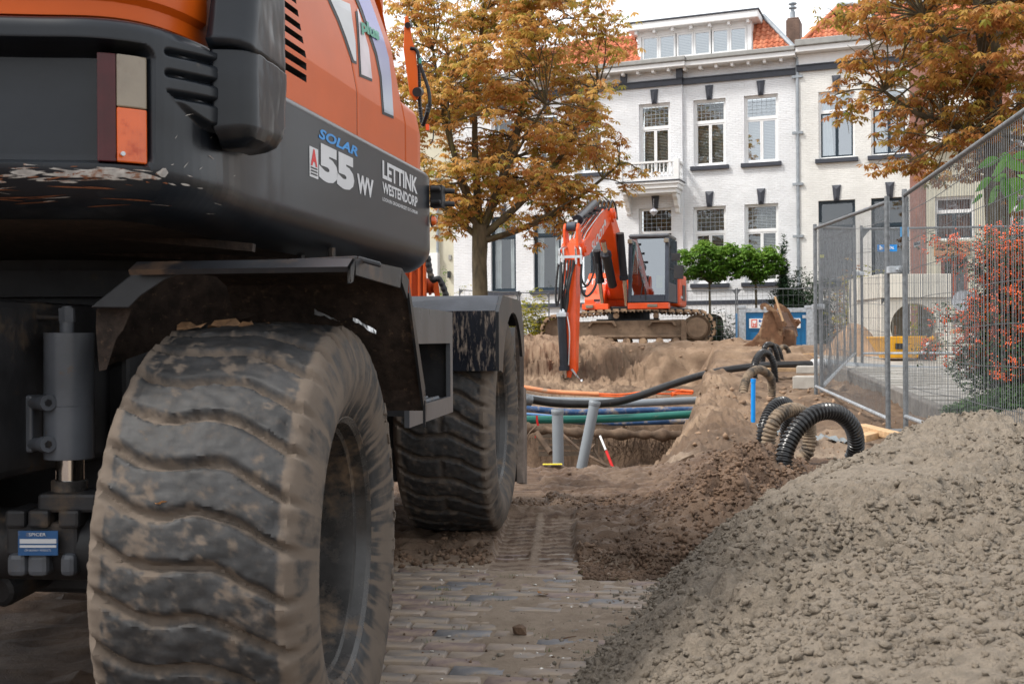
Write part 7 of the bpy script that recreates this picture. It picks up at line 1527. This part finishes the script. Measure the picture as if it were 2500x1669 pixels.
s0 = wp(2052, 395+150, 12.9) if False else wp(2002, 629, 12.95); mb = MB(); mb.box((0, 0, 0), (.05, .005, .035)); o = mb.build('fence_tag', M('yellow_tag', (.55, .55, .2), .5)); o.location = s0; tag(o, 'pale yellow tag on the left fence post', 'tag')
m_conc = M('concrete', (.36, .335, .30), .85, var=.15, sc=5, dirt=(.22, .19, .16), damt=.4, dsc=3, bump=.25, bsc=40)
def block(name, label, cat, x0, y0, x1, y1, D, dep, mat=None, rz=0, group=None, bevel=.012):
    a = wp(x0, y1, D); b_ = wp(x1, y0, D); mb = MB(); mb.box((0, 0, 0), (b_.x-a.x, dep, b_.z-a.z)); o = mb.build(name, mat or m_conc, bevel=bevel); o.location = a; o.rotation_euler = (0, 0, rz); tag(o, label, cat, group); return o
block('fence_block', 'concrete fence foot under the far fence joint', 'fence foot', 2080, 888, 2122, 916, 16.3, .6)
block('fence_block', 'dark rubber fence foot under the nearest fence joint', 'fence foot', 2188, 1050, 2250, 1062, 9.2, .2, m_galv2)
# back row of panels in front of the houses
gB = 'mesh fence panels in front of the houses'
def bp(px, y, D): v = wp(px, y, D); v.z = v.z-2.0; return v
for k, (xa, ya, Da_, xb, yb, Db, lb) in enumerate(((1122, 707, 36, 1264, 714, 35.5, 'back fence panel before the chestnut trunk'), (1268, 713, 35.5, 1340, 716, 34.5, 'short looking back fence panel left of the crawler excavator'), (1400, 716, 37.5, 1540, 712, 37.3, 'back fence panel hidden behind the crawler boom'), (1560, 712, 37.3, 1796, 707, 37, 'back fence panel under the clipped green trees'), (1800, 706, 37, 2050, 702, 36.5, 'back fence panel behind the blue cabinet'))):
    a, b_ = bp(xa, ya, Da_), bp(xb, yb, Db); fence_panel(lb, a, b_, 2.0, gB, vs=.16, hs=.33, wr=.004)

# ------------------------------------------------------------------ blue cabinet, rusty bucket, shovel
a = wp(1803, 850, 25.2); cabn = thing('steel_cabinet', 'blue steel site cabinet with galvanised frame and white sign behind the rusty bucket', 'cabinet', (a.x, 25.2, a.z-.15)); Wc = wp(1986, 850, 25.2).x-a.x; Hc = wp(1803, 752, 25.2).z-a.z+.15; m_cb = M('blue_cabinet_paint', (.01, .13, .30), .4, var=.08)
for x0, x1 in ((0, .16), (Wc-.17, Wc)): mb = MB(); mb.box((x0, -.06, 0), (x1, .10, Hc-.02)); mb.box((x0-.01, -.07, Hc-.02), (x1+.01, .11, Hc+.05)); mb.build('frame_post', m_galv, cabn, bevel=.012)
mb = MB(); mb.box((.16, -.03, Hc-.10), (Wc-.17, .08, Hc)); mb.box((.16, -.03, 0), (Wc-.17, .08, .08)); mb.build('frame_rail', m_galv, cabn)
mb = MB(); mb.box((.16, .0, .08), (Wc-.17, 1.1, Hc-.10)); mb.build('cabinet_body', m_cb, cabn)
for z0, z1 in ((.12, .5), (.55, Hc-.2)): mb = MB(); mb.box((.26, -.012, z0), (Wc-.3, -.001, z1)); mb.build('door_panel', m_cb, cabn, bevel=.01)
mb = MB(); mb.box((.24, -.03, Hc-.46), (Wc-.30, -.014, Hc-.24)); sgn = mb.build('cabinet_sign', m_white, cabn)
mb = MB(); mb.box((.29, -.036, Hc-.44), (.42, -.031, Hc-.26)); mb.build('sign_emblem', M('emblem_red', (.7, .06, .02), .4), cabn); mb = MB(); mb.box((.31, -.040, Hc-.42), (.40, -.037, Hc-.28)); mb.build('sign_emblem_inner', m_white, cabn); mb = MB(); mb.prism([(.325, .39), (.355, .34), (.385, .39), (.385, .29), (.37, .29), (.37, .35), (.355, .32), (.34, .35), (.34, .29), (.325, .29)], -.044, -.041, lambda x, y, t: (x, t, Hc-.72+y)); mb.build('emblem_mark', M('emblem_red2', (.7, .06, .02), .4), cabn)
m_sb = M('sign_blue', (.02, .12, .45), .4)
textmesh('sign_lettering', 'HEIJMEN', m_sb, lambda x, y: (.46+.88*x, -.034, Hc-.34+.07*y), cabn, world=False, bold=.04); textmesh('sign_lettering', 'WEGENBOUW', m_cb, lambda x, y: (.46+.86*x, -.034, Hc-.43+.06*y), cabn, world=False, bold=.01)
for z_ in (.16, Hc-.24): mb = MB(); mb.box((Wc-.26, -.05, z_), (Wc-.14, -.032, z_+.07)); mb.build('hinge', m_galv, cabn)
bk = thing('excavator_bucket', 'big rusty brown excavator bucket lying on the sand before the blue cabinet', 'bucket', wp(1870, 855, 22))
cheek = [(1790, 856), (1815, 847), (1838, 834), (1856, 812), (1864, 788), (1868, 764), (1880, 757), (1889, 764), (1898, 785), (1907, 800), (1911, 822), (1909, 858)]
arm_ = [(1855, 746), (1859, 741), (1868, 739), (1878, 744), (1893, 755), (1904, 775), (1913, 800), (1910, 806), (1900, 803), (1890, 770), (1884, 760), (1872, 758), (1870, 750), (1865, 749), (1864, 757), (1857, 755)]
for dx, D in ((0, 21.4), (33, 22.3)):
    f = lambda x, y, t: wp(x+dx, y, t); mb = MB()
    if dx == 0: mb.prism(cheek, D, D+.03, f); mb.build('cheek_plate', m_rust, bk, world=True)
    mb = MB(); mb.prism(arm_, D-.05, D, f); mb.build('hook_plate', m_rust, bk, world=True)
mb = MB(); L1 = [wp(x, y, 21.4) for x, y in cheek]; L2 = [wp(x+(34 if i > 5 else 26), y-1, 22.35) for i, (x, y) in enumerate(cheek)]
for i in range(len(cheek)-1): mb.quad(L1[i], L1[i+1], L2[i+1], L2[i])
o = mb.build('bucket_shell', m_rust, bk, world=True); sl = o.modifiers.new('s', 'SOLIDIFY'); sl.thickness = .03
mb = MB(); mb.prism([(1909, 800), (1938, 806), (1942, 826), (1936, 858), (1908, 858)], 21.5, 22.4, lambda x, y, t: wp(x, y, t)); mb.build('bucket_back', m_rust, bk, world=True, bevel=.03)
mb = MB(); mb.cyl(wp(1945, 781, 22.6), wp(1952, 790, 22.6), .045, n=10); mb.build('bucket_pin', m_rust, bk, world=True); mb = MB(); mb.prism([(1925, 775), (1950, 780), (1952, 792), (1940, 805), (1925, 800)], 22.8, 22.84, lambda x, y, t: wp(x, y, t)); mb.build('bucket_ear', m_rust, bk, world=True)
sv = thing('shovel', 'shovel with wooden handle leaning on the rusty bucket', 'shovel', wp(1918, 800, 21.9)); mb = MB(); mb.cyl(wp(1892, 724, 21.3), wp(1912, 784, 21.2), .022, n=8); mb.build('handle', M('ash_handle', (.42, .27, .15), .6), sv, world=True); mb = MB(); mb.prism([(1908, 784), (1914, 780), (1922, 790), (1918, 798), (1910, 795)], 21.2, 21.22, lambda x, y, t: wp(x, y, t)); mb.build('blade', m_rust, sv, world=True)
# planks and concrete blocks around the plateau
m_pl = M('pale_timber', (.48, .31, .17), .7, var=.2, sc=6, stretch=(.6, 6, 6)); gp = 'timber planks on the site'
def plank(label, p, q, w_, h, mat=m_pl): a = Vector(p); b_ = Vector(q); mb = MB(); mb.bar(a, b_, w_, h); o = mb.build('timber_plank', mat, origin=a, bevel=.004); tag(o, label, 'plank', gp)
def gp3(px, py, D, up=0): v = wp(px, py, D); return v+Vector((0, 0, up))
plank('long pale plank at the foot of the nearest fence post, ending at the grey sand', gp3(2100, 1042, 8.5), gp3(2222, 1072, 7.9), .10, .05)
plank('short pale plank beneath the long one left of the grey sand', gp3(2100, 1070, 8.1), gp3(2148, 1058, 8.3), .10, .05)
plank('weathered plank lying below the rusty bucket near the fence post', gp3(1905, 872, 20.2), gp3(1988, 868, 20.2), .10, .10); plank('thin pale plank behind the concrete blocks', gp3(1868, 902, 15.6), gp3(1960, 903, 15.9), .18, .05)
block('concrete_block', 'front concrete block at the left fence post', 'concrete block', 1935, 918, 1992, 950, 13.4, .35, rz=-.35, group='concrete blocks by the left fence post')
block('concrete_block', 'rear concrete block partly behind the left fence post', 'concrete block', 1944, 893, 2000, 912, 14.6, .35, rz=-.3, group='concrete blocks by the left fence post')
m_sheet = M('grey_plastic_sheet', (.16, .18, .19), .35, var=.2, dirt=(.28, .22, .17), damt=.4)
for (pts, D0, D1, lb) in ((((1845, 992), (1905, 990), (1980, 1010), (1900, 1012)), 9.4, 8.9, 'crumpled grey plastic sheet behind the black hose loops'), (((1985, 1030), (2050, 1038), (2110, 1048), (2030, 1046)), 8.9, 8.5, 'grey plastic sheet half buried beside the pale planks')):
    n = 12; mb = MB(); vs = []
    for i in range(n):
        for j in range(5):
            t, s_ = i/(n-1), j/4; px = pts[0][0]*(1-t)*(1-s_)+pts[1][0]*t*(1-s_)+pts[3][0]*(1-t)*s_+pts[2][0]*t*s_; D = D0+(D1-D0)*s_; x = (px-1250)/2700*D; vs.append((x, D, gz(x, D)+.012+.025*math.sin(i*1.9+j)*math.cos(j*2.1+i*.7)))
    mb.add(vs, [(i*5+j, i*5+5+j, i*5+6+j, i*5+1+j) for i in range(n-1) for j in range(4)]); tag(mb.build('plastic_sheet', m_sheet, smooth=60, origin=vs[0]), lb, 'plastic sheet')

# ------------------------------------------------------------------ pavement behind the fence: kerb and slabs, each its own piece
pv = thing('pavement', None, None, (0, 0, 0)); tag(pv, kind='structure'); ka = math.radians(90-6.96); kd = Vector((math.cos(ka), math.sin(ka), 0)); kn = Vector((kd.y, -kd.x, 0)); K0 = Vector((2.98+.0, 5.0, 0)) 
K0 = Vector((2.75+.122*5, 5, 0)); m_kerb = M('old_kerb_stone', (.17, .155, .14), .85, var=.25, sc=5, dirt=(.09, .08, .07), damt=.4, dsc=4, bump=.3, bsc=30); m_slab = [M('paving_slab', (.30, .285, .26), .8, var=.15, sc=4, dirt=(.17, .155, .13), damt=.4, dsc=3, bump=.2, bsc=50), M('paving_slab_worn', (.25, .235, .21), .8, var=.2, sc=4, dirt=(.14, .13, .10), damt=.5, dsc=3, bump=.2, bsc=50)]
def pz(y): return .047*max(0, y-8)+.15
for k in range(14):
    y = .9*k; p = K0+kd*y; z = pz(p.y); mb = MB(); q = kd*.89; w_ = kn*.12; zz = Vector((0, 0, z)); z2 = Vector((0, 0, pz((p+q).y))); dn = Vector((0, 0, -.45)); mb.hexa([p+zz+dn, p+w_+zz+dn, p+q+w_+z2+dn, p+q+z2+dn, p+zz, p+w_+zz, p+q+w_+z2, p+q+z2]); mb.build('kerb_stone', m_kerb, pv, bevel=.015)
rs_ = random.Random(8); ns = 0; sproto = None; protos = {}
for i in range(26):
    for j in range(11):
        p = K0+kn*(.125+.42*j)+kd*(.42*i+(.21 if j % 2 else 0)); 
        if p.x > 7.5: continue
        mi = rs_.choice((0, 0, 1)); z = pz(p.y)
        if mi not in protos: mb = MB(); mb.box((0, 0, -.05), (.408, .408, 0)); o = mb.build('paving_slab', m_slab[mi], pv, bevel=.006); protos[mi] = o
        else: o = protos[mi].copy(); COL.objects.link(o)
        o.matrix_basis = Matrix.Translation((p.x, p.y, z-.004+rs_.uniform(-.003, .003))) @ Matrix(((kn.x, kd.x, 0, 0), (kn.y, kd.y, 0, 0), (0, .046, 1, 0), (0, 0, 0, 1)))
mb = MB(); e = K0+kn*.1; f_ = K0+kn*5.2; mb.quad(e+Vector((0, 0, .14)), f_+Vector((0, 0, .14)), f_+kd*4+Vector((0, 0, .15)), e+kd*4+Vector((0, 0, .15))); 
a_, b2, c2, d2 = e+kd*3, f_+kd*3, f_+kd*14, e+kd*14
mb.quad(a_+Vector((0, 0, pz(a_.y)-.02)), b2+Vector((0, 0, pz(b2.y)-.02)), c2+Vector((0, 0, pz(c2.y)-.02)), d2+Vector((0, 0, pz(d2.y)-.02))); mb.build('slab_bed', m_conc, pv)

# ------------------------------------------------------------------ things behind the fence at the right
def px_box(par, name, mat, x0, y0, x1, y1, D, dep, bevel=.01): a = wp(x0, y1, D); b_ = wp(x1, y0, D); mb = MB(); mb.box((a.x, a.y, a.z), (b_.x, a.y+dep, b_.z)); return mb.build(name, mat, par, world=True, bevel=bevel)
m_pre = M('pale_precast_concrete', (.60, .57, .50), .8, var=.08, sc=2, dirt=(.42, .38, .32), damt=.35, dsc=2, bump=.1, bsc=40)
pc = thing('precast_chamber', 'pale precast concrete chamber with a large round opening behind the fence', 'concrete chamber', wp(2240, 880, 19.0))
def holeplate(name, x0, y0, x1, y1, D, cx, cy, r, th):
    a = wp(x0, y1, D); b_ = wp(x1, y0, D); c = wp(cx, cy, D); rr_ = r*D/2700; n = 32; mb = MB(); ci = []; sq = []
    for i in range(n):
        t = 2*PI*i/n+PI/4; dx, dz = math.cos(t), math.sin(t); ci.append((c.x+dx*rr_, c.z+dz*rr_)); k = min(((b_.x-c.x)/dx if dx > 1e-9 else (a.x-c.x)/dx if dx < -1e-9 else 1e9), ((b_.z-c.z)/dz if dz > 1e-9 else (a.z-c.z)/dz if dz < -1e-9 else 1e9)); sq.append((c.x+dx*k, c.z+dz*k))
    vs = [(x, D, z) for x, z in ci]+[(x, D, z) for x, z in sq]+[(x, D+th, z) for x, z in ci]; mb.add(vs, [(i, (i+1) % n, n+(i+1) % n, n+i) for i in range(n)]+[(i, (i+1) % n, 2*n+(i+1) % n, 2*n+i) for i in range(n)]); return mb.build(name, m_pre, pc, world=True)
holeplate('front_wall', 2152, 728, 2322, 885, 19.0, 2232, 798, 58, .22)
px_box(pc, 'top_beam', m_pre, 2152, 668, 2322, 727, 18.93, 1.5); 
a, b_, c, d = wp(2152, 885, 19.0), wp(2152, 727, 19.0), wp(2072, 868, 21.0), wp(2072, 682, 21.0); mb = MB(); mb.quad(a, c, d, wp(2152, 668, 19.0)); mb.quad(a+Vector((.2, 0, 0)), c+Vector((.2, 0, 0)), d+Vector((.2, 0, 0)), wp(2152, 668, 19.0)+Vector((.2, 0, 0))); mb.quad(d, wp(2152, 668, 19.0), wp(2152, 668, 19.0)+Vector((.2, 0, 0)), d+Vector((.2, 0, 0))); mb.build('side_wall', m_pre, pc, world=True)
px_box(pc, 'inner_post', m_pre, 2182, 735, 2222, 880, 20.4, .12); px_box(pc, 'right_wall', m_pre, 2302, 728, 2322, 885, 19.22, 1.2)
b = wp(2268, 860, 22); bush('garden_shrub', 'yellow green shrub seen through the round chamber opening', 'shrub', (b.x, 22, .55), (.45, .3, 1.2), 500, .11, m_yel, 31, 4, .3, .5)
b = wp(2110, 700, 27); bush('yellow_shrub', 'yellow leaved shrub above the precast chamber', 'shrub', (b.x, 27, 1.2), (.75, .4, 1.35), 420, .11, m_yel, 32, 4, .3, .5)
b = wp(2070, 700, 30); bush('garden_shrub', 'brownish thin shrub behind the steep fence panel', 'shrub', (b.x, 30, .8), (.6, .4, 2.0), 260, .12, m_autumn2, 33, 4, .3, .5)
b = wp(2030, 760, 30); bush('conifer', 'dark conifer seen through the steep fence panel', 'conifer', (b.x, 31, .7), (.55, .4, 1.9), 1300, .15, m_darkl, 34, 3, -.7, .25)
px_box(None, 'x', m_conc, 0, 0, 1, 1, 19, .1).name = 'tmp'; bpy.data.objects.remove(bpy.data.objects['tmp'])
m_ytub = M('yellow_tub_steel', (.62, .30, .01), .45, var=.12, dirt=(.3, .2, .1), damt=.35, dsc=4)
tb = thing('mortar_tub', 'yellow steel mortar tub behind the fence', 'tub', wp(2207, 878, 17.6)); mb = MB(); a, b_ = wp(2152, 824, 17.2), wp(2262, 822, 17.2); c, d = wp(2172, 872, 17.2), wp(2240, 872, 17.2); k = Vector((0, .7, 0)); k2 = Vector((0, .5, 0)); k3 = Vector((0, .1, 0))
for q in ((a, b_, d, c), (a+k, b_+k, d+k2, c+k2), (a, a+k, c+k2, c), (b_, b_+k, d+k2, d), (c, d, d+k2, c+k2)): mb.quad(*q)
o = mb.build('tub_body', m_ytub, tb, world=True); sl = o.modifiers.new('s', 'SOLIDIFY'); sl.thickness = .012
mb = MB(); mb.tube([a, b_, b_+k, a+k, a], .014, 6); mb.build('tub_rim', m_ytub, tb, world=True); mb = MB(); mb.prism([(2186, 838), (2205, 838), (2205, 852), (2186, 852)], 17.17, 17.19, lambda x, y, t: wp(x, y, t)); mb.build('lifting_pocket', m_dark, tb, world=True)
mb = MB(); mb.cyl(wp(2187, 845, 17.4), wp(2186, 795, 17.4), .018, n=8); tag(mb.build('spade_handle', M('dark_handle', (.12, .07, .04), .6), origin=wp(2187, 845, 17.4)), 'dark wooden spade handle standing in the yellow tub', 'spade')
mb = MB(); mb.cyl(wp(2250, 862, 16.9), wp(2272, 826, 16.9), .018, n=8); tag(mb.build('white_tube', m_white, origin=wp(2250, 862, 16.9)), 'white tube leaning right of the yellow tub', 'tube')
mb = MB(); mb.cyl(wp(2266, 830, 16.9), wp(2280, 824, 16.9), .035, n=8); tag(mb.build('yellow_bung', m_ytub, origin=wp(2270, 828, 16.9)), 'yellow cap on the white tube', 'cap')
block('concrete_block', 'upper pale concrete block right of the precast chamber', 'concrete block', 2322, 814, 2396, 862, 16.6, .5, m_pre, group='concrete blocks by the berry bush')
block('concrete_block', 'lower pale concrete block beside the berry bush', 'concrete block', 2318, 868, 2372, 900, 16.4, .5, m_pre, group='concrete blocks by the berry bush')
plank('plank lying on the upper pale concrete block', gp3(2328, 808, 16.7), gp3(2400, 808, 16.9), .12, .06)
block('white_packet', 'small white packet on the plank by the berry bush', 'packet', 2336, 795, 2359, 803, 16.7, .1, m_white)
mb = MB(); a, b_ = wp(2348, 735, 24), wp(2440, 745, 24.8); mb.cyl(a, b_, .24, .17, n=24); tag(mb.build('fleece_roll', M('grey_white_fleece', (.42, .45, .50), .8, var=.15, sc=8, stretch=(6, 1, 1)), origin=a, smooth=40), 'roll of grey white fleece behind the berry bush', 'roll')
block('fleece_stand', 'low grey concrete ledge under the fleece roll', 'ledge', 2325, 765, 2450, 815, 24.2, .8, m_conc)
def heapobj(label, px, D, w_, dpt, h, z0, mat, seed):
    x0 = (px-1250)/2700*D; n = 46; X, Y = np.meshgrid(np.linspace(-1, 1, n), np.linspace(-1, 1, n), indexing='ij'); R_ = np.hypot(X, Y); Z = h*np.clip(1-R_, -.2, 1)**.85 if False else h*(1-ss(0, 1.05, R_))+.05*fbm(X*w_, Y*dpt, 4, 4, seed)*(R_ < .95); V = np.stack([X*w_, Y*dpt, Z-.03], -1).reshape(-1, 3); o = np_mesh('sand_heap', V, gridF(n, n), mat, loc=(x0, D, z0)); tag(o, label, 'sand heap'); return o
m_bsand = M('brown_sand', (.36, .225, .13), .9, var=.25, sc=5, bump=.6, bsc=40); m_soil = M('dark_soil', (.14, .095, .065), .9, var=.35, sc=5, bump=.7, bsc=30)
heapobj('brown sand heap left of the yellow tub behind the fence', 2085, 19.0, .75, .8, .75, .48, m_bsand, 301); heapobj('dark soil heap between the chamber and the pale concrete blocks', 2292, 17.6, .55, .6, .62, .42, m_soil, 303)
# berry bush with ivy at its foot
def berry(par, C, r, mat, name='berries'):
    v = (IV[None]*r+C[:, None]).reshape(-1, 3); f = (IF[None]+np.arange(len(C))[:, None, None]*len(IV)).reshape(-1, 3); o = np_mesh(name, v, f, mat, par); o['kind'] = 'stuff'; return o
bb = thing('firethorn_bush', 'bush full of orange red berries behind the nearest fence panel', 'berry bush', (4.75, 10.8, .2)); rb = np.random.default_rng(44); rnd = random.Random(44); mb = MB(); LC = []; BC = []
sprays = []
for k in range(64):
    z1 = rnd.uniform(.35, 1.75); xr_ = -(.55-.30*abs(z1-.7))*rnd.uniform(.15, 1.25)+rnd.uniform(0, .8)*(rnd.random() < .4); sprays.append((xr_*.8+.08, rnd.uniform(-.45, .3), z1))
sprays += [(-.55, -.1, 1.55), (-.68, -.15, 1.66), (-.45, -.1, 1.45), (-.75, 0, .62), (-.62, -.1, .95), (.3, -.2, 1.9), (.1, -.2, 1.75)]
for (x, y, z) in sprays:
    pts = limb(mb, (.25+rnd.uniform(-.1, .3), rnd.uniform(-.1, .2), z*.45), (x, y, z), .012, .004, rnd, 5, sag=.10, n=4)
    for q in pts[2:]:
        for _ in range(6): c = np.array(q)+rb.normal(0, .055, 3); BC.append(c+rb.normal(0, .020, (10, 3)))
        LC.append(np.array(q)+rb.normal(0, .06, (22, 3)))
mb.build('stems', m_bark, bb, kind='stuff'); m_berry = M('orange_red_berry', (.80, .11, .012), .3, var=.35, sc=20, coat=.3)
berry(bb, np.concatenate(BC), .0085, m_berry); leaves('leaves', np.concatenate(LC), .05, m_ivy, bb, 3, .2, None, .45, rb)
u = rb.uniform(-1, 1, (5200, 3)); u = u[np.linalg.norm(u, axis=1) < 1]; C = u*np.array([.85, .45, .42])+np.array([.35, -.1, .42]); C = C[C[:, 0] > -.75+.5*(C[:, 2]-.1)]; leaves('inner_leaves', C, .055, m_ivy, bb, 3, .2, None, .5, rb)
u = rb.uniform(-1, 1, (4200, 3)); u = u[np.linalg.norm(u[:, :2], axis=1) < 1]; iv = thing('ivy', 'dark ivy creeping over the slabs under the berry bush', 'ivy', (4.9, 9.9, .26), 0, kind='stuff'); C = np.stack([u[:, 0]*1.0, u[:, 1]*.85, np.abs(u[:, 2])*.30*(1-np.hypot(u[:, 0], u[:, 1])**2)], -1); leaves('leaves', C, .055, m_ivy, iv, 3, .1, None, .5, rb)
bl = thing('broad_leaved_plant', 'bright green broad leaves hanging behind the top of the nearest fence panel', 'plant', wp(2500, 440, 8.2)); m_bl = leafmat('broad_green_leaf', [(.05, .17, .012), (.08, .23, .02), (.13, .30, .03)], .4); rl = random.Random(6)
for (px, py, a, l) in ((2412, 392, 160, .15), (2440, 405, 200, .17), (2455, 380, 60, .15), (2478, 400, 20, .16), (2490, 375, 120, .14), (2400, 445, 190, .15), (2425, 470, 230, .14), (2455, 455, 300, .16), (2485, 450, 340, .17), (2385, 480, 170, .10), (2470, 485, 250, .14), (2440, 430, 140, .13), (2495, 425, 90, .15), (2500, 490, 200, .15)):
    c = wp(px, py, 8.2+rl.uniform(-.15, .15)); a = math.radians(a); d = Vector((math.cos(a), rl.uniform(-.4, .4), math.sin(a)*.6-.25)).normalized(); s_ = d.cross(Vector((0, 1, .5))).normalized(); vs = []; n = 7
    for i in range(n): t = i/(n-1); w_ = l*.27*math.sin(PI*min(1, t*1.02+.01))**.7; q = c+d*l*(t-.5)+Vector((0, 0, -.05*t*t)); vs += [q-s_*w_-Vector((0, .012, 0)), q, q+s_*w_-Vector((0, .012, 0))]
    mb = MB(); mb.add(vs, [(i*3+j, i*3+j+1, i*3+4+j, i*3+3+j) for i in range(n-1) for j in (0, 1)]); o = mb.build('leaf', m_bl, bl, world=True, smooth=60); at_ = o.data.attributes.new('tint', 'FLOAT', 'POINT'); at_.data.foreach_set('value', [rl.random()]*len(vs))
mb = MB(); mb.tube([wp(2530, 560, 8.3), wp(2480, 470, 8.3), wp(2450, 400, 8.3)], .006, 5); mb.tube([wp(2480, 470, 8.3), wp(2400, 460, 8.3)], .005, 5); mb.build('stem', m_bark, bl, world=True)

# ------------------------------------------------------------------ passer-by behind the back fence
def skin(name, pts, edges, rad, mat, parent, loc=(0, 0, 0)):
    me = bpy.data.meshes.new(name); me.from_pydata(pts, edges, []); o = bpy.data.objects.new(name, me); COL.objects.link(o); o.parent = parent; o.location = loc
    o.modifiers.new('skin', 'SKIN'); sk_ = me.skin_vertices[0] if me.skin_vertices else None
    if sk_ is None:
        bm = bmesh.new(); bm.from_mesh(me); bm.verts.layers.skin.verify(); bm.to_mesh(me); bm.free(); sk_ = me.skin_vertices[0]
    for i, r in enumerate(rad): sk_.data[i].radius = (r, r) if not hasattr(r, '__len__') else r
    sk_.data[0].use_root = True; ss_ = o.modifiers.new('sub', 'SUBSURF'); ss_.levels = 2; ss_.render_levels = 2; me.materials.append(mat); return o
m_skin = M('skin', (.48, .27, .19), .55, var=.08); m_redj = M('red_jacket', (.38, .02, .025), .8, var=.15, sc=5); m_grn = M('green_vest', (.01, .16, .10), .8); m_jean = M('dark_trousers', (.02, .022, .03), .85); m_hair = M('grey_hair', (.16, .155, .15), .9, var=.4, sc=40)
pb = wp(1221, 800, 35.0); pz0 = wp(1221, 733, 35).z-1.74
pe = thing('person', 'person with grey hair in red jacket over green top walking behind the fence', 'person', (pb.x, 35.0, pz0), .15)
body_p = [(0, 0, .95), (0, 0, 1.15), (-.01, 0, 1.36), (0, 0, 1.46), (.02, 0, 1.54), (.02, 0, 1.62), (0, -.19, 1.40), (.03, -.24, 1.12), (.16, -.22, .93), (.22, -.21, .86), (0, .19, 1.40), (.03, .24, 1.12), (.16, .22, .93), (.22, .21, .86), (0, -.10, .88), (.04, -.10, .48), (-.02, -.10, .08), (.14, -.10, .035), (0, .10, .88), (-.04, .10, .48), (-.12, .10, .08), (.04, .10, .035)]
ed = [(0, 1), (1, 2), (2, 3), (3, 4), (4, 5), (2, 6), (6, 7), (7, 8), (8, 9), (2, 10), (10, 11), (11, 12), (12, 13), (0, 14), (14, 15), (15, 16), (16, 17), (0, 18), (18, 19), (19, 20), (20, 21)]
rd_ = [.15, .15, .17, .09, .055, .06, .065, .05, .038, .035, .065, .05, .038, .035, .10, .065, .045, .04, .10, .065, .045, .04]
skin('body', body_p, ed, rd_, m_skin, pe)
jk = [(0, 0, .82), (0, 0, 1.0), (0, 0, 1.2), (-.01, 0, 1.36), (0, 0, 1.46), (0, -.19, 1.40), (.03, -.245, 1.12), (.14, -.225, .95), (0, .19, 1.40), (.03, .245, 1.12), (.14, .225, .95)]
skin('jacket', jk, [(0, 1), (1, 2), (2, 3), (3, 4), (3, 5), (5, 6), (6, 7), (3, 8), (8, 9), (9, 10)], [.19, .18, .18, .20, .10, .085, .07, .055, .085, .07, .055], m_redj, pe)
mb = MB(); mb.lathe([(.001, .85), (.15, .86), (.15, 1.2), (.15, 1.4), (.08, 1.47), (.001, 1.48)], (.075, 0, 0), (0, 0, 1), 14); mb.build('green_top', m_grn, pe, smooth=60)
skin('trousers', [(0, 0, .92), (0, -.10, .86), (.04, -.10, .48), (-.02, -.10, .10), (0, .10, .86), (-.04, .10, .48), (-.12, .10, .10)], [(0, 1), (1, 2), (2, 3), (0, 4), (4, 5), (5, 6)], [.16, .115, .085, .07, .115, .085, .07], m_jean, pe)
mb = MB(); hv = IV; bm = bmesh.new(); bmesh.ops.create_icosphere(bm, subdivisions=3, radius=1); HV = np.array([v.co[:] for v in bm.verts]); HF = [[q.index for q in p.verts] for p in bm.faces]; bm.free()
h_ = HV*np.array([.098, .078, .12]); f_ = np.exp(-((HV[:, 2]+.05)/.16)**2-(HV[:, 1]/.2)**2)*(HV[:, 0] > .5); h_[:, 0] += .035*f_; h_[:, 0] += .012*np.exp(-((HV[:, 2]+.75)/.15)**2)*(HV[:, 0] > .3); mb.add((h_+np.array([.035, 0, 1.625])).tolist(), HF)
for s_ in (-1, 1): mb.cbox((.03, s_*.08, 1.62), (.03, .015, .05))
mb.build('head', m_skin, pe, smooth=60)
mb = MB(); h_ = HV*np.array([.106, .086, .118]); kf = [f for f in HF if all(HV[i][2] > .28-.9*min(0, HV[i][0])*-1+.35*max(0, HV[i][0])*1.6-.6*(HV[i][0] < -.1) for i in f)]; mb.add((h_+np.array([.028, 0, 1.632])).tolist(), kf); mb.build('hair', m_hair, pe, smooth=60)
for s_ in (-1, 1): mb = MB(); mb.add((IV*np.array([.008, .012, .008])+np.array([.125, s_*.035, 1.64])).tolist(), IF.tolist()); mb.build('eye', m_dark, pe)
mb = MB(); mb.box((.128, -.025, 1.565), (.134, .025, 1.572)); mb.build('mouth', m_redj, pe)
mb = MB(); mb.hexa([wp(1237, 752, 34.8), wp(1252, 744, 34.8), wp(1252, 744, 34.9), wp(1237, 752, 34.9), wp(1239, 744, 34.8), wp(1254, 738, 34.8), wp(1254, 738, 34.9), wp(1239, 744, 34.9)]); tag(mb.build('red_yellow_tag', m_red, origin=wp(1245, 748, 34.8)), 'small red sign on the back fence right of the person', 'sign')
